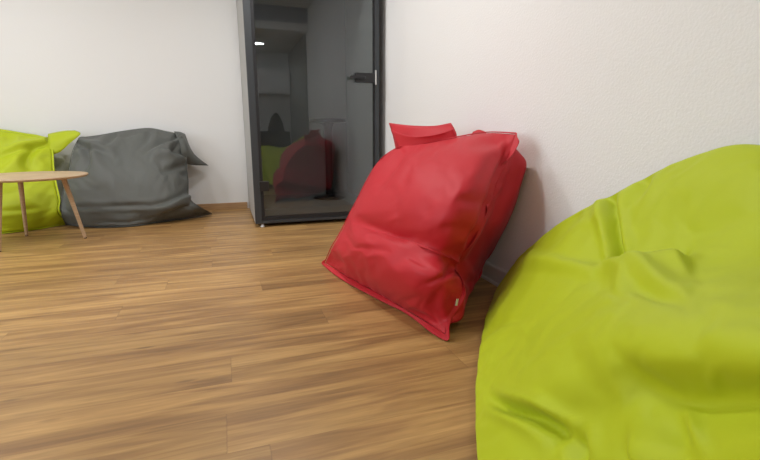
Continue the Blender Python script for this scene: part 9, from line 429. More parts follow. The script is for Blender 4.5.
0,3,-2,0,-1,0,-2,2,-2,4,-3,2,2,-3,3,-1,4,-4,5,-10,5,-25,-19,-18,-16,-14,-7,-3,12,49,1,0,0,0,-3,-1,-4,-3,-6,-5,-7,-6,-16,1,1,0,0,1,-5,-6,3,9,-10,6,-1,2,1,0,1,-1,-1,-1,0,0,-2,3,3,-2,0,-1,-2,1,-1,4,-3,2,3,-3,3,-3,6,-3,-4,1,-23,-19,-17,-17,-12,-9,-2,12,49,-1,1,0,0,-2,-3,-2,-5,-4,-6,-6,-6,-14,-1,0,0,2,-4,2,-5,-4,5,8,-9,3,3,-4,5,-1,0,0,0,-1,-1,1,-2,-1,5,-3,4,-2,-1,-1,-1,4,-4,3,1,0,4,0,-7,3,1,-24,-18,-18,-16,-12,-8,-3,12,47,1,1,-1,-1,-1,-3,-2,-5,-4,-5,-7,-5,-15,-1,3,-1,-2,1,0,-6,3,-5,6,6,-6,-1,4,-4,3,0,0,2,-2,2,-3,2,-2,-2,5,-4,3,2,-2,0,-3,3,-2,2,1,4,0,-6,1,1,-23,-16,-19,-14,-13,-7,-4,12,47,0,0,0,-1,-1,-3,-2,-5,-4,-5,-6,-5,-16,2,-2,1,1,-2,2,-7,2,2,-5,8,2,-6,2,3,-3,1,0,-3,4,-1,2,-2,1,-1,-2,3,-3,1,4,-4,4,-4,3,-1,0,3,3,-7,1,0,-20,-18,-16,-15,-12,-7,-5,14,45,1,-1,1,-1,-2,-1,-4,-3,-5,-5,-6,-4,-16,2,-1,-1,0,2,0,-6,0,2,2,-5,9,-1,-5,2,1,1,-2,2,-3,4,-4,4,-2,2,-1,-3,3,-3,0,4,-3,4,-3,1,3,-1,3,-5,0,-1,-19,-16,-15,-17,-8,-9,-6,13,44,0,1,-1,0,-2,-2,-3,-3,-5,-4,-7,-4,-14,0,1,-1,-1,0,3,-8,1,2,4,-3,-3,6,3,-7,4,-3,1,2,1,-3,2,-3,3,-2,3,0,-3,2,-2,-1,3,-3,3,2,0,2,0,-6,4,-4,-17,-15,-15,-16,-10,-4,-10,13,43,0,0,0,-1,-1,-2,-3,-3,-5,-4,-6,-5,-12,-2,2,1,-3,-1,3,-7,3,-1,2,4,-6,2,2,4,-5,1,0,-2,3,0,-2,2,-3,3,-2,3,-1,-2,2,0,-3,3,-1,0,3,1,2,-4,-3,1,-17,-15,-13,-16,-9,-8,-2,14,41,1,0,-1,0,-1,-3,-2,-3,-5,-4,-6,-4,-10,-3,0,-1,3,-3,-1,-4,2,2,-1,3,3,-5,-1,1,5,
-2,-2,3,-5,3,2,-3,2,-3,3,-3,3,0,-2,3,-1,-2,0,4,-2,2,3,-1,-6,-1,-14,-15,-11,-17,-7,-9,-1,14,40,1,-1,0,-1,-1,-1,-4,-2,-5,-5,-3,-6,-8,-4,0,0,-1,3,-6,-3,4,1,1,-2,5,0,-5,1,0,3,1,-3,4,-5,1,3,-3,3,-4,1,1,0,2,-4,4,-3,2,2,-1,1,0,4,-7,-5,-9,-16,-10,-16,-6,-8,-6,15,38,1,0,-1,0,-1,-2,-3,-3,-3,-5,-5,-4,-7,-5,0,0,-1,3,-8,2,1,-1,4,-2,0,2,3,-3,-3,4,-4,5,-3,4,-3,-2,4,-3,3,-4,4,-3,1,-1,0,3,-2,1,1,3,0,-1,-3,-8,-6,-14,-11,-16,-6,-7,-3,15,37,0,0,0,-1,0,-3,-2,-2,-5,-3,-7,-2,-6,-6,0,-1,1,2,-8,1,1,3,-2,4,-2,0,-1,4,-1,-1,0,-3,3,-1,5,-3,-4,4,-1,1,-2,3,-3,0,1,-1,2,1,0,1,2,1,-6,-7,-5,-14,-10,-15,-6,-8,-1,15,36,-1,1,-1,1,-3,-1,-2,-3,-3,-5,-4,-5,-3,-7,1,-2,0,2,-4,-4,6,-4,4,0,2,-5,3,0,2,0,0,1,-4,2,-2,3,2,-5,3,-2,1,1,0,0,-2,0,1,3,-2,2,2,0,-4,-8,-6,-10,-13,-11,-9,-5,-5,16,34,0,-1,2,-2,0,-3,-1,-4,-2,-6,-1,-8,1,-9,1,-3,3,-1,-5,2,-2,5,-5,6,-1,-2,3,-3,0,4,-3,1,2,-4,2,1,-2,4,-5,1,1,0,2,-1,-2,2,-2,2,3,-1,1,1,-5,-6,-7,-9,-13,-9,-10,-7,3,16,33,-1,1,-2,1,-1,-3,-1,-2,-3,-5,-3,-5,0,-9,1,-2,2,-4,-2,1,1,2,1,-5,8,-3,-1,2,-3,-1,6,-4,0,1,3,-5,3,-3,5,-3,-1,-1,2,1,1,-3,3,-2,1,2,2,0,-4,-7,-9,-4,-17,-4,-14,0,-4,16,32,-3,3,-1,-2,0,-1,-2,-3,-2,-6,-1,-4,-3,-6,-1,1,-1,-5,2,0,-1,2,1,2,-5,6,-2,-1,3,-4,0,5,-3,0,-2,4,-4,3,-3,3,2,-5,2,-1,1,2,-2,0,2,2,-1,2,-4,-6,-8,-7,-12,-9,-9,-2,-6,16,30,0,-3,3,-1,-1,-1,-4,-2,-2,-3,-3,-3,-5,-3,-1,0,-1,-5,2,-1,2,0,-1,3,0,
-4,5,-1,0,4,-7,4,-1,1,-3,2,2,-4,4,-2,-2,5,-5,3,-2,1,0,3,-2,1,3,-1,-3,-6,-7,-9,-8,-12,-8,1,-6,16,29,-3,3,-3,2,-1,-2,-6,2,-3,-2,-4,-2,-8,4,-5,-2,2,-4,-1,0,1,2,-2,2,2,-4,4,0,-1,-2,6,-8,6,-3,1,1,-2,3,-4,2,2,-4,5,-5,4,-3,3,-1,-2,4,2,-2,-2,-5,-7,-12,-3,-16,0,-8,0,17,26,0,-1,2,-2,0,-2,-2,-5,2,-3,-3,-3,-4,-5,4,-3,-1,-4,0,1,0,2,0,-3,5,-3,4,-2,0,0,-2,6,-7,5,-2,-1,2,-3,5,-4,0,2,-2,2,-2,4,-3,-1,5,-4,2,3,-3,-6,-7,-8,-9,-9,-6,-4,-3,14,26,-2,0,0,2,-3,-2,-2,-1,-6,4,-4,-4,-2,-4,-4,1,2,1,-7,2,0,1,2,-4,4,-1,4,-2,-2,1,-3,6,-2,-4,5,-2,-1,2,-3,5,-4,0,3,-5,3,3,-4,2,3,-1,-1,-2,3,-6,-7,-8,-12,-3,-9,-2,-3,15,23,1,-1,-1,2,-3,-1,-1,-4,1,-6,3,-5,-3,-4,1,-3,-3,4,2,-7,2,1,2,-4,6,-3,3,-2,-2,2,1,-3,2,3,-6,5,-1,-3,4,-5,6,-3,-2,2,2,-4,4,-2,2,2,0,-2,-5,3,-10,-7,-10,-6,-8,-1,-4,15,22,-1,0,1,1,-5,2,-3,-1,-4,2,-4,-4,0,-4,-1,-2,-1,-2,4,1,-5,0,5,-5,6,0,-5,5,-4,3,-1,1,-2,0,4,-6,4,0,-2,2,-3,5,-5,4,-4,4,-3,3,-2,4,-1,0,-3,-3,-6,-7,-10,-6,-6,-3,-3,18,19,1,-1,2,-3,2,-4,1,-3,0,-3,-7,5,-2,-8,5,-4,-2,0,-3,8,-8,5,-3,1,3,1,-2,-2,4,-4,3,0,-2,2,-3,5,-6,4,1,-4,4,-5,6,-5,4,-4,5,-4,2,3,-2,2,-3,-7,0,-10,-8,-9,-1,-7,-2,15,20,-4,3,-1,0,-3,2,-1,-5,2,-4,0,-7,7,-6,-6,7,-7,1,1,-3,6,-6,5,-4,2,3,0,-4,1,4,-6,5,-3,2,-1,-2,5,-6,5,-1,-3,4,-5,6,-5,4,-4,5,-3,3,2,-2,-3,-4,-3,-9,-7,-7,-4,-6,0,16,17,0,-3,4,-2,0,-3,3,-5,-2,2,-3,-4,-2,5,-11,7,-5,1,-1,1,-3,
7,-6,3,-3,5,-1,-1,-2,4,-2,-2,4,-2,1,-4,5,-1,-4,6,-5,3,0,-3,4,-4,4,-3,6,-2,-1,0,-1,-5,-3,-8,-9,-2,-7,-5,-2,13,17,-1,-2,-1,4,-5,3,-2,-3,0,0,-4,-4,4,-1,-7,-2,8,-7,2,-2,2,-1,5,-6,1,2,3,-3,-2,4,-2,0,-2,4,-2,1,-5,7,-2,-2,1,-2,5,-4,0,3,-4,6,-6,5,2,-2,-3,-3,-5,-5,-9,-6,-1,-9,2,16,13,2,-3,3,-3,2,-6,7,-5,-2,1,-4,0,-4,4,-4,-3,-1,6,-6,1,-1,3,-1,4,-6,1,6,-4,-2,3,-1,2,-4,1,5,-7,3,-1,4,-3,-2,1,4,-4,2,-4,6,-5,5,0,1,-2,-2,-3,-5,-4,-8,-5,-7,-1,-4,16,11,1,2,-5,5,-2,-3,-1,4,-4,-1,-3,1,-3,-1,3,-6,-2,3,5,-8,2,-1,5,-2,1,-5,7,-2,-1,-2,4,-3,1,-1,5,-5,-3,7,-3,1,-4,4,0,1,-6,6,-4,5,-1,0,0,0,-1,-4,-5,-4,-8,-2,-7,-4,-1,15,10,2,-1,-2,-1,5,-7,5,-6,6,-6,-1,0,-3,3,-4,1,-5,1,6,-1,-8,3,5,1,-6,1,4,-2,2,-4,3,0,-4,6,-3,1,-5,6,0,-4,2,0,3,-7,5,-3,5,-2,0,-1,3,-1,-1,-5,-3,-5,-7,-1,-6,-7,3,13,12,-3,0,-2,3,-3,2,-5,7,-10,8,-6,2,-4,1,1,-6,0,2,1,4,-6,-4,8,0,-2,-4,6,-3,4,-5,3,0,-5,8,-4,0,-4,8,-5,1,-1,5,-8,2,3,1,-1,-2,2,1,-3,3,1,-8,-2,-4,-7,-1,-4,-7,0,14,10,-1,-1,-2,1,1,-2,-3,6,-7,1,5,-8,4,-4,4,-6,-1,0,5,1,-4,-5,5,5,-3,-4,1,5,-1,-3,1,1,-5,9,-5,-5,8,-2,-1,-3,7,-5,-2,5,-1,0,-2,0,2,-1,3,-3,0,-5,-3,-2,-6,-2,-3,-7,0,14,7,0,2,-5,3,0,-3,-2,6,-7,4,-5,6,-8,6,-2,-2,-3,-1,5,3,-4,-6,5,4,-1,-3,-2,3,4,-4,1,-5,4,4,-6,-2,7,-1,-5,6,-2,-5,5,1,-1,-1,-2,2,1,2,-6,2,2,-7,-2,-1,-5,-4,0,-7,-1,16,7,-4,4,-4,1,2,-5,4,0,-2,0,-5,6,-1,-5,5,-2,-4,
-1,5,3,-4,-5,3,4,1,-3,-2,0,7,-6,2,-6,9,-3,-5,2,5,-1,-4,6,-7,2,1,2,1,-5,1,1,3,-4,-3,4,0,-8,1,-2,-2,-5,-2,-6,3,18,-1,7,-3,0,0,1,-3,-2,6,-2,1,-7,8,-6,4,-5,6,-8,0,5,3,-3,-6,2,5,2,-3,-4,1,7,-4,-6,5,4,-7,3,-3,7,-6,5,-1,-4,-1,5,-2,4,-6,2,2,-6,4,-4,5,-3,-4,-4,1,1,-5,-4,-5,6,16,0,-2,3,1,0,0,2,-6,2,1,1,3,-8,7,-7,7,-6,4,-8,10,-6,6,-6,-2,4,2,1,-8,8,-4,4,-7,7,-2,-4,4,-4,7,-7,5,1,-6,5,-5,7,-2,-2,-1,-3,5,-3,-2,5,-4,-3,-1,-2,-1,-3,-5,7,-9,2309,-23,0,-1,1,-1,1,0,0,0,1,0,0,1,1,0,1,0,0,0,1,0,-1,1,-1,0,1,-1,0,0,1,-1,1,-1,0,0,0,0,-1,1,-1,0,0,0,-1,1,0,0,0,0,1,0,0,-10,-7,-1,1,0,1,-1,1,1,-1,0,0,73,-26,2,3,-3,-1,2,-1,0,-2,5,-2,-1,1,-5,10,-5,0,-1,-3,6,-5,4,-5,3,1,-5,2,0,-1,0,1,-1,0,0,1,0,0,0,0,1,-1,0,1,0,0,1,1,1,1,2,1,0,-5,-6,-1,-1,0,-1,1,1,-1,-1,-7,-19,70,-22,-1,-2,0,0,0,0,0,0,-1,1,-2,1,-1,0,0,0,0,-1,1,-2,0,0,0,-2,1,-1,-1,0,0,0,-1,0,1,0,0,0,1,0,0,1,-1,1,0,1,0,0,1,0,2,0,-2,-7,-6,0,1,2,1,2,2,0,3,9,28,85,-17,-8,-1,1,-1,0,0,0,0,-2,1,-2,0,-1,0,-1,0,0,0,0,0,0,-1,-1,0,-1,-2,0,-2,1,-1,-1,1,1,0,0,2,0,1,0,0,1,-1,2,0,1,0,1,1,0,1,-2,-8,-8,0,1,2,1,2,2,1,1,12,47,120,-21,-6,-1,1,-1,1,-1,1,-2,1,-1,-1,0,-1,0,-1,1,-2,1,-2,1,-2,0,0,-1,-1,-2,-1,-1,0,-1,0,0,1,0,1,1,2,0,1,0,1,1,0,1,0,1,1,1,0,1,-2,-9,-8,-1,3,3,2,3,4,1,0,18,-18,156,-23,-7,-1,1,
0,0,-1,1,-1,-1,1,-1,-1,1,0,0,0,-1,0,0,-1,-1,0,-1,1,-2,1,-1,-9,-6,15,-8,-2,-6,3,34,24,-45,-7,-1,0,1,2,3,2,2,5,-2,0,1,0,-3,-11,-10,-1,2,3,3,4,4,4,1,33,-46,170,-44,11,0,-1,1,0,0,0,0,0,0,1,1,-2,0,-1,1,0,-1,1,0,4,2,-1,-17,-29,-1,40,51,-33,-45,10,14,-4,1,1,-1,3,0,-1,-3,-3,0,8,21,36,-72,2,20,-1,-2,-3,-14,-11,-3,2,4,6,9,22,-17,1,-9,3,135,-45,9,1,-1,1,0,-1,1,0,-1,1,0,0,0,-1,2,1,0,2,3,-4,-13,-17,13,18,13,12,-38,-13,10,4,-1,1,1,2,1,7,-8,6,-7,9,-2,0,1,1,-6,4,-1,0,1,0,-3,-13,-13,-2,2,3,16,6,-17,20,-11,3,1,63,-41,5,0,0,0,0,1,0,1,-1,-1,0,-2,2,1,2,2,1,-6,-9,-7,10,9,5,6,-15,-12,3,4,0,-3,2,-1,2,5,-5,1,8,-8,2,1,0,2,1,0,2,-1,1,0,0,0,-4,-13,-12,-2,2,8,10,-13,8,4,2,-1,5,59,-35,-4,3,0,0,-2,1,-1,2,-1,0,1,0,1,3,2,-5,-12,-9,10,15,-1,1,-6,-6,0,0,1,-2,0,0,0,0,1,1,2,3,-3,2,0,0,1,0,1,0,0,2,0,0,0,0,-3,-13,-11,-2,4,4,-2,9,6,-2,3,-1,2,57,-37,4,-4,1,-1,0,0,-1,0,-1,1,3,2,2,-4,-12,-17,1,27,10,1,-10,-10,0,2,0,0,-2,0,0,0,0,0,2,1,1,1,4,-2,-1,0,0,1,0,1,2,-1,0,3,-2,3,-4,-13,-12,-1,7,-4,4,9,5,0,2,0,-1,56,-34,-1,-2,0,0,0,-3,2,2,1,3,-1,-4,-11,-19,-12,27,30,2,6,-29,-12,5,5,1,-1,0,-1,0,-1,0,2,0,2,-1,2,4,-2,-1,1,-1,2,0,1,2,0,-1,2,1,0,0,2,-17,-10,1,-2,4,6,4,6,3,1,-1,-2,55,-34,-4,-2,4,0,1,0,1,4,-2,-6,-13,-19,-14,17,45,10,5,-20,-34,1,6,7,1,-1,1,-2,0,0,-1,3,-1,2,-1,1,3,0,0,0,1,1,1,1,0,1,0,1,1,0,
2,-1,5,-19,-10,0,1,3,5,4,7,5,-2,-1,-1,56,-35,-6,8,-1,-1,3,0,-1,-5,-11,-20,-16,15,47,23,-12,-12,-30,-16,13,3,5,0,-1,2,-2,0,0,-2,5,-2,3,-2,0,1,3,1,0,3,0,0,1,1,0,0,1,1,0,1,1,10,-11,-11,-11,0,2,2,5,5,6,2,4,-3,-1,58,-39,3,1,6,-3,-1,-4,-9,-16,-14,9,37,34,-8,-27,-23,-15,4,11,0,1,3,-2,1,-2,1,-1,-1,5,-1,1,3,-3,0,0,3,3,2,-1,5,-3,1,0,0,1,0,2,0,3,4,-5,2,-13,-11,0,2,3,3,6,7,1,1,1,-3,61,-33,-3,0,-4,12,-12,-12,-11,7,27,20,0,-19,-25,-14,4,5,5,3,-10,7,-2,0,0,0,0,-3,10,-5,6,0,0,-2,-1,-1,9,-1,1,1,-4,9,-6,-1,5,-1,1,1,-3,20,-17,10,-8,-11,-9,-1,2,3,4,4,5,4,2,0,-3,65,-39,4,0,6,-8,-15,3,16,12,3,-9,-17,-13,-4,6,1,-1,5,-14,9,-6,5,-2,1,0,-1,2,5,3,4,-1,-2,-5,8,-7,10,-2,0,0,0,-3,7,-3,0,1,1,0,7,-8,28,-19,-4,-11,-10,0,3,1,3,11,0,3,2,-1,1,66,-31,-3,1,0,-8,8,-2,10,-4,-9,-8,-5,2,-2,4,-8,-2,-8,1,5,-1,-1,1,2,-1,2,2,9,1,1,0,-2,-2,-5,16,-10,1,-2,8,-3,0,-3,4,0,1,0,-1,6,-1,-4,26,-19,-12,-12,0,2,0,9,4,0,7,-1,0,-1,68,-36,5,0,6,-10,-3,14,-5,-10,-1,-2,-2,1,-8,-8,8,-7,-12,5,-1,2,1,1,3,4,-2,4,8,0,1,-1,-6,12,-4,-10,15,-6,1,-1,-1,0,1,-1,1,0,7,-3,1,0,0,0,8,-8,-24,6,-1,8,-4,9,0,2,7,-5,-2,70,-28,-2,0,-5,5,0,1,6,-13,1,-9,0,-2,-2,-8,-11,1,11,-10,-1,0,-1,2,1,6,3,5,3,1,3,2,-6,-1,7,2,-13,15,-5,-3,-2,1,2,1,0,-1,-1,9,-5,0,5,-2,-5,4,-20,-7,6,4,9,-4,1,4,2,2,-5,72,-24,-9,4,6,-3,-1,-2,-6,9,-12,3,-14,4,-7,-5,-5,-14,5,2,3,3,4,-6,5,3,4,4,2,3,
0,1,-1,0,-2,6,0,-11,5,9,-7,-1,-2,1,4,-3,1,-1,0,10,-6,2,9,-28,6,-14,2,3,2,10,-3,0,2,5,-7,73,-22,-8,7,-6,4,-1,0,3,-12,3,-6,-1,-16,5,-7,-15,2,4,-8,-6,21,-13,4,4,7,4,5,3,2,2,8,-4,-1,-1,-1,-1,-2,-6,-2,8,-1,3,-6,0,-1,0,1,1,7,3,-7,7,-4,-25,-7,4,8,-1,4,-1,6,-4,5,-5,74,-19,-8,2,-3,6,0,-3,-5,8,-15,5,-8,-14,-6,3,-16,9,-7,-2,-6,-1,20,-10,6,3,11,0,6,3,2,-3,8,3,-10,2,-2,0,8,-13,-6,11,-6,-4,-1,0,3,3,2,3,8,-11,7,-12,-23,10,-10,4,4,5,-1,-1,8,-8,3,77,-23,-8,8,2,5,-6,-6,2,-4,5,-12,-9,4,-16,-14,1,0,-2,3,0,-13,9,15,-6,7,1,13,-2,5,4,4,-6,4,0,0,-1,-1,-13,8,4,-12,-3,-3,2,5,4,4,2,-6,-4,11,-10,-9,-5,-15,18,-15,6,3,-1,8,-5,6,-9,78,-31,10,2,-1,-4,1,-1,1,-6,-7,-3,-4,-4,-7,-7,-18,11,-3,-9,13,-10,-4,17,-6,11,16,-6,12,-1,3,2,0,1,-1,-2,0,-13,2,9,-11,-6,-3,2,8,5,6,-7,-2,-5,-6,10,0,-8,-23,8,-10,17,-13,4,3,2,7,-4,-5,81,-31,8,2,4,-7,2,-4,-2,0,-3,-12,0,-7,0,-20,-2,7,-9,-2,-7,17,-9,-1,15,1,4,21,-7,6,0,2,3,-1,8,-6,-14,7,6,-20,-1,-3,-1,11,5,6,-9,-7,-3,-3,1,6,9,-22,-14,-3,-1,-1,18,-12,2,3,1,6,-6,82,-24,-5,5,2,4,-7,-4,0,1,-8,-4,0,-12,-6,-4,-2,-17,12,-7,1,-8,22,-8,4,6,6,3,19,-4,2,3,1,-1,-5,3,-2,21,-31,0,-9,-3,8,13,-7,-5,-7,-2,-4,3,7,2,-5,-6,-19,-4,2,-2,0,16,-8,0,1,-1,5,84,-22,-4,-1,2,-1,-4,6,-8,1,-4,-4,-1,-13,-2,-3,-9,-9,-7,7,0,8,-12,26,-12,8,10,5,-1,8,4,2,3,6,-6,-7,6,12,-9,-24,-3,2,11,-11,11,-18,-4,-3,3,5,3,1,-1,-14,-6,-10,0,-2,0,10,-3,4,-1,1,-4,86,-34,7,7,-12,4,0,1,-3,-1,
-4,-5,-4,0,-11,-8,-7,-10,13,-14,8,-4,11,-8,26,-8,5,9,8,0,3,1,1,-2,6,-2,6,3,-8,-3,-23,10,-7,4,-10,-7,-6,4,4,5,3,-9,10,-15,-23,8,-6,4,-6,4,4,2,2,-1,1,87,-27,-3,-4,5,1,4,-4,-2,-3,-4,-4,-4,-7,-9,-10,4,4,-15,13,-9,0,0,12,-5,26,-6,4,6,6,5,-6,3,2,3,2,4,0,1,-19,-5,-12,14,-15,-8,-5,-1,6,4,3,3,-19,19,-18,-16,-10,10,-4,4,-2,1,4,3,-2,3,88,-30,6,-9,0,6,-2,-3,-1,-4,-2,-6,-5,-8,-1,-1,-4,-3,1,-12,14,-8,3,0,13,-2,22,-1,2,3,4,0,-3,6,4,4,0,7,-17,-16,-4,17,-21,-8,-6,0,2,3,3,3,1,-34,31,-17,-17,0,-8,8,-2,5,-2,1,2,2,2,90,-23,-7,-2,0,0,-2,-1,-2,-3,-2,-9,1,-1,-4,2,-10,-5,-4,3,-8,13,-2,1,4,11,-1,12,13,-10,6,4,2,3,2,7,-8,7,-24,-11,17,-11,-13,-5,0,0,2,2,0,2,0,-49,44,-18,-16,-3,6,-10,8,0,3,-2,2,0,5,90,-37,13,-19,17,-11,3,-1,-9,4,-1,0,-3,-4,-2,-15,7,-12,3,-6,4,-5,8,7,2,2,11,2,3,9,5,4,-6,10,-5,-3,13,-13,-14,-7,-7,-8,-3,3,15,6,-7,-6,1,0,1,-61,52,-16,-24,5,-6,9,-8,6,1,3,-2,0,4,94,-41,6,7,-16,8,0,0,0,1,0,-1,-8,-5,-6,-8,-8,9,-11,7,-7,6,0,2,9,7,1,3,8,10,4,-3,-2,-1,-4,22,-14,-11,-31,-12,20,4,-2,0,3,2,3,-1,2,3,8,-19,-6,-22,-7,-16,11,-7,9,-5,4,1,2,-2,3,97,-32,-3,-4,-7,9,2,1,0,4,-6,-7,-6,1,-10,-1,-6,-8,8,-9,9,-6,5,4,7,-3,9,8,8,8,-5,-2,-3,-2,18,-16,16,-47,-34,57,8,-19,-1,0,-2,0,1,0,1,1,2,40,-50,-22,-13,-1,-11,12,-6,8,-5,5,0,-1,3,98,-38,6,-17,14,3,0,3,-7,-5,7,-10,-7,2,-10,-3,-1,-3,-8,8,-8,12,-5,6,-4,9,9,10,7,-4,-3,-2,-1,1,4,23,-29,-36,-22,79,-2,-33,-2,2,-1,-2,1,0,1,2,-3,29,-35,-11,-25,
-5,-4,-1,12,-7,8,-3,1,1,3,99,-33,-18,28,-10,0,-1,-1,-8,9,-6,-9,4,-10,1,-10,-3,1,1,-9,8,-8,15,-11,9,8,10,8,-4,-3,-3,1,3,-1,2,26,-34,-25,-24,93,-16,-42,2,3,3,-2,-1,1,0,0,-2,12,-16,-7,-36,-2,3,-7,9,0,0,4,-3,2,3,98,-46,8,17,-18,7,3,-5,-4,-9,10,-9,-6,4,-11,0,-9,-1,0,5,-7,4,-8,10,10,6,9,-5,-4,-2,2,2,4,0,2,4,1,-30,-25,87,-23,-39,7,6,-5,2,1,-3,3,0,-2,-2,5,-26,-16,-17,8,-4,-2,10,-1,0,2,-2,5,97,-45,19,-6,-10,10,-1,5,-16,10,-13,5,-9,-5,3,-10,1,-5,-6,2,8,-13,7,12,8,-2,-1,-5,0,2,5,3,2,2,0,9,-9,-33,-5,76,-30,-32,8,10,-9,1,-1,1,5,-5,1,-3,-7,-11,-29,5,-13,7,-1,-1,5,4,-2,-1,3,95,-40,15,-16,13,-5,-1,-2,-6,-2,11,-13,-7,2,-8,-3,-2,-2,0,-6,-5,8,9,8,-2,-6,-4,-2,8,4,5,1,2,2,-4,10,-8,-37,10,68,-37,-25,8,4,6,-10,2,-2,2,6,-8,-1,-5,-21,-20,-5,11,-12,6,-5,6,-2,6,-4,4,90,-25,-6,-6,0,-6,20,-18,1,2,-6,8,-13,-6,1,-8,-5,2,-10,1,4,8,8,-4,-7,-6,0,7,8,3,3,-1,2,0,0,6,-5,-43,26,59,-41,-21,9,2,2,5,-10,3,-3,2,5,-8,2,-27,-25,-3,0,13,-7,-3,4,-1,2,1,2,89,-24,-7,-12,9,2,-7,18,-20,1,1,-9,1,0,-13,0,-2,-12,1,3,7,6,-5,-8,-7,1,7,9,5,0,2,-1,2,0,0,5,-3,-39,18,68,-50,-15,9,2,2,-4,4,-6,4,1,-4,0,2,-27,-26,-5,0,2,13,-7,-3,4,-2,2,3,87,-22,-9,-9,15,-11,4,-7,18,-17,-6,3,-11,-2,-2,-1,-14,1,3,1,9,-10,-10,-4,-3,13,7,6,-2,2,2,2,-2,1,1,5,-5,-38,26,59,-51,-11,9,3,-2,2,-4,1,6,-6,-1,4,-11,-14,-25,-10,3,1,-3,8,4,-6,1,0,4,85,-26,-15,21,-14,15,-10,-3,-8,15,-10,-13,3,-9,-8,-1,-4,3,4,-6,-4,-15,-7,7,13,13,-7,0,4,2,2,-1,3,-2,2,
7,-12,-37,40,46,-51,-7,12,-5,5,0,-4,1,-1,7,-6,-1,-2,-28,-10,-12,-1,1,-3,5,9,-7,0,0,3,84,-41,9,5,1,4,5,-14,12,-23,9,1,-19,-1,-6,-10,6,2,-7,-7,-12,-10,5,13,16,-8,4,4,-4,2,2,2,-1,2,2,7,-20,-33,58,23,-45,-4,12,-4,-1,4,1,-5,3,-1,4,-5,0,-29,-19,3,-7,1,-1,0,11,-7,1,-1,2,82,-32,-3,14,-2,-5,1,1,11,-9,-19,4,5,-22,-4,-5,6,-6,-9,-13,-9,2,6,16,-4,15,-5,1,1,-4,1,5,-1,3,2,5,-29,-25,82,-11,-36,2,9,-2,-3,0,8,-5,-2,5,-3,2,-2,-29,-21,4,-5,0,-1,1,7,-4,0,-1,2,79,-37,11,7,1,-4,-3,-2,-7,18,-11,-19,1,5,-17,-7,-9,9,-19,-15,4,4,3,6,6,7,9,-6,0,-1,-4,8,-3,0,8,-2,-38,-7,91,-32,-32,8,4,4,-5,-2,1,10,-7,-1,6,-2,-6,-24,-24,4,-3,1,-1,0,5,-3,1,-2,1,77,-35,19,-5,0,-1,-3,-3,1,-10,10,5,-29,-1,0,-13,3,-12,-17,-7,8,5,-5,3,10,2,9,6,-4,-3,0,-2,-3,20,-11,-2,-45,15,88,-49,-24,5,14,0,-3,-5,0,6,-1,4,-4,-1,-1,-21,-26,-6,9,-2,-4,3,2,-1,1,-2,-1,74,-34,19,-10,4,1,-2,-3,-8,-1,-4,5,7,-31,-1,0,-11,-9,-18,2,9,0,-8,6,7,3,5,10,-7,7,-5,-6,2,15,-2,-14,-49,40,74,-57,-21,7,13,9,-4,-7,-4,2,6,4,-7,4,-5,-22,-25,0,-4,9,-6,1,5,-6,1,3,-4,70,-32,17,-11,2,0,0,-1,0,-8,-6,-8,10,5,-28,-6,-13,5,-22,6,11,-12,4,-5,9,6,1,9,-2,0,8,-12,1,14,2,-24,-50,67,51,-59,-15,6,8,20,-4,-7,-10,6,0,4,2,-5,-1,-22,-22,-9,9,-3,-1,1,0,10,-16,7,-4,66,-30,9,4,-12,3,0,-2,-3,-2,-2,-14,5,10,-35,10,-16,-1,-19,9,8,-11,2,-5,6,7,4,-1,7,-2,4,3,-11,17,3,-35,-45,90,25,-56,-8,4,2,21,9,-12,-12,0,11,-3,2,-3,-7,-16,-23,-6,-3,9,-3,-1,0,4,6,-16,4,63,-19,-6,0,-2,0,-1,-2,-3,-3,-4,-13,18,-14,-25,
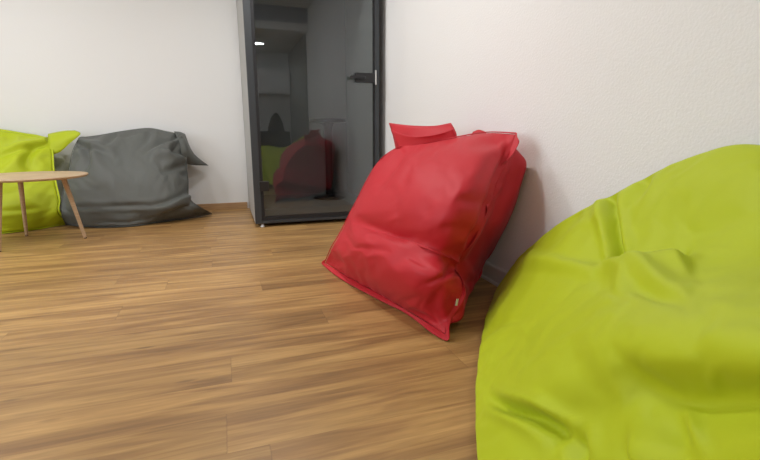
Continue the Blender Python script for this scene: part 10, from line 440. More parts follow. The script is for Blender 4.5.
10,-1,-24,9,2,-13,14,-10,-5,5,5,6,1,0,5,7,-9,-2,14,4,-43,-37,109,-6,-44,-3,1,-5,22,17,-8,-19,0,5,2,1,7,-12,-25,-16,-6,-1,-2,6,-2,-1,5,8,-18,2,62,-22,-6,1,-4,1,-3,6,-7,-3,-4,-13,18,-28,4,-15,9,-18,17,-19,1,-2,10,-14,6,0,6,4,-2,4,12,-18,10,6,5,-48,-27,103,0,-47,0,-2,-8,20,18,8,-36,12,0,-1,1,-1,4,-29,-24,1,-4,0,-1,5,-2,4,10,-20,3,60,-39,7,11,-12,3,-7,9,-4,-5,-15,8,5,-22,-9,4,-14,2,6,1,-14,-5,15,-11,-2,7,-2,4,4,-3,18,-21,11,5,6,-56,-11,108,-28,-29,1,-5,-10,20,29,-13,-16,-1,8,-4,1,3,-10,-11,-30,-5,-1,2,0,-2,3,3,11,-20,4,60,-39,6,-7,14,-14,5,-1,0,5,-20,17,-14,-12,-8,-8,6,-14,8,8,-10,-13,15,-5,-5,3,3,-3,3,4,13,-19,12,6,-2,-53,3,97,-38,-20,10,-11,-13,22,31,-22,-2,-6,0,8,-6,5,-11,-14,-25,-9,3,-1,0,1,-3,6,13,-19,-1,60,-34,-11,5,3,2,5,-12,7,-13,3,10,-24,7,-20,8,-9,-10,10,-9,13,-15,-5,18,-11,1,1,-2,-2,12,-2,-11,10,4,-2,-26,9,40,-22,1,8,-11,-6,12,18,-17,4,4,-8,0,9,-9,1,-30,-9,-14,1,-2,3,-1,-1,2,14,-14,-4,62,-42,2,2,0,0,0,-2,-1,-3,-2,-4,-5,-4,-5,-4,-4,-2,-3,-2,-1,-1,1,-1,1,2,1,-3,0,0,-1,0,0,1,1,1,2,1,3,1,2,1,1,1,1,0,1,1,0,-1,1,0,1,-31,-26,1,1,0,-1,1,1,0,0,0,-1,596,-2,0,-1,0,-1,1,-1,0,0,0,-1,0,0,0,-1,0,0,0,0,0,-1,1,0,0,0,-1,1,0,1,-1,-1,1,0,0,-1,1,0,0,-1,1,-1,1,-1,1,0,0,1,0,0,0,1,1,-2,-1,-1,-3,-2,-4,2,1,1,-4,23,3,-3,-1,0,-1,1,-1,0,0,0,-2,-1,0,-1,0,-1,0,0,-1,1,-1,0,1,-1,1,-1,1,0,0,-1,0,1,-1,1,-1,1,-1,1,-1,0,0,1,-1,1,0,0,1,1,0,1,0,1,2,-1,-3,-5,-5,-6,-1,-3,5,
-20,25,6,-3,-2,0,-1,0,0,-1,0,-2,0,-1,-2,0,-1,0,-1,0,-1,0,0,0,1,-1,1,-1,1,0,-1,0,1,-1,1,-1,1,-1,1,-1,0,1,-1,0,1,-1,2,-1,2,0,1,1,0,5,-1,-1,-4,-6,-6,-8,-5,-4,4,6,31,6,-3,-1,-1,0,0,-1,-1,0,-1,-1,-1,-2,0,-1,-1,-1,0,-1,1,-1,1,-1,1,0,0,0,0,0,-1,1,0,0,-1,1,0,0,0,0,-1,1,0,0,0,0,2,0,1,0,2,0,5,-1,-2,-3,-8,-12,-8,-5,18,-18,16,34,3,-1,0,-1,0,-1,0,0,-2,0,-1,-2,0,-2,-1,0,-1,-1,0,1,-1,0,0,0,1,-1,1,0,-1,1,-1,0,1,0,-1,1,-1,1,0,-1,1,-1,1,-1,2,0,1,0,1,1,2,1,-1,-1,-3,-9,-13,-7,3,9,-28,45,33,0,0,1,0,-1,0,0,-1,-1,0,-2,-1,-1,-1,-1,-1,0,-1,-1,1,0,0,0,0,0,1,-1,1,-1,1,-1,0,1,-1,1,0,-1,1,-1,1,-1,1,-1,1,0,1,0,1,0,1,1,1,-1,-1,-3,-10,-12,-3,15,-21,-4,34,28,-4,4,0,0,0,0,-1,0,-1,-1,-1,-1,-2,0,-2,0,-1,0,-1,1,-1,0,1,0,0,1,-1,1,-1,0,1,-1,1,-1,1,0,-1,1,-1,1,-1,1,-1,2,-1,0,1,0,1,-1,2,-1,0,-1,-3,-9,-12,11,-10,5,-21,26,19,-3,2,1,-1,1,0,-1,-1,0,-2,0,-1,-2,-1,-1,-1,0,-1,0,0,0,0,1,-1,1,0,1,-1,0,1,-1,0,1,0,-1,1,-1,1,-1,0,1,-1,1,0,0,1,-1,1,1,-1,0,-1,-1,2,-4,-10,-8,6,-1,3,-22,19,16,-3,2,0,1,0,-1,0,0,-3,1,-2,0,-3,-1,0,-1,-1,0,0,0,-1,1,0,0,1,-1,1,0,0,0,0,1,-1,1,-1,0,1,-1,0,1,-1,1,-1,1,1,-1,0,1,0,0,-1,-1,1,0,-4,-11,-4,3,8,-8,-15,11,15,-3,1,2,0,-1,1,-1,-2,-1,1,-2,-2,0,-2,-1,0,-2,1,-1,0,0,1,-1,1,0,1,-1,1,-1,1,0,0,0,0,0,0,1,-1,0,0,1,-1,0,1,0,1,-1,1,0,1,-2,-2,2,-2,-4,-9,-1,
1,11,-18,0,-3,14,-3,2,0,0,2,-2,-1,-1,0,0,-3,0,-2,-1,-1,-2,0,0,-1,1,-1,1,0,0,1,0,0,0,1,-1,0,1,-1,1,0,0,0,0,0,0,1,-1,0,1,0,0,1,0,-1,0,2,-5,5,-4,-7,-6,2,-1,8,-8,-12,2,14,-3,2,0,1,0,-1,-1,0,-1,-1,-1,-2,-1,-2,-1,-1,0,-1,0,-1,1,-1,2,0,0,0,1,0,0,0,0,0,1,-1,1,-1,1,0,0,0,0,0,0,1,-1,1,0,1,0,1,-4,3,-5,4,-2,-18,9,-2,4,-1,-17,5,14,-2,0,2,0,0,-1,0,-1,-2,0,-1,-2,-2,-1,-2,0,-1,-1,0,0,0,0,1,0,1,0,0,1,-1,1,0,0,0,0,0,1,-1,1,0,0,0,0,0,0,1,-1,2,-1,1,0,-4,3,0,-4,-1,-9,3,-1,2,1,-17,5,16,-3,2,1,0,-1,1,-1,-1,-1,-1,-2,-1,-2,-2,-1,-1,-1,0,-1,0,0,2,-2,2,1,0,-1,2,-1,0,1,-1,1,0,0,1,-1,0,1,0,-1,1,1,-1,0,1,0,0,0,0,-2,4,-4,-2,-3,-4,0,-1,0,5,-19,7,15,-2,1,1,1,-1,0,-1,-1,-2,1,-3,-3,0,-3,1,-2,-2,0,-1,1,0,0,1,0,1,1,-1,1,1,-1,0,1,0,-1,1,0,0,1,-1,1,-1,1,0,0,1,-1,1,0,-1,1,-2,4,-5,-1,-3,-4,0,-1,-1,6,-18,7,17,-2,2,1,-1,1,-1,-1,-1,-1,-1,-2,-3,-1,-2,0,-2,0,-2,-1,1,0,1,1,0,0,2,0,0,0,0,1,-1,1,0,0,0,0,0,0,1,-1,0,1,0,0,0,1,-1,1,-1,-1,4,-6,-1,-2,-3,-2,0,-2,5,-15,8,17,0,0,1,0,0,-1,-1,-1,0,-3,-1,-2,-3,-1,-2,-1,2,-3,-1,0,0,0,3,0,1,0,1,0,0,0,1,0,0,0,0,0,0,0,1,-1,0,0,1,-1,1,0,0,0,1,-1,-2,4,-6,1,-4,-2,-2,-2,-1,3,-9,6,19,0,1,0,1,-1,-1,-1,0,-1,-3,-1,-3,-1,-3,-1,-2,0,1,-3,2,-2,1,1,3,0,0,1,0,1,0,0,0,0,0,1,-1,0,0,0,0,0,0,0,0,1,-1,1,0,0,0,-2,-1,2,
-3,-3,-2,-3,-1,-2,-2,3,-2,18,2,-1,1,0,-1,0,-1,-1,-1,-2,-3,-2,-2,-2,-1,-2,-2,0,3,-4,2,0,1,1,3,-1,2,-1,1,0,1,0,-1,1,0,-1,0,0,0,0,-1,1,0,0,0,0,0,1,0,-1,-1,0,-4,4,-6,-2,-2,-2,-2,-1,2,-2,20,2,1,-1,0,-1,0,0,-2,-1,-2,-2,-3,-2,-3,-1,-1,-2,-1,0,3,-3,3,0,1,2,0,2,0,1,0,0,0,0,0,0,-1,1,-2,1,0,-1,0,1,0,-1,1,0,1,-1,1,-2,-1,-3,1,-5,1,-3,-4,-1,0,0,-1,19,4,-1,-1,1,-1,-1,0,-1,-2,-2,-3,-1,-4,-2,-1,-2,-2,0,0,1,0,0,3,0,2,0,2,0,1,1,0,0,0,-1,0,0,-1,0,-1,1,-1,0,0,1,-1,0,1,0,1,-1,-1,-4,1,-1,-3,-2,-2,-4,0,-2,1,-1,20,5,-2,0,-1,1,-1,-1,-1,-2,-2,-3,-1,-5,0,-3,-2,0,-2,0,1,1,0,2,2,1,1,1,1,0,1,0,1,-1,0,-1,1,-2,0,-1,0,0,0,0,0,0,0,0,1,0,0,-3,0,-2,-2,-1,-3,-2,-3,-2,-1,1,-1,20,5,-1,-1,0,0,-1,-1,-1,-2,-2,-3,-2,-3,-2,-2,-2,-1,-1,0,0,1,2,1,1,3,1,0,1,1,1,0,-1,1,-1,0,-1,-1,1,-2,0,0,-1,1,-1,1,-1,1,1,-1,0,-1,-2,-2,-1,-2,-3,-2,-3,-2,0,-1,0,20,6,-3,0,1,-2,1,-2,-2,-1,-2,-2,-3,-3,-2,-3,-1,-1,-1,0,0,0,2,3,0,3,1,1,1,0,1,0,1,-1,-1,1,-2,-1,0,0,-1,-1,1,-1,0,0,1,-1,1,0,0,-1,-3,-2,-1,-2,-3,-2,-3,-2,0,0,-1,21,4,1,-2,0,-1,0,-1,-1,-2,-2,-3,-3,-1,-3,-3,-1,-1,-1,0,0,0,2,2,3,0,2,2,0,1,1,-1,1,0,-1,-1,0,-1,-1,-1,0,-1,0,0,0,0,0,1,-1,1,-1,-1,-2,-3,-1,-2,-3,-2,-3,-1,-2,2,-1,19,6,-2,-1,-1,1,-2,0,-1,-3,-1,-3,-2,-3,-2,-3,-1,-1,-1,0,0,1,1,2,2,3,0,2,1,1,0,0,0,0,0,-2,0,-1,-1,0,-2,1,-1,-1,1,0,-1,1,1,-1,
0,-2,-2,-2,-3,-1,-3,-2,-3,0,-3,1,2,21,5,-1,-2,0,1,-2,0,-2,-2,-2,-1,-4,-2,-2,-2,-2,-1,-1,0,1,0,1,2,3,1,2,1,2,0,1,0,-1,1,-1,-1,-1,-1,-1,-1,0,-1,0,0,-1,0,1,-1,1,0,0,-2,-3,-3,-1,-2,-3,-3,-2,0,-1,-2,6,21,5,-2,-2,2,-2,1,-2,-1,-2,-2,-2,-3,-1,-3,-3,0,-2,-1,0,1,1,0,3,1,3,2,0,2,1,0,0,0,0,0,-2,-1,-1,0,-2,0,-1,-1,1,-1,0,0,1,-1,0,0,-2,-2,-3,-3,-1,-3,-2,-4,2,-3,2,-1,22,3,0,-2,1,0,-2,-1,1,-4,0,-4,-1,-3,-2,-2,-2,0,-2,1,0,1,1,2,2,1,3,1,1,1,1,0,-1,0,0,-2,0,-2,-1,0,-2,0,0,-1,0,0,0,0,0,0,0,-3,-2,-3,-3,-1,-4,0,-5,2,-3,4,-3,21,3,-1,0,-1,0,-1,0,-2,-1,-2,-3,-1,-3,-2,-2,-1,-1,-2,1,1,0,1,2,2,2,2,1,2,0,0,1,0,-1,0,-1,-2,0,-2,-1,0,-1,-1,0,0,0,0,-1,1,0,-1,-2,-3,-3,-3,-1,-3,-2,-3,2,-4,2,4,22,2,1,-2,0,0,-1,-1,-1,-2,-1,-2,-3,-1,-3,-2,-1,-2,0,1,-1,1,2,1,2,2,2,1,2,0,1,-1,1,-1,0,-1,-2,-1,-1,0,-2,0,0,-2,1,0,-1,1,0,-1,0,-3,-2,-4,-3,-1,-3,-1,-4,3,-5,4,-2,22,2,0,0,-1,-1,0,-1,-1,-2,-1,-2,-3,-2,-1,-3,-1,-1,-1,0,1,0,2,1,2,2,1,2,1,2,-1,0,1,-1,-1,-1,0,-2,-1,-1,0,-2,1,-1,-1,1,-1,1,-1,0,0,-3,-3,-3,-4,0,-4,-1,-3,1,-2,2,-1,23,2,1,-2,0,-1,0,-1,-2,0,-2,-2,-3,-2,-2,-1,-2,-2,1,-1,0,2,0,2,2,2,1,2,0,2,-1,1,0,0,-1,-1,-1,-2,1,-2,-1,0,-1,0,-1,1,-1,0,1,-1,-1,-2,-3,-4,-3,-1,-3,-2,-2,0,-1,0,4,24,2,0,0,-1,-1,0,-1,-2,0,-2,-3,-1,-3,-2,-1,-2,-2,1,-1,0,1,1,2,2,1,2,1,1,0,2,-1,0,0,-1,0,-2,-1,0,-1,-1,0,-1,0,-1,1,
-1,0,1,-1,-1,-2,-4,-3,-3,-2,-1,-4,0,-4,4,-1,-3,25,1,1,-1,1,-1,-2,0,-1,-2,0,-4,-1,-3,-2,-1,-3,0,-1,0,1,-1,2,2,1,2,1,1,1,1,0,1,-1,0,0,-2,0,-1,-1,0,-1,-1,0,0,0,-1,1,-1,0,0,-1,-2,-4,-3,-3,-2,-1,-5,2,-6,6,-6,2,24,2,0,-1,0,0,-1,-1,-1,-2,0,-4,-1,-3,-2,-1,-3,0,-1,0,0,1,1,1,1,2,2,0,1,1,0,1,-1,0,0,-1,-1,-1,0,0,-2,1,-1,0,-1,1,-1,0,1,-1,-2,-1,-4,-3,-3,-2,-2,-3,-1,-2,1,-3,6,24,2,-1,1,-1,0,-1,-1,-1,-1,-3,-1,-2,-3,-1,-3,-1,-1,-1,0,0,0,2,0,2,2,0,2,0,1,0,1,-1,0,0,-1,-1,0,0,-1,-1,0,1,-2,1,-1,1,-1,0,0,-1,-2,-4,-3,-3,-3,-1,-2,-3,0,0,-4,3,24,1,1,-1,0,0,-1,-1,-2,0,-2,-3,-1,-2,-3,-1,-2,-1,-1,0,0,1,0,1,2,1,1,1,0,1,0,0,0,1,-1,-1,0,-1,0,0,-1,0,0,0,-1,1,-1,1,-1,0,-1,-3,-2,-5,-2,-2,-3,0,-5,3,-6,3,-2,23,1,0,0,0,-1,0,-2,-1,-1,-1,-2,-2,-2,-3,-1,-1,-2,0,-1,0,1,0,2,0,2,0,1,1,-1,1,0,1,-1,0,0,-1,0,-1,1,-1,0,0,-1,1,-1,1,-1,0,0,-1,-3,-3,-3,-3,-2,-3,-2,-2,-1,-1,0,2,22,1,-1,0,0,0,-1,-1,-1,-2,-1,0,-3,-2,-2,-2,-1,-1,-1,0,0,0,1,0,2,0,1,0,1,0,0,0,1,-1,0,0,0,-1,0,0,0,0,0,-1,1,-1,0,1,-1,-1,0,-2,-4,-4,-2,-2,-3,-2,0,-6,2,-1,2,23,-1,0,0,0,0,-1,-1,0,-3,0,-1,-1,-3,-2,-1,-2,0,0,-2,1,0,1,0,0,1,1,0,0,0,1,-1,0,1,-1,0,0,0,0,-1,1,0,-1,0,1,-1,0,0,0,0,-1,-3,-3,-3,-4,-1,-3,-3,0,-3,0,-2,3,21,-2,0,-1,1,0,-1,-1,-1,0,-2,0,-1,-3,-1,-2,0,-1,-1,1,-2,1,1,-1,1,0,1,-1,1,-1,1,-1,1,-1,1,-1,1,-1,1,-1,0,0,
1,-1,0,0,0,0,0,0,-2,-1,-4,-4,-3,-1,-3,-3,-1,-2,-2,1,0,17,-2,-2,2,-3,3,-2,-1,0,-2,0,0,-4,3,-3,-2,0,-1,0,-1,1,-1,0,0,1,-1,0,0,0,0,0,0,0,-1,1,0,0,0,0,0,-1,1,0,0,1,-2,1,0,0,-1,-1,-1,-4,-4,-3,-1,-4,-2,-1,-2,-3,2,1,19,-5,2,-2,0,0,0,0,-1,-2,1,-2,0,-2,3,-4,0,0,-1,0,-1,1,-1,0,0,0,-1,0,-1,0,1,-1,0,0,0,0,0,0,1,0,-1,1,-1,1,0,0,0,-1,1,-1,-1,-2,-3,-4,-2,-3,-3,-2,-2,-2,-1,1,-1,19,-6,0,1,-1,-1,0,1,-1,-1,0,-1,0,-1,0,1,-2,0,0,-1,-1,1,-1,0,-1,0,-1,-1,0,0,0,-1,0,1,-1,1,-1,1,1,-1,0,0,1,-1,1,-1,1,-1,0,0,0,-3,-3,-4,-3,-2,-3,-2,-1,-4,-1,2,0,20,-8,0,1,0,-1,1,0,-1,-1,0,0,-1,1,0,-1,0,0,0,-1,0,-1,0,-1,0,-1,-1,-1,0,-1,0,0,-1,1,0,0,0,0,1,0,0,0,0,1,-1,0,0,1,-1,0,-1,-2,-3,-4,-3,-3,-1,-3,-2,-2,-3,4,-3,17,-8,-1,1,-1,1,-1,1,0,-2,1,0,-1,0,1,0,-1,1,-1,0,0,-2,1,-2,-1,0,-1,-1,0,-1,-1,1,-1,0,0,0,2,-1,0,1,0,-1,1,0,0,0,0,0,1,-2,0,-2,-3,-5,-2,-2,-2,-3,-3,-1,0,-1,2,17,-9,1,-3,3,-1,-1,1,0,0,-1,0,0,0,1,-1,1,-1,1,-2,2,-2,-1,-1,0,-2,0,-1,-1,-1,0,0,0,0,-1,2,-1,1,1,-1,0,1,0,-1,1,0,0,0,0,0,-1,-3,-3,-3,-3,-2,-3,-2,-1,-3,-1,2,1,17,-9,-1,0,0,1,-1,0,1,-1,0,0,0,0,0,0,0,0,0,-1,1,-2,1,-2,-1,-1,-1,0,-1,-1,-1,1,-1,0,1,0,0,1,0,0,1,-1,1,-1,1,0,0,-1,1,0,-2,-2,-2,-5,-2,-2,-2,-3,0,-4,0,3,-2,18,-11,1,0,0,0,0,0,0,0,-1,2,-2,0,0,1,-1,0,0,0,-1,0,-1,0,-1,-2,0,0,-2,-1,1,-1,0,0,1,0,0,0,
1,1,-1,0,0,1,0,-1,1,-1,1,-1,-1,-1,-5,-2,-3,-2,-2,-2,-1,-2,-1,3,-1,17,-12,2,0,0,0,0,0,0,-1,0,0,0,0,0,-1,0,0,0,-1,0,0,-1,0,-1,-1,-1,0,-1,0,-1,0,0,0,1,0,0,0,1,0,0,0,0,0,1,-1,1,-1,1,-1,-1,-2,-3,-4,-2,-2,-2,-1,-1,-2,0,2,1,16,-11,1,-1,2,-2,1,0,0,-1,0,-1,0,0,0,-1,0,-1,1,-1,-1,1,-1,0,-2,1,-1,-1,0,-1,1,-2,1,1,-1,1,-1,2,-1,1,0,0,0,1,-1,0,1,-1,0,0,-1,-2,-3,-4,-3,0,-3,0,-1,-1,-1,3,1,15,-12,3,-1,1,-1,-1,2,-2,0,0,-2,1,-1,-1,0,0,-1,-1,0,1,-1,-1,1,-1,-1,1,-1,-1,0,1,-2,1,0,1,-1,1,0,1,-1,1,0,1,-1,0,0,0,1,-1,0,-1,-2,-4,-3,-3,0,-2,0,-2,1,0,3,-3,12,-7,-3,0,0,1,-2,1,0,-1,-1,-1,0,-1,-1,0,-1,-1,0,0,-1,1,0,-1,0,0,0,-1,0,-1,2,-2,1,0,0,1,-1,1,1,0,0,-1,1,1,-1,0,1,-1,1,-1,-1,-2,-4,-3,-3,0,-1,0,-2,1,1,2,-2,15,-9,2,-3,0,0,0,-1,1,-1,-2,0,-1,-1,-1,-1,0,-1,0,-1,0,0,1,-2,2,-1,-1,1,0,0,-1,0,1,0,0,0,0,1,1,-1,1,0,0,1,-1,1,0,-1,1,0,-2,-1,-4,-5,-1,-2,1,-1,1,-1,4,-5,4,60,0,0,0,0,0,0,0,0,0,0,0,0,0,0,0,0,0,0,0,0,0,0,0,0,0,0,0,0,0,0,0,0,0,0,0,0,0,0,0,0,0,0,0,0,0,0,0,0,0,0,0,0,0,0,0,0,0,0,0,0,0,0,0,0,23,11,-7,-5,5,1,-2,1,0,2,-3,2,1,1,0,-1,2,0,0,1,0,-1,2,-1,0,2,-2,2,0,1,0,0,1,-1,0,0,0,-1,0,-1,0,0,0,-1,1,0,-1,1,0,1,0,0,2,4,2,0,-1,-2,0,-2,-1,-1,-1,-7,-42,25,13,-9,8,-4,0,0,0,0,1,0,1,1,2,0,1,0,1,1,1,0,1,1,-1,2,0,1,2,1,1,
1,0,0,1,-2,0,0,-3,0,-1,0,-1,0,-1,0,-1,0,0,-2,0,0,-1,1,5,4,0,-1,-1,-2,-2,-2,0,0,6,27,20,18,-5,-1,0,0,0,0,1,0,1,2,1,1,1,1,1,1,0,1,2,0,1,1,1,1,2,1,2,1,2,0,0,0,0,-2,0,-2,-2,-1,0,-1,-1,0,-1,-1,0,-1,-1,0,-2,0,1,7,5,-1,-3,-1,-4,-3,-4,-1,-1,12,68,11,13,1,1,0,0,1,0,1,0,1,2,1,2,2,1,2,1,1,1,0,1,0,0,1,1,2,1,1,2,2,-1,2,-1,-1,0,-2,-2,-1,-2,-1,0,0,-2,0,-1,0,-1,0,-2,1,-1,2,8,8,-1,-1,-3,-3,-4,-3,-2,-3,16,-5,1,26,-4,0,-1,0,0,0,1,0,1,1,2,0,1,2,0,1,1,-1,2,-1,1,-2,5,1,1,4,2,-7,-4,13,-3,-4,-5,1,23,24,-45,-8,-4,0,-1,2,0,1,2,0,0,0,0,0,1,11,7,1,-2,-3,-4,-4,-4,0,-2,-31,54,-3,22,4,0,0,-1,1,0,1,0,1,1,1,3,-3,-1,0,-1,2,2,0,1,7,8,-3,-28,-31,8,53,56,-33,-52,13,12,-4,-1,-1,-4,-1,-2,-4,-5,-4,0,6,23,41,-88,5,25,-2,0,2,10,8,2,-3,-3,-3,1,-2,-5,-2,-47,34,0,35,-5,-1,0,0,0,0,0,0,1,0,1,-1,0,-1,2,2,2,6,9,-12,-36,-31,47,38,15,11,-51,-13,15,4,0,1,0,-1,-1,2,-8,1,-17,17,-3,-3,1,-1,-8,5,-1,0,3,2,2,11,10,2,-3,-3,3,-3,-47,41,-19,4,-21,1,27,3,1,0,0,0,1,1,1,-2,0,0,-2,2,3,3,6,4,-11,-35,-24,43,35,9,7,-37,-15,12,6,1,-3,2,-1,1,-1,-6,0,5,-17,1,2,0,0,1,-1,2,-2,1,1,0,1,3,10,10,2,-1,-5,-13,-11,6,-1,0,-1,6,3,34,-6,5,0,-1,-2,1,0,1,1,1,0,2,3,5,4,-6,-25,-30,17,51,5,15,-32,-22,7,8,3,-1,1,-1,1,-2,0,-1,-2,-7,2,-1,-2,-1,-1,-2,-1,-1,-2,-1,5,0,0,2,3,10,9,2,-12,0,0,-5,-5,-3,2,-1,3,3,34,2,-3,0,0,-1,1,-1,1,
-1,2,5,5,3,-3,-17,-29,-5,49,21,15,-13,-39,-3,10,4,2,0,0,1,-1,-1,0,0,-3,-2,3,-6,1,-3,-4,-3,-2,-3,-1,6,-2,-3,7,-7,10,2,7,8,1,-14,10,-6,-5,-5,-3,-1,4,1,4,37,-1,-2,-1,0,1,-5,4,4,3,4,1,-3,-14,-23,-16,36,44,6,14,-44,-24,7,10,1,0,1,0,0,1,-3,3,-2,-1,-3,2,-2,-1,-5,-4,-4,-4,1,-1,4,-3,-1,1,4,-9,10,8,-3,8,12,-15,-3,5,-9,-4,-4,-1,5,0,3,39,-6,-4,6,0,1,1,3,4,2,-6,-17,-21,-15,29,56,12,5,-20,-41,-2,9,7,1,-3,1,0,0,0,-1,2,-2,0,-3,1,-2,0,-5,-5,-5,-1,1,-2,3,-4,0,1,-1,3,-9,8,12,-9,15,-5,3,-3,-4,-3,-10,-4,7,1,-1,4,37,-8,10,-3,0,4,1,2,-6,-14,-23,-17,27,64,24,-14,-12,-31,-16,15,2,6,-2,-3,0,-1,-1,0,-1,3,-1,-1,-2,-1,-2,-1,-2,-3,-7,2,-1,-2,-1,-1,0,-1,0,0,-1,2,-6,7,8,5,1,-3,-3,-3,-5,-7,-2,-1,11,-7,3,32,4,1,3,0,-1,-4,-11,-20,-13,15,54,42,-11,-27,-22,-13,7,14,0,0,1,-2,-4,-1,-3,1,-5,8,-3,0,-1,-1,-4,-1,-2,-2,0,-1,-5,0,-2,0,-2,-1,-1,0,0,-2,-2,4,2,6,5,-1,-2,-3,-4,-5,-14,18,-6,0,-6,3,39,-4,0,-7,14,-13,-16,-11,12,39,27,1,-19,-24,-8,9,9,6,4,-10,7,-3,-2,-4,-2,-4,-2,8,-6,5,-2,-2,-2,-4,-5,5,-1,-2,-1,-6,2,-4,-4,4,-3,0,-1,-9,17,-14,9,-2,6,3,0,-3,-3,-2,-5,-7,2,-10,18,-6,2,32,4,-1,4,-8,-24,12,21,19,5,-8,-15,-11,5,13,5,2,5,-10,7,-4,1,-3,-3,-5,-3,-1,5,1,0,0,-5,-5,4,-10,6,-1,-1,-3,-3,-7,6,-4,-3,0,0,-3,6,-17,26,-10,-2,5,3,0,-4,-6,-4,14,-14,-6,-4,6,10,1,40,-4,0,-2,-20,22,-1,12,-1,-7,-4,0,7,6,10,-3,2,-6,3,6,-3,-3,-2,-2,-7,-2,0,5,0,-1,-1,-4,-3,-10,14,-10,-1,-4,6,-4,-3,-6,4,-2,-1,-2,-3,7,-5,-17,32,-9,3,0,
-1,-2,-14,15,-2,-15,14,-12,-6,12,1,32,5,-2,6,-14,-5,21,-2,-10,6,2,4,7,0,-1,12,-1,-9,6,1,0,-2,-3,-2,-2,-9,3,4,-3,0,-3,-10,11,-5,-19,21,-7,-1,-3,-2,-2,-1,-3,0,-3,8,-5,-1,-3,-1,-22,35,8,-22,17,-11,11,-19,13,-15,-1,15,-12,-7,1,40,-4,-4,-12,11,3,2,8,-12,9,-6,8,6,5,1,-7,9,11,-6,0,-3,-3,-2,-6,-2,-1,-1,-1,0,-2,0,-8,-5,8,1,-23,23,-6,-3,-6,2,0,0,-1,-3,-5,11,-6,-7,9,-5,-23,44,-9,-17,11,1,10,-13,-15,5,6,6,-17,1,41,-14,4,7,-4,-1,1,-10,18,-6,9,-11,17,1,4,3,-12,12,3,3,1,-1,-8,-4,-3,-5,-1,-1,-3,-1,-4,-3,-1,-5,6,1,-22,13,12,-8,-2,-5,0,4,-3,-4,0,-9,18,-15,4,17,-26,35,-22,1,-1,-4,17,-16,-13,10,10,-13,0,42,-14,9,-12,7,0,2,7,-14,15,-1,6,-11,20,2,-8,9,7,-5,-6,15,-13,-2,-4,-2,-3,-3,-1,-3,-1,4,-6,-2,-3,-1,-1,-1,-9,-11,20,1,2,-9,-2,-4,-2,1,-6,15,2,-18,20,14,-12,-24,11,13,-4,-2,-12,13,-20,19,-9,0,42,-9,-2,-9,13,1,-3,-3,14,-12,15,-1,-8,8,15,-11,18,-4,1,-7,-4,15,-14,-3,-8,3,-8,2,-2,-4,-5,5,3,-14,3,0,0,11,-12,-17,23,-7,-11,-4,-2,5,7,3,0,7,-23,22,7,-19,25,-35,14,5,5,-10,-8,16,-21,15,-1,38,-15,11,0,6,-7,-5,6,1,11,-4,-3,15,-4,-8,13,9,0,5,0,-17,6,7,-13,-5,-9,6,-9,1,-1,2,-11,3,1,0,1,0,-24,24,6,-19,-8,-9,7,10,11,5,-2,-14,-13,20,-19,21,17,-32,34,-38,19,-3,-7,13,-11,11,-17,-1,24,16,-1,-2,-10,6,0,7,-2,-7,9,4,6,5,4,-14,21,1,-7,11,-9,-13,12,-17,2,6,-15,5,-5,-2,-1,-3,0,-2,-1,1,-27,18,17,-14,-20,3,4,16,14,3,-10,-10,-13,-16,16,10,14,-13,17,-33,41,-37,10,2,0,14,-8,-8,-1,26,13,-1,4,-11,5,-3,0,7,2,-8,10,3,12,-12,9,12,-3,0,-10,15,-13,-11,8,-10,-11,16,-14,2,-7,0,0,-1,6,
-4,-23,21,11,-38,11,-1,-1,21,15,1,-13,-17,-7,-4,-4,-4,31,-3,1,0,-13,-11,42,-29,-3,3,2,15,-8,-2,42,-13,9,0,4,-7,-5,5,7,-4,3,7,-4,8,5,6,-14,19,-4,-1,-13,18,-14,-6,-6,-5,-11,18,-9,-3,-1,-1,-3,-9,8,3,15,-17,0,-18,-5,23,24,-1,-18,-21,-21,14,4,11,-6,-14,37,-3,-6,0,-12,-13,43,-25,-2,-1,-5,20,-2,47,-8,-1,-2,-1,-4,11,-10,10,0,2,5,-4,9,6,-1,-2,-10,14,0,4,-21,21,-21,-3,0,-5,-15,9,0,-1,-1,7,-6,-10,16,15,-2,-31,-4,7,28,-7,0,-34,-16,12,-12,9,5,6,2,13,19,-11,-5,-8,-29,42,-18,12,-5,0,-11,-2,36,6,5,-16,5,2,4,0,2,0,1,2,7,0,1,0,-8,20,-16,10,-9,7,-20,21,-20,-7,3,2,-9,-1,-4,-3,-5,13,3,12,12,-6,-8,-34,33,0,-3,-21,-36,22,-16,12,8,6,-26,33,12,-13,25,-18,8,-34,1,17,4,0,-1,7,-3,48,-5,-13,10,3,5,-3,0,0,0,0,2,-1,0,-4,15,8,-13,14,-9,-4,-7,8,-22,23,-18,-7,1,0,2,-18,3,5,8,8,11,11,-9,-13,-2,-9,17,-24,-19,-21,12,8,6,5,2,-55,64,5,6,-20,26,-18,8,-28,-3,12,13,-7,11,-3,47,5,-13,-3,13,-3,-3,1,0,0,-2,-1,-2,9,9,2,1,3,-14,15,-11,-2,-10,8,-22,22,-11,-5,-6,0,-4,-13,19,8,9,9,5,-16,-16,6,17,-22,-18,-11,-9,14,4,4,0,1,-90,90,12,7,8,-31,24,-15,5,-22,-2,6,13,9,-4,55,-6,-3,-2,0,-1,-1,0,0,0,-7,9,5,5,8,-4,1,-5,5,-12,13,-8,-6,-8,6,-22,12,8,-25,8,3,2,9,4,9,-3,3,-25,-13,32,-8,-17,-8,-1,1,1,3,0,-1,-2,-124,121,9,10,4,9,-36,20,-11,3,-21,7,-1,22,-5,44,11,-20,16,-10,4,0,-9,8,2,3,4,1,4,-8,11,-6,5,-8,5,-12,6,2,-8,-10,4,-11,-10,15,6,4,-19,22,-8,-3,11,-8,-18,-1,-8,-9,-2,2,38,11,-12,-11,-3,-2,-1,-141,126,21,-9,21,-17,16,-35,16,-9,5,-21,7,20,-6,40,9,4,-24,16,1,-1,3,5,1,3,-5,1,1,
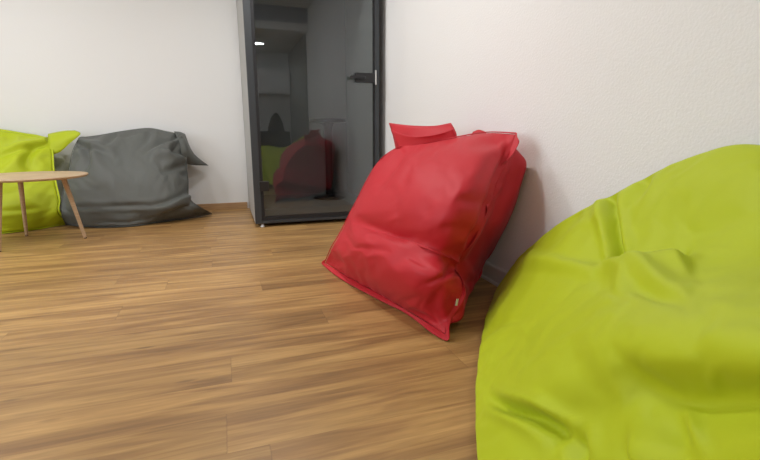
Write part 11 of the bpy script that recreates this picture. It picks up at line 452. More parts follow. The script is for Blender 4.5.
-2,-5,15,-11,9,-8,2,-6,-4,3,-2,-12,-12,11,12,3,-6,-12,-6,-7,28,-8,-21,-55,-10,50,17,-3,2,10,6,3,-1,2,1,10,-33,-8,-1,37,-24,23,-26,19,-36,18,-9,3,-16,24,-7,54,-4,-6,-17,18,3,4,0,6,-3,-4,-3,7,-5,6,-1,-7,12,-11,11,-11,1,-2,0,-19,4,5,8,6,-10,-13,-18,-13,39,-8,19,-105,-54,148,22,-38,-2,4,-1,-1,1,1,0,-1,2,67,-79,0,26,4,-29,24,-28,17,-33,19,-5,-12,22,-8,50,5,-28,22,4,1,3,-5,-5,11,-8,-3,7,-4,3,4,0,-9,12,-14,13,-10,1,-18,5,6,8,3,-9,-17,-17,-16,9,13,41,-25,-133,11,184,-2,-72,-1,4,-2,-2,-2,5,-2,2,-12,51,-52,29,-2,0,-14,-12,20,-28,15,-30,15,0,14,-8,56,-23,28,-7,0,0,-1,-12,15,-2,-9,10,-7,8,-6,3,4,3,-11,8,-13,14,-23,7,6,8,1,-11,-18,-18,-12,13,-13,13,43,-48,-50,-48,221,-22,-97,6,1,9,-1,-1,-1,-1,-2,-15,29,-13,23,-13,2,3,-29,18,-10,-16,11,-24,15,15,-8,43,9,10,-13,7,2,-2,-5,-10,16,-5,-5,9,-5,6,-6,2,3,5,-10,3,-20,14,8,3,1,-14,-18,-17,-12,6,3,4,7,19,3,-87,-34,220,-49,-88,13,15,-16,10,2,-6,4,0,-8,-12,28,1,13,-20,9,-17,-18,18,-11,-11,5,-16,29,-6,45,16,-4,-12,12,-1,4,-13,11,-13,11,-6,-1,9,-5,6,-3,-6,4,7,-20,9,10,5,-5,-13,-21,-14,-11,7,6,3,4,3,21,0,-87,-40,225,-65,-77,18,17,-16,2,0,3,5,-8,0,-8,-3,30,-7,15,-27,5,-14,-21,9,11,-13,-15,27,-6,53,9,-16,14,-3,-2,-1,-5,0,12,-9,-5,10,-6,5,1,2,1,-7,-9,12,7,5,-5,-16,-23,-22,13,2,4,2,1,4,-9,28,-6,-75,-43,221,-77,-65,19,8,9,-20,8,-7,6,7,-19,0,10,7,6,0,11,-28,-1,-25,7,-13,19,-23,25,-4,64,-5,-6,-1,-7,18,-15,4,4,-5,11,-8,-2,7,-2,-2,6,-11,2,7,8,3,-5,-16,-21,-20,12,6,1,3,-10,1,3,2,20,-7,-71,-31,203,-83,-53,19,5,3,7,-21,10,-9,6,6,-20,20,1,0,2,-6,12,-22,-24,
4,-20,15,-2,15,-4,65,-6,-14,9,4,-9,15,-14,3,5,-9,8,4,-6,5,3,-13,7,5,9,1,-5,-16,-19,-15,8,8,4,-9,0,-9,4,1,3,20,-12,-87,32,151,-85,-40,21,3,5,-12,11,-18,11,2,-16,8,10,4,-2,-2,-5,-8,11,-27,-18,1,-11,14,13,-3,65,-6,-11,13,-10,5,-7,15,-8,-6,10,-10,5,5,6,-12,6,8,4,5,-10,-18,-8,-24,21,0,3,-10,-2,-1,4,-11,4,5,21,-23,-90,72,113,-88,-25,20,3,-3,4,-16,7,8,-12,0,4,-6,19,2,-10,-2,-10,-20,9,-6,-24,-7,9,18,-3,62,-13,14,-11,12,-6,-1,-13,20,-3,-11,10,-4,-2,8,2,6,7,-1,-6,-23,-21,16,7,8,-17,-10,4,-2,2,-8,5,-7,12,19,-37,-88,108,75,-88,-9,20,-11,10,-1,-13,7,-5,8,-8,-4,8,-3,21,-9,-11,-8,-22,0,7,-29,-2,0,20,-2,48,7,3,0,4,1,-7,9,-20,17,3,-12,7,2,-4,14,5,0,-8,-16,-20,8,14,8,-16,-1,0,-17,3,0,2,-8,5,12,13,-50,-81,142,37,-92,12,13,-6,-6,8,2,-14,8,-7,6,-8,9,-6,14,4,-16,-9,-17,-18,18,-28,-5,2,18,0,58,-10,14,-3,-6,3,3,7,-2,-16,13,7,-12,6,4,11,1,-8,-15,-14,6,3,14,-11,9,-12,-4,-3,-16,3,4,-1,2,14,5,-65,-59,163,-1,-85,21,9,-3,-5,-6,14,-8,-7,7,-7,3,4,-5,8,8,-14,-11,-15,-27,20,-23,-6,-2,18,2,50,8,3,2,-5,-1,-1,-6,17,-2,-13,9,10,-4,3,-2,10,-16,-21,10,6,-2,2,1,0,3,-10,-5,-4,-15,13,-5,-3,24,-8,-77,-27,174,-45,-68,27,3,4,-7,-7,-2,15,-11,-5,7,-4,2,2,-4,13,-13,-9,-17,-32,20,-20,-13,12,9,4,52,12,-4,-1,-1,-3,-1,4,-7,14,5,-15,9,9,-3,9,-9,-15,-10,15,6,-12,-2,7,-6,4,2,-9,-5,-2,-9,-11,30,8,-24,-93,35,152,-75,-44,4,27,0,-5,-11,-9,16,-6,4,-8,-7,12,8,-4,-13,11,-16,-23,-8,-36,36,-35,23,-9,8,53,12,-10,3,1,0,-2,-6,4,1,10,7,-14,11,6,-4,-3,-22,9,12,0,-18,5,4,-8,3,4,-9,5,-9,-11,-2,23,12,-41,-100,90,118,-91,
-36,8,24,13,-6,-13,-13,0,12,2,-16,8,2,8,-9,9,-21,5,-24,-16,-39,34,-18,-9,26,11,55,9,-9,1,1,0,1,2,-4,1,-5,17,8,-9,0,-6,14,-29,15,12,-14,2,-13,7,-2,-5,7,-4,-3,6,-19,2,21,11,-55,-103,139,81,-98,-29,11,14,25,2,-17,-26,15,-3,4,-1,-13,14,5,2,-22,19,-21,-19,-25,-1,-42,44,-20,25,15,57,5,0,-11,5,-1,1,1,0,4,-13,18,11,-21,19,-8,6,-24,18,9,-14,1,-14,3,2,-2,-5,6,-4,4,0,-16,25,10,-71,-93,173,44,-97,-17,4,6,30,17,-21,-26,-5,20,-7,-1,-5,-6,21,-1,-9,-23,17,-23,-31,-1,-28,-14,55,-17,17,64,-4,-2,-2,0,-1,0,1,0,0,-11,25,-1,-19,20,7,-22,15,5,-15,15,-12,-14,1,1,0,0,-4,6,7,-12,-7,25,3,-79,-76,189,10,-84,-9,-10,7,28,30,-22,-30,-7,11,0,-1,8,-7,-2,16,-11,-13,-24,15,-29,-20,-22,-17,47,2,19,64,-6,-1,-2,-1,-2,6,-2,0,1,-11,24,-19,16,-9,17,-14,19,-14,1,-4,11,-24,3,-7,3,3,-4,3,15,-28,14,14,2,-85,-63,206,-31,-64,-4,-10,-11,31,42,-18,-48,20,-4,-3,-2,-6,20,-5,-3,6,-20,-10,-24,8,-35,-18,-21,53,-9,21,52,5,4,-8,3,-6,9,-1,-1,-12,15,9,-10,-8,19,-15,13,8,2,-12,-8,16,-16,-9,4,-11,7,3,-5,23,-32,17,12,-1,-91,-41,200,-50,-49,-2,-14,-20,36,48,-30,-22,-13,17,-10,-1,4,-7,25,-11,-5,-18,-3,-14,-20,-22,-17,-22,51,-10,20,54,3,-8,9,-10,6,0,3,4,-12,17,-1,-6,-2,-1,13,-14,17,8,-8,-18,18,-7,-13,-1,-1,-10,8,4,17,-31,19,13,-9,-98,3,164,-60,-40,16,-23,-28,40,49,-40,-3,-17,0,11,-14,10,-13,25,-3,-16,-2,-19,-10,-30,1,-27,-25,40,7,20,58,-11,4,1,3,2,-7,8,-9,7,10,-13,14,-14,16,-3,-11,17,-5,12,-16,-7,17,-14,-5,-2,-6,-5,17,-1,-20,17,3,-4,-55,20,64,-39,-1,9,-19,-18,23,27,-30,5,2,-15,-6,15,-16,12,-6,26,-24,-10,-23,7,-33,-12,-16,-28,28,19,18,54,-1,-1,0,1,-1,1,0,1,1,1,1,2,3,2,1,2,0,1,
-1,-1,-1,-3,-2,-2,-4,-1,-2,-1,-1,-2,-1,-1,-1,-1,0,0,-1,0,0,-1,0,-1,-1,-2,-2,-1,-2,-3,-3,-1,-1,9,5,-9,-12,-12,-17,-21,-16,-11,-5,1,7,18,1,-5,3,0,-1,1,0,0,1,-1,1,0,0,0,0,1,-1,0,0,0,0,0,0,0,1,-1,1,1,-5,3,0,0,0,0,1,0,-2,1,1,1,-4,2,1,2,-4,-1,4,-4,4,-3,0,5,-9,2,7,2,4,5,6,6,1,-1,7,-2,4,-3,-1,0,0,0,0,0,-2,4,0,0,0,0,0,0,0,0,0,0,0,0,0,0,0,2,-5,4,-1,0,0,0,0,0,0,1,1,-2,-2,2,1,2,-6,3,2,-3,3,-3,1,-1,1,3,-9,8,8,11,7,12,5,9,-19,8,-2,-2,-1,-2,4,1,1,0,1,0,0,0,0,0,0,0,0,0,0,0,0,0,0,0,0,0,0,0,0,0,0,0,0,1,-1,2,-3,0,0,1,2,-1,-4,3,1,0,0,0,-2,-1,1,5,-8,7,-2,10,17,13,11,7,14,23,0,-8,3,0,3,3,2,-2,-1,0,0,0,-1,1,0,0,0,0,0,0,-1,1,0,-1,1,0,0,-1,1,-1,1,-1,1,0,-1,1,-2,1,1,0,2,-1,-4,3,1,0,0,-1,-3,2,2,2,-7,7,-1,0,9,22,18,14,14,16,-27,-6,-5,1,2,3,1,-5,-2,4,0,0,1,0,0,0,0,0,1,-1,2,-4,2,-1,1,0,0,0,0,0,0,0,0,0,0,0,0,0,0,1,1,-3,-1,2,1,0,1,-4,-1,4,0,2,-8,8,-1,-1,-1,11,24,19,20,11,5,-6,0,-5,6,-4,1,-4,4,1,0,1,0,0,0,0,0,0,0,0,0,-1,3,-1,-2,1,-1,1,0,0,0,0,0,0,0,0,0,1,-1,1,1,-4,0,3,0,0,0,-3,-1,5,-1,0,0,-6,9,-4,-3,7,7,23,23,18,12,6,-10,5,-5,0,-2,4,2,2,-3,0,2,0,0,1,0,0,-1,0,-1,0,0,1,0,2,-2,1,-1,1,-1,1,-1,0,1,-1,0,-1,1,0,-1,-1,0,4,-1,-1,1,-5,3,1,1,-1,2,0,-6,6,-5,8,-8,16,21,26,14,12,7,-8,-4,-6,1,3,2,0,-4,3,2,-2,5,-5,0,5,
-3,0,0,-1,-2,-2,2,0,1,1,1,-1,1,0,-1,1,-1,1,-1,-2,1,1,0,-1,1,0,0,0,0,1,0,2,-6,5,-2,-3,5,-5,2,0,8,-13,21,20,24,15,12,6,-5,0,-3,-4,7,-1,-3,3,2,-3,8,-7,0,1,-1,-1,2,1,3,-2,-1,-3,0,-1,1,1,1,0,0,0,0,1,-1,0,3,-2,0,0,-1,0,0,0,0,-1,2,0,-5,3,4,-3,-3,1,3,-4,11,-15,5,18,21,21,16,12,5,-2,3,-8,6,0,-2,4,0,-3,8,-10,2,2,0,1,1,1,-1,0,0,4,-3,-2,0,-2,1,-1,2,-1,1,0,0,-1,1,0,1,0,1,0,-1,-1,1,-1,1,-1,-2,2,-4,4,3,-4,-4,2,12,-15,9,-9,22,23,19,15,12,4,4,-2,-5,3,-2,5,-3,-2,9,-11,3,2,1,1,-2,4,-2,0,-2,2,-1,1,3,-2,-1,-1,1,-1,0,0,0,0,0,-1,1,-2,1,1,0,1,0,0,1,-2,1,-1,-2,1,3,-5,2,2,-6,13,-18,4,13,8,25,18,15,9,9,3,4,-6,0,8,-6,-1,10,-12,5,1,2,-1,0,-2,3,1,-1,3,-3,0,-2,-2,5,-1,0,0,-1,2,0,-1,0,-1,-1,2,-2,0,3,-3,0,1,0,0,1,-1,0,1,0,0,1,-4,-3,8,-12,10,-10,22,0,27,18,14,10,9,3,-2,-5,5,-6,2,8,-10,3,1,4,-3,0,0,2,1,-2,1,0,1,0,1,-6,2,2,0,0,1,1,-4,2,0,0,1,-2,1,-3,5,-3,0,1,-2,2,-1,0,1,0,-1,2,-2,-4,1,5,-11,-1,7,12,13,18,18,14,10,9,1,0,-1,-7,4,7,-8,2,0,4,-3,1,1,0,2,-1,4,-4,-3,3,1,-1,1,-1,-1,1,1,-2,0,1,-1,1,0,0,0,0,0,1,-1,0,-2,3,-1,-1,1,0,-1,0,-2,3,-1,-2,0,-9,3,6,10,15,17,17,15,10,8,2,4,-10,5,7,-6,1,0,1,2,2,-6,4,6,-2,-2,-8,7,1,0,-1,1,0,-1,0,-1,2,1,-2,0,-1,0,1,0,-1,1,-1,1,0,-1,1,0,1,0,-2,2,-3,1,0,-2,3,-1,-4,-7,5,3,11,15,17,17,15,9,9,1,-3,-4,-3,8,-5,0,2,2,2,-7,
5,2,2,0,-9,14,-9,-3,5,0,-1,1,0,-1,1,-2,2,1,-2,1,-1,0,0,-1,1,0,0,-1,1,-2,2,-1,0,1,0,2,-3,0,0,-2,2,-2,-9,5,3,11,14,18,17,14,10,8,0,3,-9,5,3,-1,-3,5,3,-7,1,8,-3,-1,-6,9,-1,0,0,-4,3,0,0,0,1,-2,1,-2,1,0,1,-1,0,0,0,0,0,0,0,0,2,-3,1,-1,-1,1,1,0,-1,1,0,-3,1,-9,5,1,12,14,17,18,14,9,7,1,-3,-2,-2,1,-3,5,4,-10,5,6,-3,0,-5,9,1,-4,-1,1,2,-4,2,1,-1,0,0,0,0,-1,0,0,0,0,0,0,0,1,-1,0,0,-1,2,-1,-1,1,0,-1,1,-1,1,-2,2,-2,-5,-3,5,12,14,16,18,14,11,2,4,4,-9,6,-1,3,4,-11,6,1,2,-1,1,2,4,-4,-1,1,-1,0,-1,3,-2,1,-1,0,1,-1,0,-1,0,1,-2,1,0,0,0,0,1,0,-1,-1,0,1,1,-2,1,0,-1,1,-1,-1,-2,-3,6,-8,16,13,17,17,14,10,3,4,-3,-4,-1,3,4,-10,10,-4,4,-3,-1,4,0,5,-3,-2,1,-1,1,0,-1,3,-3,0,0,0,0,0,0,0,0,-1,0,0,0,-1,1,1,-1,1,-1,0,0,-1,1,-1,1,1,-3,1,-3,1,-5,4,4,7,12,17,17,14,9,4,3,1,-5,2,4,-9,10,-2,-1,0,1,0,4,-4,9,-7,1,-1,2,-1,0,0,0,2,-4,2,-1,0,0,-1,1,0,0,0,-1,0,0,0,0,0,0,1,-1,0,1,-2,1,0,-2,3,-5,3,-6,6,-5,4,10,12,15,17,13,9,5,2,0,-4,4,-9,11,-2,-2,2,0,0,4,-4,2,4,-1,-2,0,1,0,-1,1,-1,1,0,-2,0,0,0,0,0,-1,1,-1,1,0,-1,1,-1,0,0,0,1,-1,1,-1,0,0,-1,-1,1,-3,2,-4,3,1,9,13,15,15,14,8,5,2,4,-5,-5,12,-2,-1,2,-3,4,-2,2,0,2,1,-2,1,0,0,0,0,0,1,-2,0,0,0,0,-2,2,-2,1,0,0,-1,1,-1,1,0,0,-1,0,0,0,1,-1,1,-2,1,0,-1,-2,-1,-1,1,2,9,12,15,16,11,10,4,1,-5,-6,4,5,-4,2,
-3,4,-2,2,-1,2,1,0,0,0,0,0,1,-1,1,-1,1,-2,0,0,0,-1,0,1,-1,0,-1,1,0,-1,1,0,0,0,-1,0,1,-1,0,0,1,-2,1,-1,-1,-2,-1,0,4,8,12,14,15,12,8,5,1,0,-1,-4,9,-4,-3,5,-2,2,-1,2,-1,4,-3,1,0,0,1,0,0,0,-1,1,0,-3,1,0,0,-1,1,-1,0,0,0,0,0,0,0,0,0,0,-1,0,1,-1,0,0,0,0,-1,0,-3,-2,2,3,7,13,12,16,10,10,2,3,5,-8,7,5,-7,6,-4,3,-1,2,-1,1,2,-1,0,0,1,0,0,0,1,-1,-1,1,-1,-1,0,0,-1,1,0,-1,1,-1,0,0,0,0,0,0,0,0,-1,1,0,-1,0,0,0,-1,-2,0,-2,1,3,7,11,14,14,10,9,3,1,-2,-7,11,-6,5,-3,2,-2,4,-3,4,-3,4,-2,0,0,1,1,-1,0,1,-2,2,-2,1,-1,-1,0,0,0,0,-1,1,0,-1,1,-1,0,0,0,0,0,0,0,-1,1,-1,0,0,-2,0,-1,-2,1,3,6,12,13,12,11,7,6,-3,-1,-6,8,3,-7,6,-4,2,0,1,1,0,2,-2,1,0,0,0,1,-1,1,-1,1,-2,1,-1,0,0,-1,0,0,0,0,0,-1,1,0,-1,1,-1,0,0,0,-1,1,0,-1,0,0,-1,-1,-1,-2,0,4,6,11,12,14,8,8,3,1,-4,4,-2,-3,4,-3,4,-1,-3,5,-3,4,-1,0,0,0,0,1,0,0,0,-1,0,1,-2,1,-1,0,0,-1,1,-1,0,0,0,0,-1,1,0,-1,0,0,0,0,0,0,-1,0,0,-1,0,-2,-2,0,4,6,10,11,14,7,9,1,3,6,-6,9,1,-4,5,-4,2,3,-5,3,4,-5,3,-1,0,1,0,0,0,0,-1,2,-2,0,0,-1,1,-2,1,0,0,-1,0,0,0,0,0,-1,1,-1,1,-1,0,0,0,-1,1,-1,-1,-1,-1,0,-3,5,6,9,11,13,7,8,2,-1,-5,4,-5,2,4,-3,1,1,0,3,-4,2,1,0,-1,1,0,0,1,-1,-1,2,-1,0,-1,0,0,-1,0,0,0,0,-1,1,-1,0,0,0,0,0,-1,1,-1,0,0,0,0,0,-1,-1,0,-2,-1,0,2,6,10,10,12,7,7,2,1,4,-3,
11,-8,0,7,-3,1,-2,0,5,-6,7,-4,0,1,1,0,-1,1,-1,1,-1,0,-1,1,-2,1,-1,0,0,0,-1,1,-1,0,0,0,0,0,0,0,-1,1,-1,0,0,0,0,-1,-2,0,-2,0,3,5,9,10,11,7,7,1,1,-4,0,9,-8,0,3,1,0,0,0,0,2,0,0,-2,2,0,0,0,1,-1,-1,1,-2,1,-1,0,-1,0,0,0,0,0,-1,0,1,-1,0,0,0,0,0,0,0,-1,1,-1,0,0,-1,-1,-1,-1,-1,4,3,10,10,9,7,6,2,0,0,5,-6,11,-10,5,-2,3,0,0,-1,4,-4,3,-2,1,0,1,-1,1,-1,1,-2,0,-1,1,-1,-1,0,0,0,-1,0,1,-1,0,0,0,1,-1,0,1,-1,0,0,0,-1,1,-1,-1,0,-2,-1,1,1,6,7,9,10,7,4,2,2,2,-2,6,2,2,-6,4,3,-3,0,-3,5,-1,1,-2,2,0,0,0,0,-1,0,0,0,-1,-1,0,-1,0,-1,1,-1,0,0,0,1,-2,2,-1,1,-1,1,-1,1,-1,0,1,-2,1,-2,0,-1,-1,0,2,5,6,11,6,9,2,4,1,-6,3,7,-7,0,6,-2,-4,4,0,-1,4,-4,2,0,0,0,1,-1,0,0,0,-1,0,-1,0,-2,0,0,-1,0,0,0,-1,1,1,-1,0,1,0,0,-1,1,0,0,-1,1,-1,0,-1,-1,0,-2,1,2,4,6,10,6,8,2,4,-1,5,4,-3,10,-9,2,1,1,3,0,-1,1,-2,0,2,0,0,0,0,-1,1,-1,0,-1,-1,-1,0,-2,1,-1,0,0,-1,1,-1,1,0,1,0,0,0,0,1,-1,0,0,0,0,-1,-1,0,-1,-1,1,1,5,5,8,8,5,3,4,-1,-2,3,6,-6,7,-8,3,2,7,-7,1,0,-1,1,1,0,1,-1,1,-1,0,-1,0,-1,0,-2,0,-2,1,-1,0,-1,0,1,-1,1,0,1,0,0,1,-1,1,0,0,-1,0,0,0,-1,-1,0,-1,0,2,4,5,6,9,3,5,2,1,-4,6,3,1,-8,7,-6,5,3,3,-8,1,1,0,1,2,-2,1,1,-2,0,0,0,-2,0,-2,0,-1,-1,0,0,-1,1,-1,1,-1,2,0,0,0,1,0,0,1,-1,0,-1,1,-1,-1,-1,1,-2,1,2,3,5,6,6,5,4,
1,1,5,3,5,1,-1,-7,7,2,0,0,3,-7,2,1,0,1,1,-1,1,0,-2,1,-2,0,-1,-1,-1,-1,-1,0,0,0,-1,1,-1,1,1,0,1,-1,2,-1,1,-1,1,-1,0,0,-1,0,-1,-1,1,-1,2,3,5,5,5,5,3,2,0,1,7,-1,2,2,-10,10,1,-3,4,-4,4,-6,4,0,1,0,0,0,0,0,-2,0,0,-2,-1,-1,0,-2,1,-1,-1,1,0,0,0,1,0,1,0,1,0,0,0,0,0,-1,1,-2,0,0,-1,-1,1,1,3,4,5,5,4,2,2,0,0,9,-1,1,-1,-7,11,-4,2,0,1,-4,4,0,-1,1,1,0,-1,0,1,-2,0,-2,0,-1,-2,0,-1,0,-1,0,0,0,0,1,0,1,0,1,0,1,-1,1,-1,0,0,0,-1,-1,0,0,-1,0,1,3,3,5,4,3,3,1,0,-6,11,-4,4,-4,5,-6,6,-4,3,-1,0,2,-2,1,1,0,0,0,0,0,-1,-1,-1,-1,0,-2,-1,0,-1,-1,1,-1,0,1,0,1,0,1,0,1,0,0,0,0,-1,1,-1,-1,0,-1,0,-1,1,0,3,2,5,2,4,2,1,0,-1,8,5,-6,4,-3,7,-7,1,3,-2,2,-2,3,-2,1,0,1,0,-1,0,0,-1,-2,0,-1,-1,-2,0,0,-1,0,0,0,0,0,2,-1,2,-1,2,-1,0,1,-1,0,0,0,-2,1,-2,0,0,0,0,2,3,3,3,2,2,1,0,0,9,2,3,-7,3,1,2,-5,4,0,-2,2,0,1,-1,1,1,-1,0,0,-1,-1,-1,0,-2,-1,0,-2,0,0,-1,1,-1,1,0,1,0,1,0,1,-1,1,0,0,0,-1,0,-1,-1,0,-1,0,1,-1,2,2,2,3,2,1,1,0,5,7,3,1,3,-7,7,-5,2,1,-1,0,2,0,0,0,1,-1,1,0,-1,-1,1,-3,0,-1,-1,-1,-1,0,-1,0,0,0,0,1,0,0,2,0,0,0,0,1,-1,0,0,-1,-1,0,-1,-1,1,-1,1,1,1,2,1,2,2,-1,1,-1,14,-7,6,-4,5,-5,6,-7,3,2,-2,2,0,1,0,0,0,0,1,-2,0,0,-2,0,-2,-1,0,-1,-1,-1,1,-1,1,0,0,0,2,-1,2,-1,1,0,0,-1,1,-1,-1,-1,0,0,-1,-1,1,0,0,1,
2,1,0,2,-1,1,2,13,-1,-3,5,-5,2,1,3,-7,5,-1,1,1,0,0,1,0,-1,1,-1,0,-1,-2,0,0,-2,-2,1,-1,-1,0,0,0,0,1,0,1,0,0,1,1,-1,0,0,-1,0,0,-1,-1,0,-1,0,0,0,0,0,1,1,0,1,0,0,3,13,-3,1,2,1,-5,5,-4,4,-4,3,1,0,0,1,0,0,0,0,0,-1,-1,0,-2,0,-2,0,-1,-1,0,-1,1,0,-1,1,1,0,1,0,0,0,1,-1,0,0,-1,0,-1,-1,0,0,-1,0,0,0,0,0,0,-1,1,0,0,8,7,5,0,1,-2,3,-3,3,-4,4,-2,2,-1,2,1,-1,0,1,-1,0,0,-1,-1,-2,0,-1,0,-2,0,-1,1,-1,0,0,1,0,0,1,0,1,0,-1,1,-1,0,0,-2,1,-2,0,0,-1,1,-1,0,-1,-1,0,0,-1,0,0,5,8,4,-1,2,-1,-1,2,1,-3,3,0,-2,3,0,0,1,0,0,-1,1,-1,-1,-1,-1,0,-1,-2,0,0,-1,0,0,-1,1,0,0,1,0,1,0,0,-1,1,-1,0,0,-1,-1,0,-1,0,0,0,-1,-1,0,-2,-1,0,-2,1,-1,5,11,0,-1,3,-2,1,1,1,-3,3,-1,2,-1,1,1,0,0,0,0,0,0,-2,0,-2,1,-2,-1,-1,0,0,0,-1,0,1,-1,1,0,1,-1,1,0,0,0,0,-1,-1,0,0,-1,-1,0,0,0,0,-2,-2,0,-3,-1,-1,0,0,5,9,4,-2,2,-1,-1,3,-2,1,0,1,1,-1,2,0,0,1,-1,0,1,-2,0,-1,-1,0,-1,-2,1,-2,1,-1,0,0,-1,2,-1,0,1,0,0,0,0,0,0,-1,0,-1,-1,0,-1,1,-1,1,-2,-1,-2,-2,-2,-2,-2,0,1,2,14,-3,2,-1,0,0,1,1,-1,0,1,1,-1,2,0,1,0,-1,1,-1,0,0,-2,-1,0,0,-2,0,-1,1,-2,1,-1,1,-1,1,0,0,0,0,0,0,0,0,-1,0,-1,-1,0,0,-1,1,0,-1,-3,-1,-4,-1,-4,-1,0,-5,5,14,0,-1,-1,1,-1,0,2,0,-1,1,0,2,-1,2,0,-1,1,0,-1,0,0,-2,0,0,-2,1,-2,0,0,0,-1,1,-1,0,0,0,0,1,-1,0,0,0,-1,1,-2,0,0,-2,1,0,0,
1,-2,-2,-3,-4,-2,-4,-4,1,0,])
DATA['red_flap_front'] = [[(0.8865,2.236,0.6653),(0.8934,2.216,0.6665),(0.8998,2.195,0.6675),(0.9064,2.175,0.6686),(0.9138,2.155,0.6702),(0.9228,2.135,0.6725),(0.9342,2.116,0.676),(0.9478,2.098,0.6804),(0.9628,2.079,0.6855),(0.9783,2.062,0.6911),(0.9934,2.044,0.6967),(1.007,2.027,0.7021),(1.02,2.01,0.7075),(1.033,1.994,0.7131),(1.046,1.977,0.7188),(1.058,1.961,0.7245),(1.071,1.945,0.7301)],
[(0.8846,2.246,0.6766),(0.8916,2.225,0.6777),(0.8979,2.203,0.6785),(0.9045,2.18,0.6794),(0.9119,2.159,0.6808),(0.921,2.138,0.6829),(0.9323,2.118,0.6862),(0.9459,2.099,0.6905),(0.9609,2.08,0.6955),(0.9764,2.062,0.7008),(0.9915,2.044,0.706),(1.005,2.026,0.7109),(1.018,2.01,0.7157),(1.031,1.994,0.7205),(1.044,1.978,0.7252),(1.056,1.963,0.73),(1.069,1.947,0.7347)],
[(0.8827,2.256,0.6877),(0.8897,2.233,0.6887),(0.8961,2.21,0.6895),(0.9026,2.186,0.6903),(0.91,2.163,0.6916),(0.9191,2.141,0.6936),(0.9305,2.12,0.6967),(0.9441,2.1,0.7009),(0.9591,2.08,0.7058),(0.9746,2.062,0.7109),(0.9896,2.043,0.7158),(1.004,2.026,0.7202),(1.017,2.01,0.7242),(1.029,1.994,0.728),(1.042,1.979,0.7318),(1.054,1.964,0.7355),(1.067,1.949,0.7392)],
[(0.8809,2.267,0.6992),(0.8878,2.242,0.7),(0.8942,2.217,0.7005),(0.9007,2.192,0.701),(0.9082,2.167,0.702),(0.9172,2.144,0.7038),(0.9286,2.122,0.7067),(0.9422,2.101,0.7107),(0.9572,2.081,0.7154),(0.9727,2.061,0.7203),(0.9878,2.043,0.7248),(1.002,2.025,0.7287),(1.015,2.009,0.7321),(1.027,1.994,0.7351),(1.04,1.98,0.738),(1.052,1.965,0.7409),(1.065,1.95,0.7439)],
[(0.879,2.277,0.7116),(0.8859,2.251,0.7117),(0.8923,2.224,0.7115),(0.8989,2.197,0.7114),(0.9063,2.171,0.7118),(0.9153,2.147,0.7129),(0.9267,2.124,0.7153),(0.9403,2.102,0.7189),(0.9553,2.081,0.7231),(0.9708,2.061,0.7276),(0.9859,2.042,0.7319),(0.9998,2.025,0.7354),(1.013,2.009,0.7384),(1.026,1.994,0.7411),(1.038,1.98,0.7437),(1.05,1.967,0.7463),(1.063,1.952,0.7489)],
[(0.8771,2.287,0.7253),(0.8841,2.26,0.7241),(0.8904,2.231,0.7227),(0.897,2.203,0.7213),(0.9044,2.175,0.7204),(0.9135,2.149,0.7206),(0.9248,2.125,0.722),(0.9384,2.103,0.7248),(0.9534,2.081,0.7284),(0.9689,2.061,0.7323),(0.984,2.042,0.7362),(0.9979,2.024,0.7395),(1.011,2.008,0.7426),(1.024,1.994,0.7456),(1.036,1.981,0.7485),(1.049,1.968,0.7515),(1.061,1.954,0.7545)],
[(0.8752,2.298,0.7399),(0.8822,2.268,0.7371),(0.8886,2.238,0.7339),(0.8951,2.208,0.7308),(0.9025,2.179,0.7284),(0.9116,2.152,0.7271),(0.923,2.127,0.7274),(0.9366,2.103,0.7291),(0.9516,2.081,0.7318),(0.9671,2.06,0.7351),(0.9821,2.041,0.7385),(0.996,2.023,0.7417),(1.009,2.008,0.7452),(1.022,1.994,0.7489),(1.034,1.982,0.7527),(1.047,1.969,0.7566),(1.059,1.956,0.7604)],
[(0.8734,2.309,0.7548),(0.8803,2.277,0.7502),(0.8867,2.246,0.7451),(0.8932,2.214,0.7402),(0.9007,2.183,0.736),(0.9097,2.155,0.7332),(0.9211,2.129,0.7322),(0.9347,2.104,0.7328),(0.9497,2.081,0.7345),(0.9652,2.06,0.737),(0.9803,2.04,0.74),(0.9941,2.022,0.7432),(1.007,2.007,0.7472),(1.02,1.994,0.7518),(1.032,1.982,0.7567),(1.045,1.971,0.7617),(1.058,1.958,0.7665)],
[(0.8715,2.319,0.7696),(0.8784,2.287,0.7632),(0.8848,2.253,0.7563),(0.8914,2.22,0.7496),(0.8988,2.188,0.7438),(0.9078,2.158,0.7395),(0.9192,2.13,0.7373),(0.9328,2.105,0.7368),(0.9478,2.081,0.7375),(0.9633,2.059,0.7394),(0.9784,2.039,0.7419),(0.9923,2.021,0.7451),(1.005,2.006,0.7495),(1.018,1.994,0.7548),(1.031,1.983,0.7608),(1.043,1.972,0.7668),(1.056,1.96,0.7725)]]
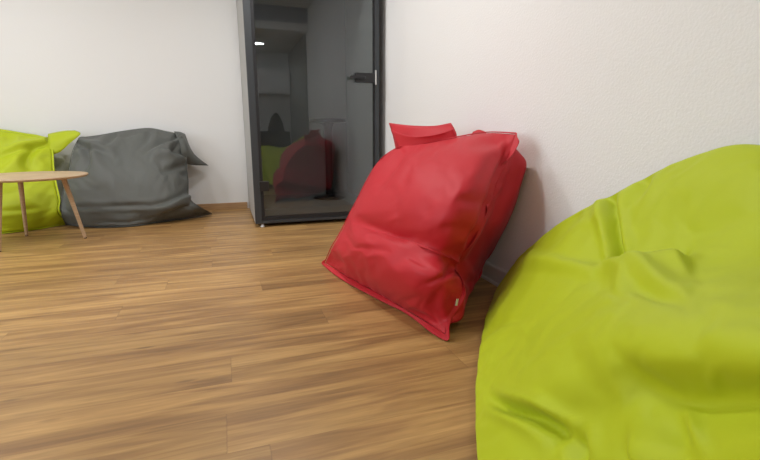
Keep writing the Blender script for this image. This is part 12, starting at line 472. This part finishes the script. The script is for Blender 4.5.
DATA['red_flap_back'] = [[(0.8977,2.309,0.6627),(0.9047,2.282,0.6653),(0.9111,2.255,0.6678),(0.9176,2.228,0.6704),(0.925,2.201,0.6731),(0.9341,2.176,0.6762),(0.9455,2.152,0.6797),(0.9591,2.13,0.6835),(0.9741,2.108,0.6875),(0.9896,2.088,0.6919),(1.005,2.068,0.6965),(1.018,2.049,0.7014),(1.032,2.031,0.7067),(1.044,2.014,0.7124),(1.057,1.998,0.7182),(1.069,1.982,0.7241),(1.082,1.965,0.7299)],
[(0.9005,2.328,0.6814),(0.9075,2.3,0.6831),(0.9139,2.271,0.6847),(0.9204,2.241,0.6863),(0.9279,2.213,0.6881),(0.9369,2.187,0.6903),(0.9483,2.162,0.6929),(0.9619,2.138,0.6959),(0.9769,2.116,0.6991),(0.9924,2.095,0.7026),(1.008,2.074,0.7065),(1.021,2.055,0.7107),(1.034,2.037,0.7155),(1.047,2.02,0.7206),(1.06,2.005,0.726),(1.072,1.989,0.7314),(1.085,1.972,0.7367)],
[(0.9034,2.347,0.7001),(0.9103,2.317,0.7009),(0.9167,2.286,0.7015),(0.9232,2.255,0.7022),(0.9307,2.226,0.7031),(0.9397,2.197,0.7044),(0.9511,2.171,0.7061),(0.9647,2.147,0.7082),(0.9797,2.123,0.7105),(0.9952,2.101,0.7132),(1.01,2.08,0.7163),(1.024,2.06,0.7198),(1.037,2.042,0.724),(1.05,2.026,0.7286),(1.062,2.01,0.7335),(1.075,1.995,0.7385),(1.087,1.979,0.7432)],
[(0.9062,2.366,0.7188),(0.9131,2.334,0.7187),(0.9195,2.301,0.7184),(0.9261,2.269,0.7182),(0.9335,2.238,0.7182),(0.9425,2.208,0.7186),(0.9539,2.181,0.7195),(0.9675,2.155,0.7207),(0.9825,2.131,0.7222),(0.998,2.108,0.7241),(1.013,2.086,0.7265),(1.027,2.066,0.7293),(1.04,2.048,0.7329),(1.053,2.032,0.7371),(1.065,2.017,0.7415),(1.078,2.002,0.746),(1.09,1.987,0.7503)],
[(0.909,2.386,0.7373),(0.9159,2.353,0.7364),(0.9223,2.318,0.7353),(0.9289,2.284,0.7342),(0.9363,2.25,0.7334),(0.9453,2.219,0.7331),(0.9567,2.191,0.7332),(0.9703,2.164,0.7337),(0.9853,2.139,0.7345),(1.001,2.116,0.7357),(1.016,2.094,0.7374),(1.03,2.074,0.7397),(1.043,2.057,0.7428),(1.056,2.041,0.7465),(1.068,2.027,0.7506),(1.081,2.013,0.7547),(1.093,1.998,0.7586)],
[(0.9118,2.409,0.7557),(0.9187,2.373,0.7541),(0.9251,2.336,0.7522),(0.9317,2.299,0.7505),(0.9391,2.263,0.749),(0.9482,2.23,0.7479),(0.9595,2.201,0.7475),(0.9731,2.174,0.7473),(0.9881,2.149,0.7476),(1.004,2.126,0.7482),(1.019,2.104,0.7495),(1.033,2.085,0.7513),(1.046,2.068,0.7541),(1.058,2.054,0.7575),(1.071,2.041,0.7612),(1.083,2.028,0.765),(1.096,2.014,0.7686)],
[(0.9146,2.433,0.774),(0.9216,2.394,0.7717),(0.9279,2.354,0.7692),(0.9345,2.314,0.7668),(0.9419,2.276,0.7647),(0.951,2.241,0.7631),(0.9623,2.211,0.7621),(0.9759,2.183,0.7615),(0.9909,2.159,0.7612),(1.006,2.137,0.7615),(1.022,2.116,0.7623),(1.035,2.098,0.7638),(1.048,2.082,0.7663),(1.061,2.069,0.7694),(1.074,2.057,0.773),(1.086,2.046,0.7766),(1.099,2.033,0.78)],
[(0.9174,2.458,0.7922),(0.9244,2.416,0.7893),(0.9308,2.373,0.7863),(0.9373,2.33,0.7832),(0.9447,2.289,0.7805),(0.9538,2.252,0.7784),(0.9651,2.221,0.7769),(0.9788,2.193,0.7758),(0.9938,2.169,0.7752),(1.009,2.148,0.775),(1.024,2.129,0.7755),(1.038,2.111,0.7767),(1.051,2.097,0.7789),(1.064,2.085,0.7818),(1.077,2.075,0.7852),(1.089,2.065,0.7887),(1.102,2.054,0.7918)],
[(0.9202,2.483,0.8104),(0.9272,2.438,0.8069),(0.9336,2.391,0.8033),(0.9401,2.345,0.7996),(0.9475,2.302,0.7963),(0.9566,2.263,0.7936),(0.968,2.231,0.7916),(0.9816,2.203,0.7901),(0.9966,2.18,0.7889),(1.012,2.159,0.7884),(1.027,2.141,0.7885),(1.041,2.124,0.7894),(1.054,2.111,0.7913),(1.067,2.101,0.794),(1.079,2.092,0.7972),(1.092,2.084,0.8005),(1.104,2.074,0.8034)]]
DATA['red_ear'] = [[(1.113,1.888,0.7398),(1.116,1.88,0.7403),(1.119,1.872,0.7408),(1.121,1.864,0.7413),(1.124,1.857,0.7418),(1.127,1.849,0.7423),(1.131,1.841,0.7428),(1.134,1.833,0.7433),(1.138,1.825,0.7437),(1.142,1.818,0.7442),(1.145,1.81,0.7447)],
[(1.115,1.888,0.7435),(1.118,1.881,0.7444),(1.121,1.874,0.7452),(1.125,1.868,0.7461),(1.128,1.861,0.7468),(1.131,1.853,0.7473),(1.134,1.846,0.7476),(1.137,1.838,0.7476),(1.141,1.83,0.7476),(1.144,1.822,0.7475),(1.148,1.814,0.7474)],
[(1.118,1.889,0.7472),(1.121,1.883,0.7484),(1.124,1.877,0.7496),(1.128,1.871,0.7509),(1.131,1.865,0.7518),(1.134,1.858,0.7524),(1.137,1.85,0.7524),(1.141,1.842,0.752),(1.144,1.834,0.7514),(1.147,1.826,0.7507),(1.15,1.817,0.7501)],
[(1.12,1.889,0.7509),(1.123,1.884,0.7524),(1.127,1.879,0.7541),(1.131,1.874,0.7556),(1.135,1.869,0.7568),(1.138,1.862,0.7574),(1.141,1.855,0.7572),(1.144,1.847,0.7564),(1.147,1.838,0.7552),(1.149,1.83,0.7539),(1.152,1.821,0.7528)],
[(1.122,1.889,0.7546),(1.126,1.885,0.7564),(1.13,1.881,0.7585),(1.134,1.877,0.7604),(1.138,1.873,0.7618),(1.141,1.867,0.7625),(1.144,1.86,0.762),(1.147,1.852,0.7607),(1.149,1.843,0.759),(1.152,1.834,0.7571),(1.154,1.825,0.7555)],
[(1.124,1.89,0.7583),(1.129,1.887,0.7605),(1.133,1.884,0.7629),(1.137,1.881,0.7652),(1.141,1.877,0.7668),(1.145,1.871,0.7675),(1.148,1.864,0.7668),(1.15,1.856,0.7651),(1.152,1.847,0.7628),(1.154,1.838,0.7604),(1.157,1.829,0.7582)]]
DATA['gray_ear'] = [[(-0.4111,4.598,0.767),(-0.4026,4.598,0.7665),(-0.394,4.599,0.7661),(-0.3854,4.599,0.7657),(-0.3769,4.6,0.7652),(-0.3688,4.602,0.7642),(-0.3612,4.605,0.7627),(-0.3542,4.61,0.7605),(-0.3476,4.617,0.7576),(-0.3414,4.625,0.7545),(-0.3353,4.634,0.7511),(-0.3293,4.642,0.7477),(-0.3231,4.65,0.7445)],
[(-0.401,4.572,0.7492),(-0.3923,4.573,0.7481),(-0.3833,4.573,0.7472),(-0.3744,4.573,0.7464),(-0.3657,4.574,0.7453),(-0.3574,4.576,0.7438),(-0.3499,4.581,0.7416),(-0.3432,4.588,0.7386),(-0.3372,4.598,0.735),(-0.3317,4.609,0.7309),(-0.3264,4.62,0.7266),(-0.3212,4.632,0.7223),(-0.3157,4.643,0.7182)],
[(-0.3904,4.545,0.7315),(-0.3814,4.546,0.7299),(-0.3721,4.546,0.7285),(-0.3628,4.546,0.7271),(-0.3538,4.547,0.7255),(-0.3454,4.55,0.7234),(-0.338,4.555,0.7205),(-0.3317,4.564,0.7167),(-0.3264,4.577,0.7121),(-0.3218,4.591,0.7071),(-0.3174,4.606,0.7018),(-0.3131,4.621,0.6964),(-0.3084,4.635,0.6914)],
[(-0.3803,4.52,0.7137),(-0.371,4.521,0.7115),(-0.3613,4.52,0.7097),(-0.3517,4.52,0.7078),(-0.3424,4.521,0.7057),(-0.3339,4.524,0.703),(-0.3266,4.531,0.6994),(-0.3207,4.542,0.6948),(-0.316,4.557,0.6894),(-0.312,4.574,0.6834),(-0.3085,4.592,0.6772),(-0.3049,4.61,0.6709),(-0.301,4.627,0.665)],
[(-0.3715,4.497,0.6953),(-0.362,4.498,0.6927),(-0.352,4.498,0.6904),(-0.342,4.497,0.6882),(-0.3325,4.499,0.6856),(-0.3238,4.502,0.6824),(-0.3165,4.51,0.6783),(-0.3108,4.523,0.6732),(-0.3064,4.54,0.6671),(-0.3029,4.56,0.6605),(-0.2998,4.581,0.6536),(-0.2967,4.602,0.6467),(-0.2932,4.622,0.64)],
[(-0.3651,4.48,0.6761),(-0.3553,4.481,0.6731),(-0.3451,4.481,0.6705),(-0.3349,4.481,0.6679),(-0.3251,4.483,0.665),(-0.3162,4.487,0.6615),(-0.3087,4.496,0.6572),(-0.3029,4.51,0.6518),(-0.2984,4.529,0.6455),(-0.2948,4.551,0.6387),(-0.2916,4.574,0.6316),(-0.2885,4.598,0.6244),(-0.2849,4.62,0.6176)],
[(-0.3608,4.467,0.6556),(-0.3509,4.469,0.6526),(-0.3406,4.469,0.6498),(-0.3303,4.47,0.6471),(-0.3204,4.472,0.644),(-0.3113,4.477,0.6405),(-0.3036,4.487,0.6362),(-0.2974,4.502,0.6309),(-0.2925,4.523,0.6249),(-0.2885,4.547,0.6183),(-0.2849,4.572,0.6115),(-0.2812,4.597,0.6047),(-0.2772,4.621,0.5981)],
[(-0.358,4.458,0.6345),(-0.3481,4.461,0.6314),(-0.3377,4.462,0.6286),(-0.3274,4.462,0.6258),(-0.3174,4.465,0.6228),(-0.3082,4.471,0.6193),(-0.3001,4.481,0.6152),(-0.2935,4.498,0.6103),(-0.2879,4.52,0.6048),(-0.2831,4.545,0.5988),(-0.2787,4.572,0.5926),(-0.2742,4.599,0.5864),(-0.2694,4.625,0.5805)],
[(-0.3565,4.452,0.6132),(-0.3464,4.455,0.6101),(-0.336,4.457,0.6072),(-0.3256,4.459,0.6043),(-0.3155,4.462,0.6013),(-0.306,4.468,0.5979),(-0.2974,4.48,0.5941),(-0.2899,4.498,0.5896),(-0.2833,4.521,0.5847),(-0.2774,4.547,0.5795),(-0.2717,4.575,0.5741),(-0.2661,4.603,0.5687),(-0.2601,4.629,0.5634)],
[(-0.3558,4.448,0.5923),(-0.3454,4.453,0.5891),(-0.3347,4.456,0.586),(-0.3241,4.458,0.5829),(-0.3136,4.463,0.5797),(-0.3036,4.471,0.5763),(-0.2942,4.483,0.5726),(-0.2856,4.502,0.5685),(-0.2776,4.525,0.5642),(-0.27,4.551,0.5596),(-0.2626,4.579,0.555),(-0.2553,4.607,0.5503),(-0.2477,4.634,0.5458)],
[(-0.356,4.447,0.5723),(-0.3449,4.453,0.5687),(-0.3337,4.458,0.5652),(-0.3226,4.463,0.5616),(-0.3115,4.469,0.558),(-0.3006,4.478,0.5544),(-0.29,4.491,0.5506),(-0.2798,4.509,0.5467),(-0.2698,4.532,0.5428),(-0.26,4.558,0.5388),(-0.2503,4.585,0.5347),(-0.2406,4.612,0.5307),(-0.2309,4.637,0.5267)],
[(-0.3574,4.449,0.5528),(-0.3455,4.457,0.5487),(-0.3336,4.465,0.5445),(-0.3217,4.472,0.5403),(-0.3098,4.481,0.5361),(-0.2977,4.491,0.5321),(-0.2855,4.505,0.5282),(-0.2731,4.523,0.5244),(-0.2605,4.544,0.5208),(-0.2479,4.568,0.5173),(-0.2352,4.592,0.5138),(-0.2225,4.617,0.5104),(-0.2098,4.64,0.5069)],
[(-0.3598,4.453,0.5336),(-0.3468,4.464,0.5288),(-0.334,4.475,0.5239),(-0.3213,4.485,0.5189),(-0.3083,4.496,0.5141),(-0.2949,4.509,0.5096),(-0.2809,4.523,0.5054),(-0.266,4.54,0.5018),(-0.2505,4.559,0.4985),(-0.2345,4.58,0.4955),(-0.2183,4.602,0.4926),(-0.2022,4.623,0.4897),(-0.1862,4.644,0.4867)],
[(-0.3624,4.458,0.5145),(-0.3483,4.472,0.509),(-0.3347,4.486,0.5033),(-0.321,4.499,0.4976),(-0.307,4.513,0.4921),(-0.2922,4.527,0.487),(-0.2762,4.542,0.4826),(-0.2587,4.559,0.479),(-0.2401,4.576,0.4761),(-0.2208,4.593,0.4736),(-0.201,4.611,0.4713),(-0.1812,4.629,0.469),(-0.1618,4.647,0.4665)],
[(-0.3646,4.463,0.4953),(-0.3496,4.479,0.4891),(-0.3351,4.495,0.4827),(-0.3206,4.512,0.4762),(-0.3055,4.528,0.4701),(-0.2894,4.544,0.4645),(-0.2715,4.56,0.4599),(-0.2517,4.575,0.4564),(-0.2301,4.591,0.4538),(-0.2075,4.606,0.4518),(-0.1843,4.62,0.4501),(-0.1611,4.635,0.4484),(-0.1384,4.65,0.4464)]]
DATA['lime_ear'] = [[(-1.394,4.59,0.7435),(-1.37,4.587,0.7489),(-1.346,4.583,0.7546),(-1.322,4.58,0.7601),(-1.299,4.577,0.765),(-1.277,4.575,0.7687),(-1.258,4.574,0.7709),(-1.24,4.574,0.772),(-1.223,4.574,0.7724),(-1.206,4.575,0.7726),(-1.189,4.575,0.7732)],
[(-1.39,4.57,0.7282),(-1.365,4.567,0.7339),(-1.339,4.563,0.7399),(-1.314,4.559,0.7458),(-1.289,4.556,0.7511),(-1.266,4.555,0.7555),(-1.246,4.555,0.7588),(-1.227,4.556,0.7612),(-1.209,4.559,0.7631),(-1.192,4.561,0.7649),(-1.174,4.563,0.7669)],
[(-1.385,4.55,0.7137),(-1.359,4.546,0.7198),(-1.331,4.542,0.7261),(-1.304,4.538,0.7323),(-1.278,4.535,0.7381),(-1.254,4.534,0.7433),(-1.233,4.535,0.7476),(-1.213,4.538,0.7513),(-1.194,4.543,0.7547),(-1.175,4.548,0.7579),(-1.157,4.552,0.7613)],
[(-1.382,4.531,0.6977),(-1.354,4.527,0.7041),(-1.325,4.522,0.7106),(-1.297,4.518,0.7171),(-1.27,4.515,0.7233),(-1.245,4.514,0.7292),(-1.222,4.517,0.7347),(-1.202,4.522,0.7397),(-1.182,4.528,0.7446),(-1.163,4.534,0.7494),(-1.143,4.54,0.7543)],
[(-1.379,4.515,0.6779),(-1.351,4.511,0.6844),(-1.323,4.507,0.691),(-1.295,4.503,0.6975),(-1.267,4.5,0.7041),(-1.242,4.5,0.7107),(-1.22,4.503,0.7173),(-1.199,4.509,0.7239),(-1.179,4.516,0.7305),(-1.16,4.523,0.7372),(-1.14,4.53,0.7438)],
[(-1.38,4.504,0.6527),(-1.353,4.501,0.6592),(-1.326,4.497,0.6655),(-1.299,4.494,0.6719),(-1.273,4.492,0.6786),(-1.249,4.492,0.6859),(-1.228,4.495,0.6938),(-1.208,4.501,0.7022),(-1.189,4.508,0.7109),(-1.17,4.515,0.7197),(-1.151,4.521,0.7283)],
[(-1.381,4.497,0.6236),(-1.357,4.495,0.6299),(-1.333,4.492,0.6358),(-1.309,4.49,0.642),(-1.285,4.488,0.6487),(-1.264,4.489,0.6566),(-1.243,4.492,0.6658),(-1.225,4.496,0.6762),(-1.207,4.502,0.6872),(-1.189,4.508,0.6984),(-1.171,4.514,0.7093)],
[(-1.384,4.491,0.593),(-1.363,4.49,0.599),(-1.341,4.489,0.6045),(-1.32,4.487,0.6103),(-1.3,4.487,0.617),(-1.28,4.487,0.6254),(-1.262,4.49,0.6361),(-1.245,4.494,0.6486),(-1.229,4.498,0.662),(-1.212,4.503,0.6756),(-1.196,4.507,0.6888)],
[(-1.386,4.485,0.5632),(-1.367,4.485,0.569),(-1.349,4.484,0.574),(-1.331,4.484,0.5794),(-1.313,4.484,0.5862),(-1.296,4.485,0.5952),(-1.28,4.487,0.6073),(-1.264,4.49,0.6218),(-1.249,4.493,0.6375),(-1.234,4.497,0.6536),(-1.218,4.5,0.6691)]]

def decode(key):
    nx, ny, v = DATA[key]; v = np.array(v, dtype=np.int64); out = []; p = 0
    for _ in range(3):
        axis = []
        for rows, cols, k in ((ny+1, nx+1, 1), (ny-1, nx-1, 4)):      # the rear panel is kept to 1 mm, the front to a quarter
            e = v[p:p+rows*cols].reshape(rows, cols).copy(); p += rows*cols
            start = np.cumsum(e[:, 0]); d = e.copy(); d[:, 0] = 0; d = np.cumsum(d, axis=1)      # steps between neighbours
            axis.append(k*(start[:, None]+np.cumsum(d, axis=1)).ravel())
        out.append(np.concatenate(axis))
    return nx, ny, np.array(out).T*0.00025
def bag(key, label, cat, material, name='bean_bag', flange=0.022, wmod=None, loc=None, scale=None):
    nx, ny, co = decode(key)
    if scale is not None: co = co*np.array(scale)
    fi = np.arange((nx+1)*(ny+1)).reshape(ny+1, nx+1); bi = fi.copy(); c = fi.size
    for j in range(1, ny):
        for i in range(1, nx): bi[j, i] = c; c += 1
    faces = []
    for j in range(ny):
        for i in range(nx):
            faces.append((fi[j, i], fi[j, i+1], fi[j+1, i+1], fi[j+1, i])); faces.append((bi[j, i], bi[j+1, i], bi[j+1, i+1], bi[j, i+1]))
    if scale is not None and scale[0] < 0: faces = [f[::-1] for f in faces]
    if loc is not None: co = co+np.array(loc)
    base = Vector((float(co[:, 0].mean()), float(co[:, 1].mean()), 0))
    rt = thing(name, label, cat, base)
    co = co-np.array(base)
    me = bpy.data.meshes.new('cover'); me.from_pydata([tuple(v) for v in co], [], [tuple(int(x) for x in f) for f in faces]); me.update()
    for p in me.polygons: p.use_smooth = True
    me.materials.append(material)
    o = link(bpy.data.objects.new('cover', me), rt)
    sm = o.modifiers.new('sub', 'SUBSURF'); sm.levels = 1; sm.render_levels = 1
    # the seam allowance standing out around the edge
    if flange:
        ring = [(0, i) for i in range(nx)]+[(j, nx) for j in range(ny)]+[(ny, i) for i in range(nx, 0, -1)]+[(j, 0) for j in range(ny, 0, -1)]
        dirs = []
        for j, i in ring:
            jj = min(max(j, 1), ny-1); ii = min(max(i, 1), nx-1)
            inner = (co[fi[jj, ii]]+co[bi[jj, ii]])/2; d = co[fi[j, i]]-inner; dirs.append(d/(np.linalg.norm(d)+1e-9))
        dirs = np.array(dirs)
        for _ in range(2): dirs = (np.roll(dirs, 1, 0)+dirs*1.5+np.roll(dirs, -1, 0)); dirs /= np.linalg.norm(dirs, axis=1, keepdims=True)
        P = np.array([co[fi[j, i]] for j, i in ring]); wv = np.full(len(ring), flange)
        if wmod: wv = np.array([flange*wmod(i/nx, j/ny) for j, i in ring])
        tan = np.roll(P, -1, 0)-np.roll(P, 1, 0); tan /= np.linalg.norm(tan, axis=1, keepdims=True)
        nor = np.cross(tan, dirs); nor /= np.linalg.norm(nor, axis=1, keepdims=True)
        vs = []; fs = []; K = len(ring)
        for k in range(K):
            q = P[k]-dirs[k]*.004; t1 = P[k]+dirs[k]*wv[k]
            if t1[2] < 0.004: t1[2] = 0.004
            for a, th in ((q, .0022), (t1, .0018)):
                vs += [tuple(a+nor[k]*th), tuple(a-nor[k]*th)]
        for k in range(K):
            a = 4*k; b2 = 4*((k+1) % K)
            fs += [(a, b2, b2+2, a+2), (a+3, b2+3, b2+1, a+1), (a+2, b2+2, b2+3, a+3)]
        m2 = bpy.data.meshes.new('seam'); m2.from_pydata(vs, [], fs); m2.update(); m2.materials.append(material)
        for p in m2.polygons: p.use_smooth = True
        s = link(bpy.data.objects.new('seam', m2), rt); sm = s.modifiers.new('sub', 'SUBSURF'); sm.levels = 1; sm.render_levels = 1
    return rt
def flap(root, keys, name, material, label=None):
    bm = bmesh.new()
    for key in keys:
        g = DATA[key]; V = [[bm.verts.new(Vector(p)-root.location) for p in r] for r in g]
        for a, b2 in zip(V, V[1:]):
            for i in range(len(a)-1): bm.faces.new((a[i], a[i+1], b2[i+1], b2[i]))
    o = obj(name, bm, material, root, True)
    so = o.modifiers.new('cloth_thickness', 'SOLIDIFY'); so.thickness = 0.003; so.offset = 0
    if label: o['label'] = label
    return o
def red_width(s, t):
    if t < .02: return 1.0
    if t > .98: return .12
    return (1.0 if t > .3 else .5) if s > .5 else .06
rb = bag('red', 'bright red bean bag cushion slumped against the white right wall', 'bean bag', M_red, flange=0.032, wmod=red_width)
flap(rb, ('red_flap_front', 'red_flap_back'), 'hem_flap', M_red)
flap(rb, ('red_ear',), 'corner_ear', M_red)
tb = bmesh.new()
box(tb, -.0008, .0008, -.007, .007, -.013, .013, .0004)
for v in tb.verts: v.co = Matrix.Rotation(math.radians(-62), 3, 'Z') @ (Matrix.Rotation(math.radians(-14), 3, 'X') @ v.co) + Vector((0.792, 1.392, 0.132)) - rb.location
tg = obj('tag', tb, M_tag, rb); tg['label'] = 'small white woven tag'
gb = bag('gray', 'grey bean bag cushion lying against the back wall beside the small table', 'bean bag', M_grey, flange=0.010,
         wmod=lambda s, t: .1 if s < .03 or t > .97 else 1.0)
flap(gb, ('gray_ear',), 'corner_ear', M_grey)
lb = bag('gray', 'lime green bean bag behind the side table, left of the grey one', 'bean bag', M_lime, flange=0.014, scale=(-1, 1, 1.0), loc=(-3.41*H, 0.0, 0))
flap(lb, ('lime_ear',), 'corner_ear', M_lime)
bag('lime', 'large lime green bean bag in the foreground against the right wall', 'bean bag', M_lime, flange=0)


# ------------------------------------------------------------------ what the glass door mirrors: the end of the room behind the camera
uc = thing('wall_cabinet', 'white wall cabinet hanging behind the camera, mirrored in the glass', 'cabinet', (1.21*H, YF, 1.90*H))
obj('body', box(bmesh.new(), -.36*H, .38*H, 0.001, .27, 0, .54*H, .002), M_cab, uc)
obj('door', box(bmesh.new(), -.355*H, .005*H, .272, .288, .005, .535*H, .002), M_cab, uc)
obj('door', box(bmesh.new(), .012*H, .375*H, .272, .288, .005, .535*H, .002), M_cab, uc)
so = thing('sofa', 'dark brown upholstered sofa behind the camera, mirrored in the glass', 'sofa', (0.92*H, -0.42*H, 0))
w2, dp = .56*H, .28*H
obj('seat', box(bmesh.new(), -w2+.06, w2-.06, -dp+.08, dp, .16, .42, .03), M_dark, so, True)
obj('backrest', box(bmesh.new(), -w2, w2, -dp, -dp+.10, .12, 1.05*H, .03), M_dark, so, True)
for sx in (-1, 1):
    obj('armrest', box(bmesh.new(), min(sx*w2, sx*(w2-.07)), max(sx*w2, sx*(w2-.07)), -dp+.1, dp, .12, .56, .025), M_dark, so, True)
    for sy in (-1, 1): obj('leg', taper(bmesh.new(), (sx*(w2-.05), sy*(dp-.05), .13), (sx*(w2-.05), sy*(dp-.05), 0), .018, .012), M_black, so)
ch = thing('lounge_chair', 'dark chair with tall rounded back behind the sofa', 'chair', (1.24*H, -1.05*H, 0))
bm = bmesh.new(); bmesh.ops.create_uvsphere(bm, u_segments=32, v_segments=20, radius=1)
for v in bm.verts:
    z = v.co.z; v.co = Vector((v.co.x*.20*H*(1-.25*max(z, 0)), v.co.y*.035-.16*H+.02*z, 1.03*H+z*.45*H))
obj('backrest', bm, M_chair, ch, True)
obj('seat', box(bmesh.new(), -.25*H, .25*H, -.14*H, .26*H, .40, .46, .02), M_chair, ch, True)
for sx in (-1, 1):
    for sy in (-1, 1): obj('leg', taper(bmesh.new(), (sx*.18*H, .06*H+sy*.14*H, .405), (sx*.23*H, .06*H+sy*.18*H, 0), .012, .009), M_black, ch)
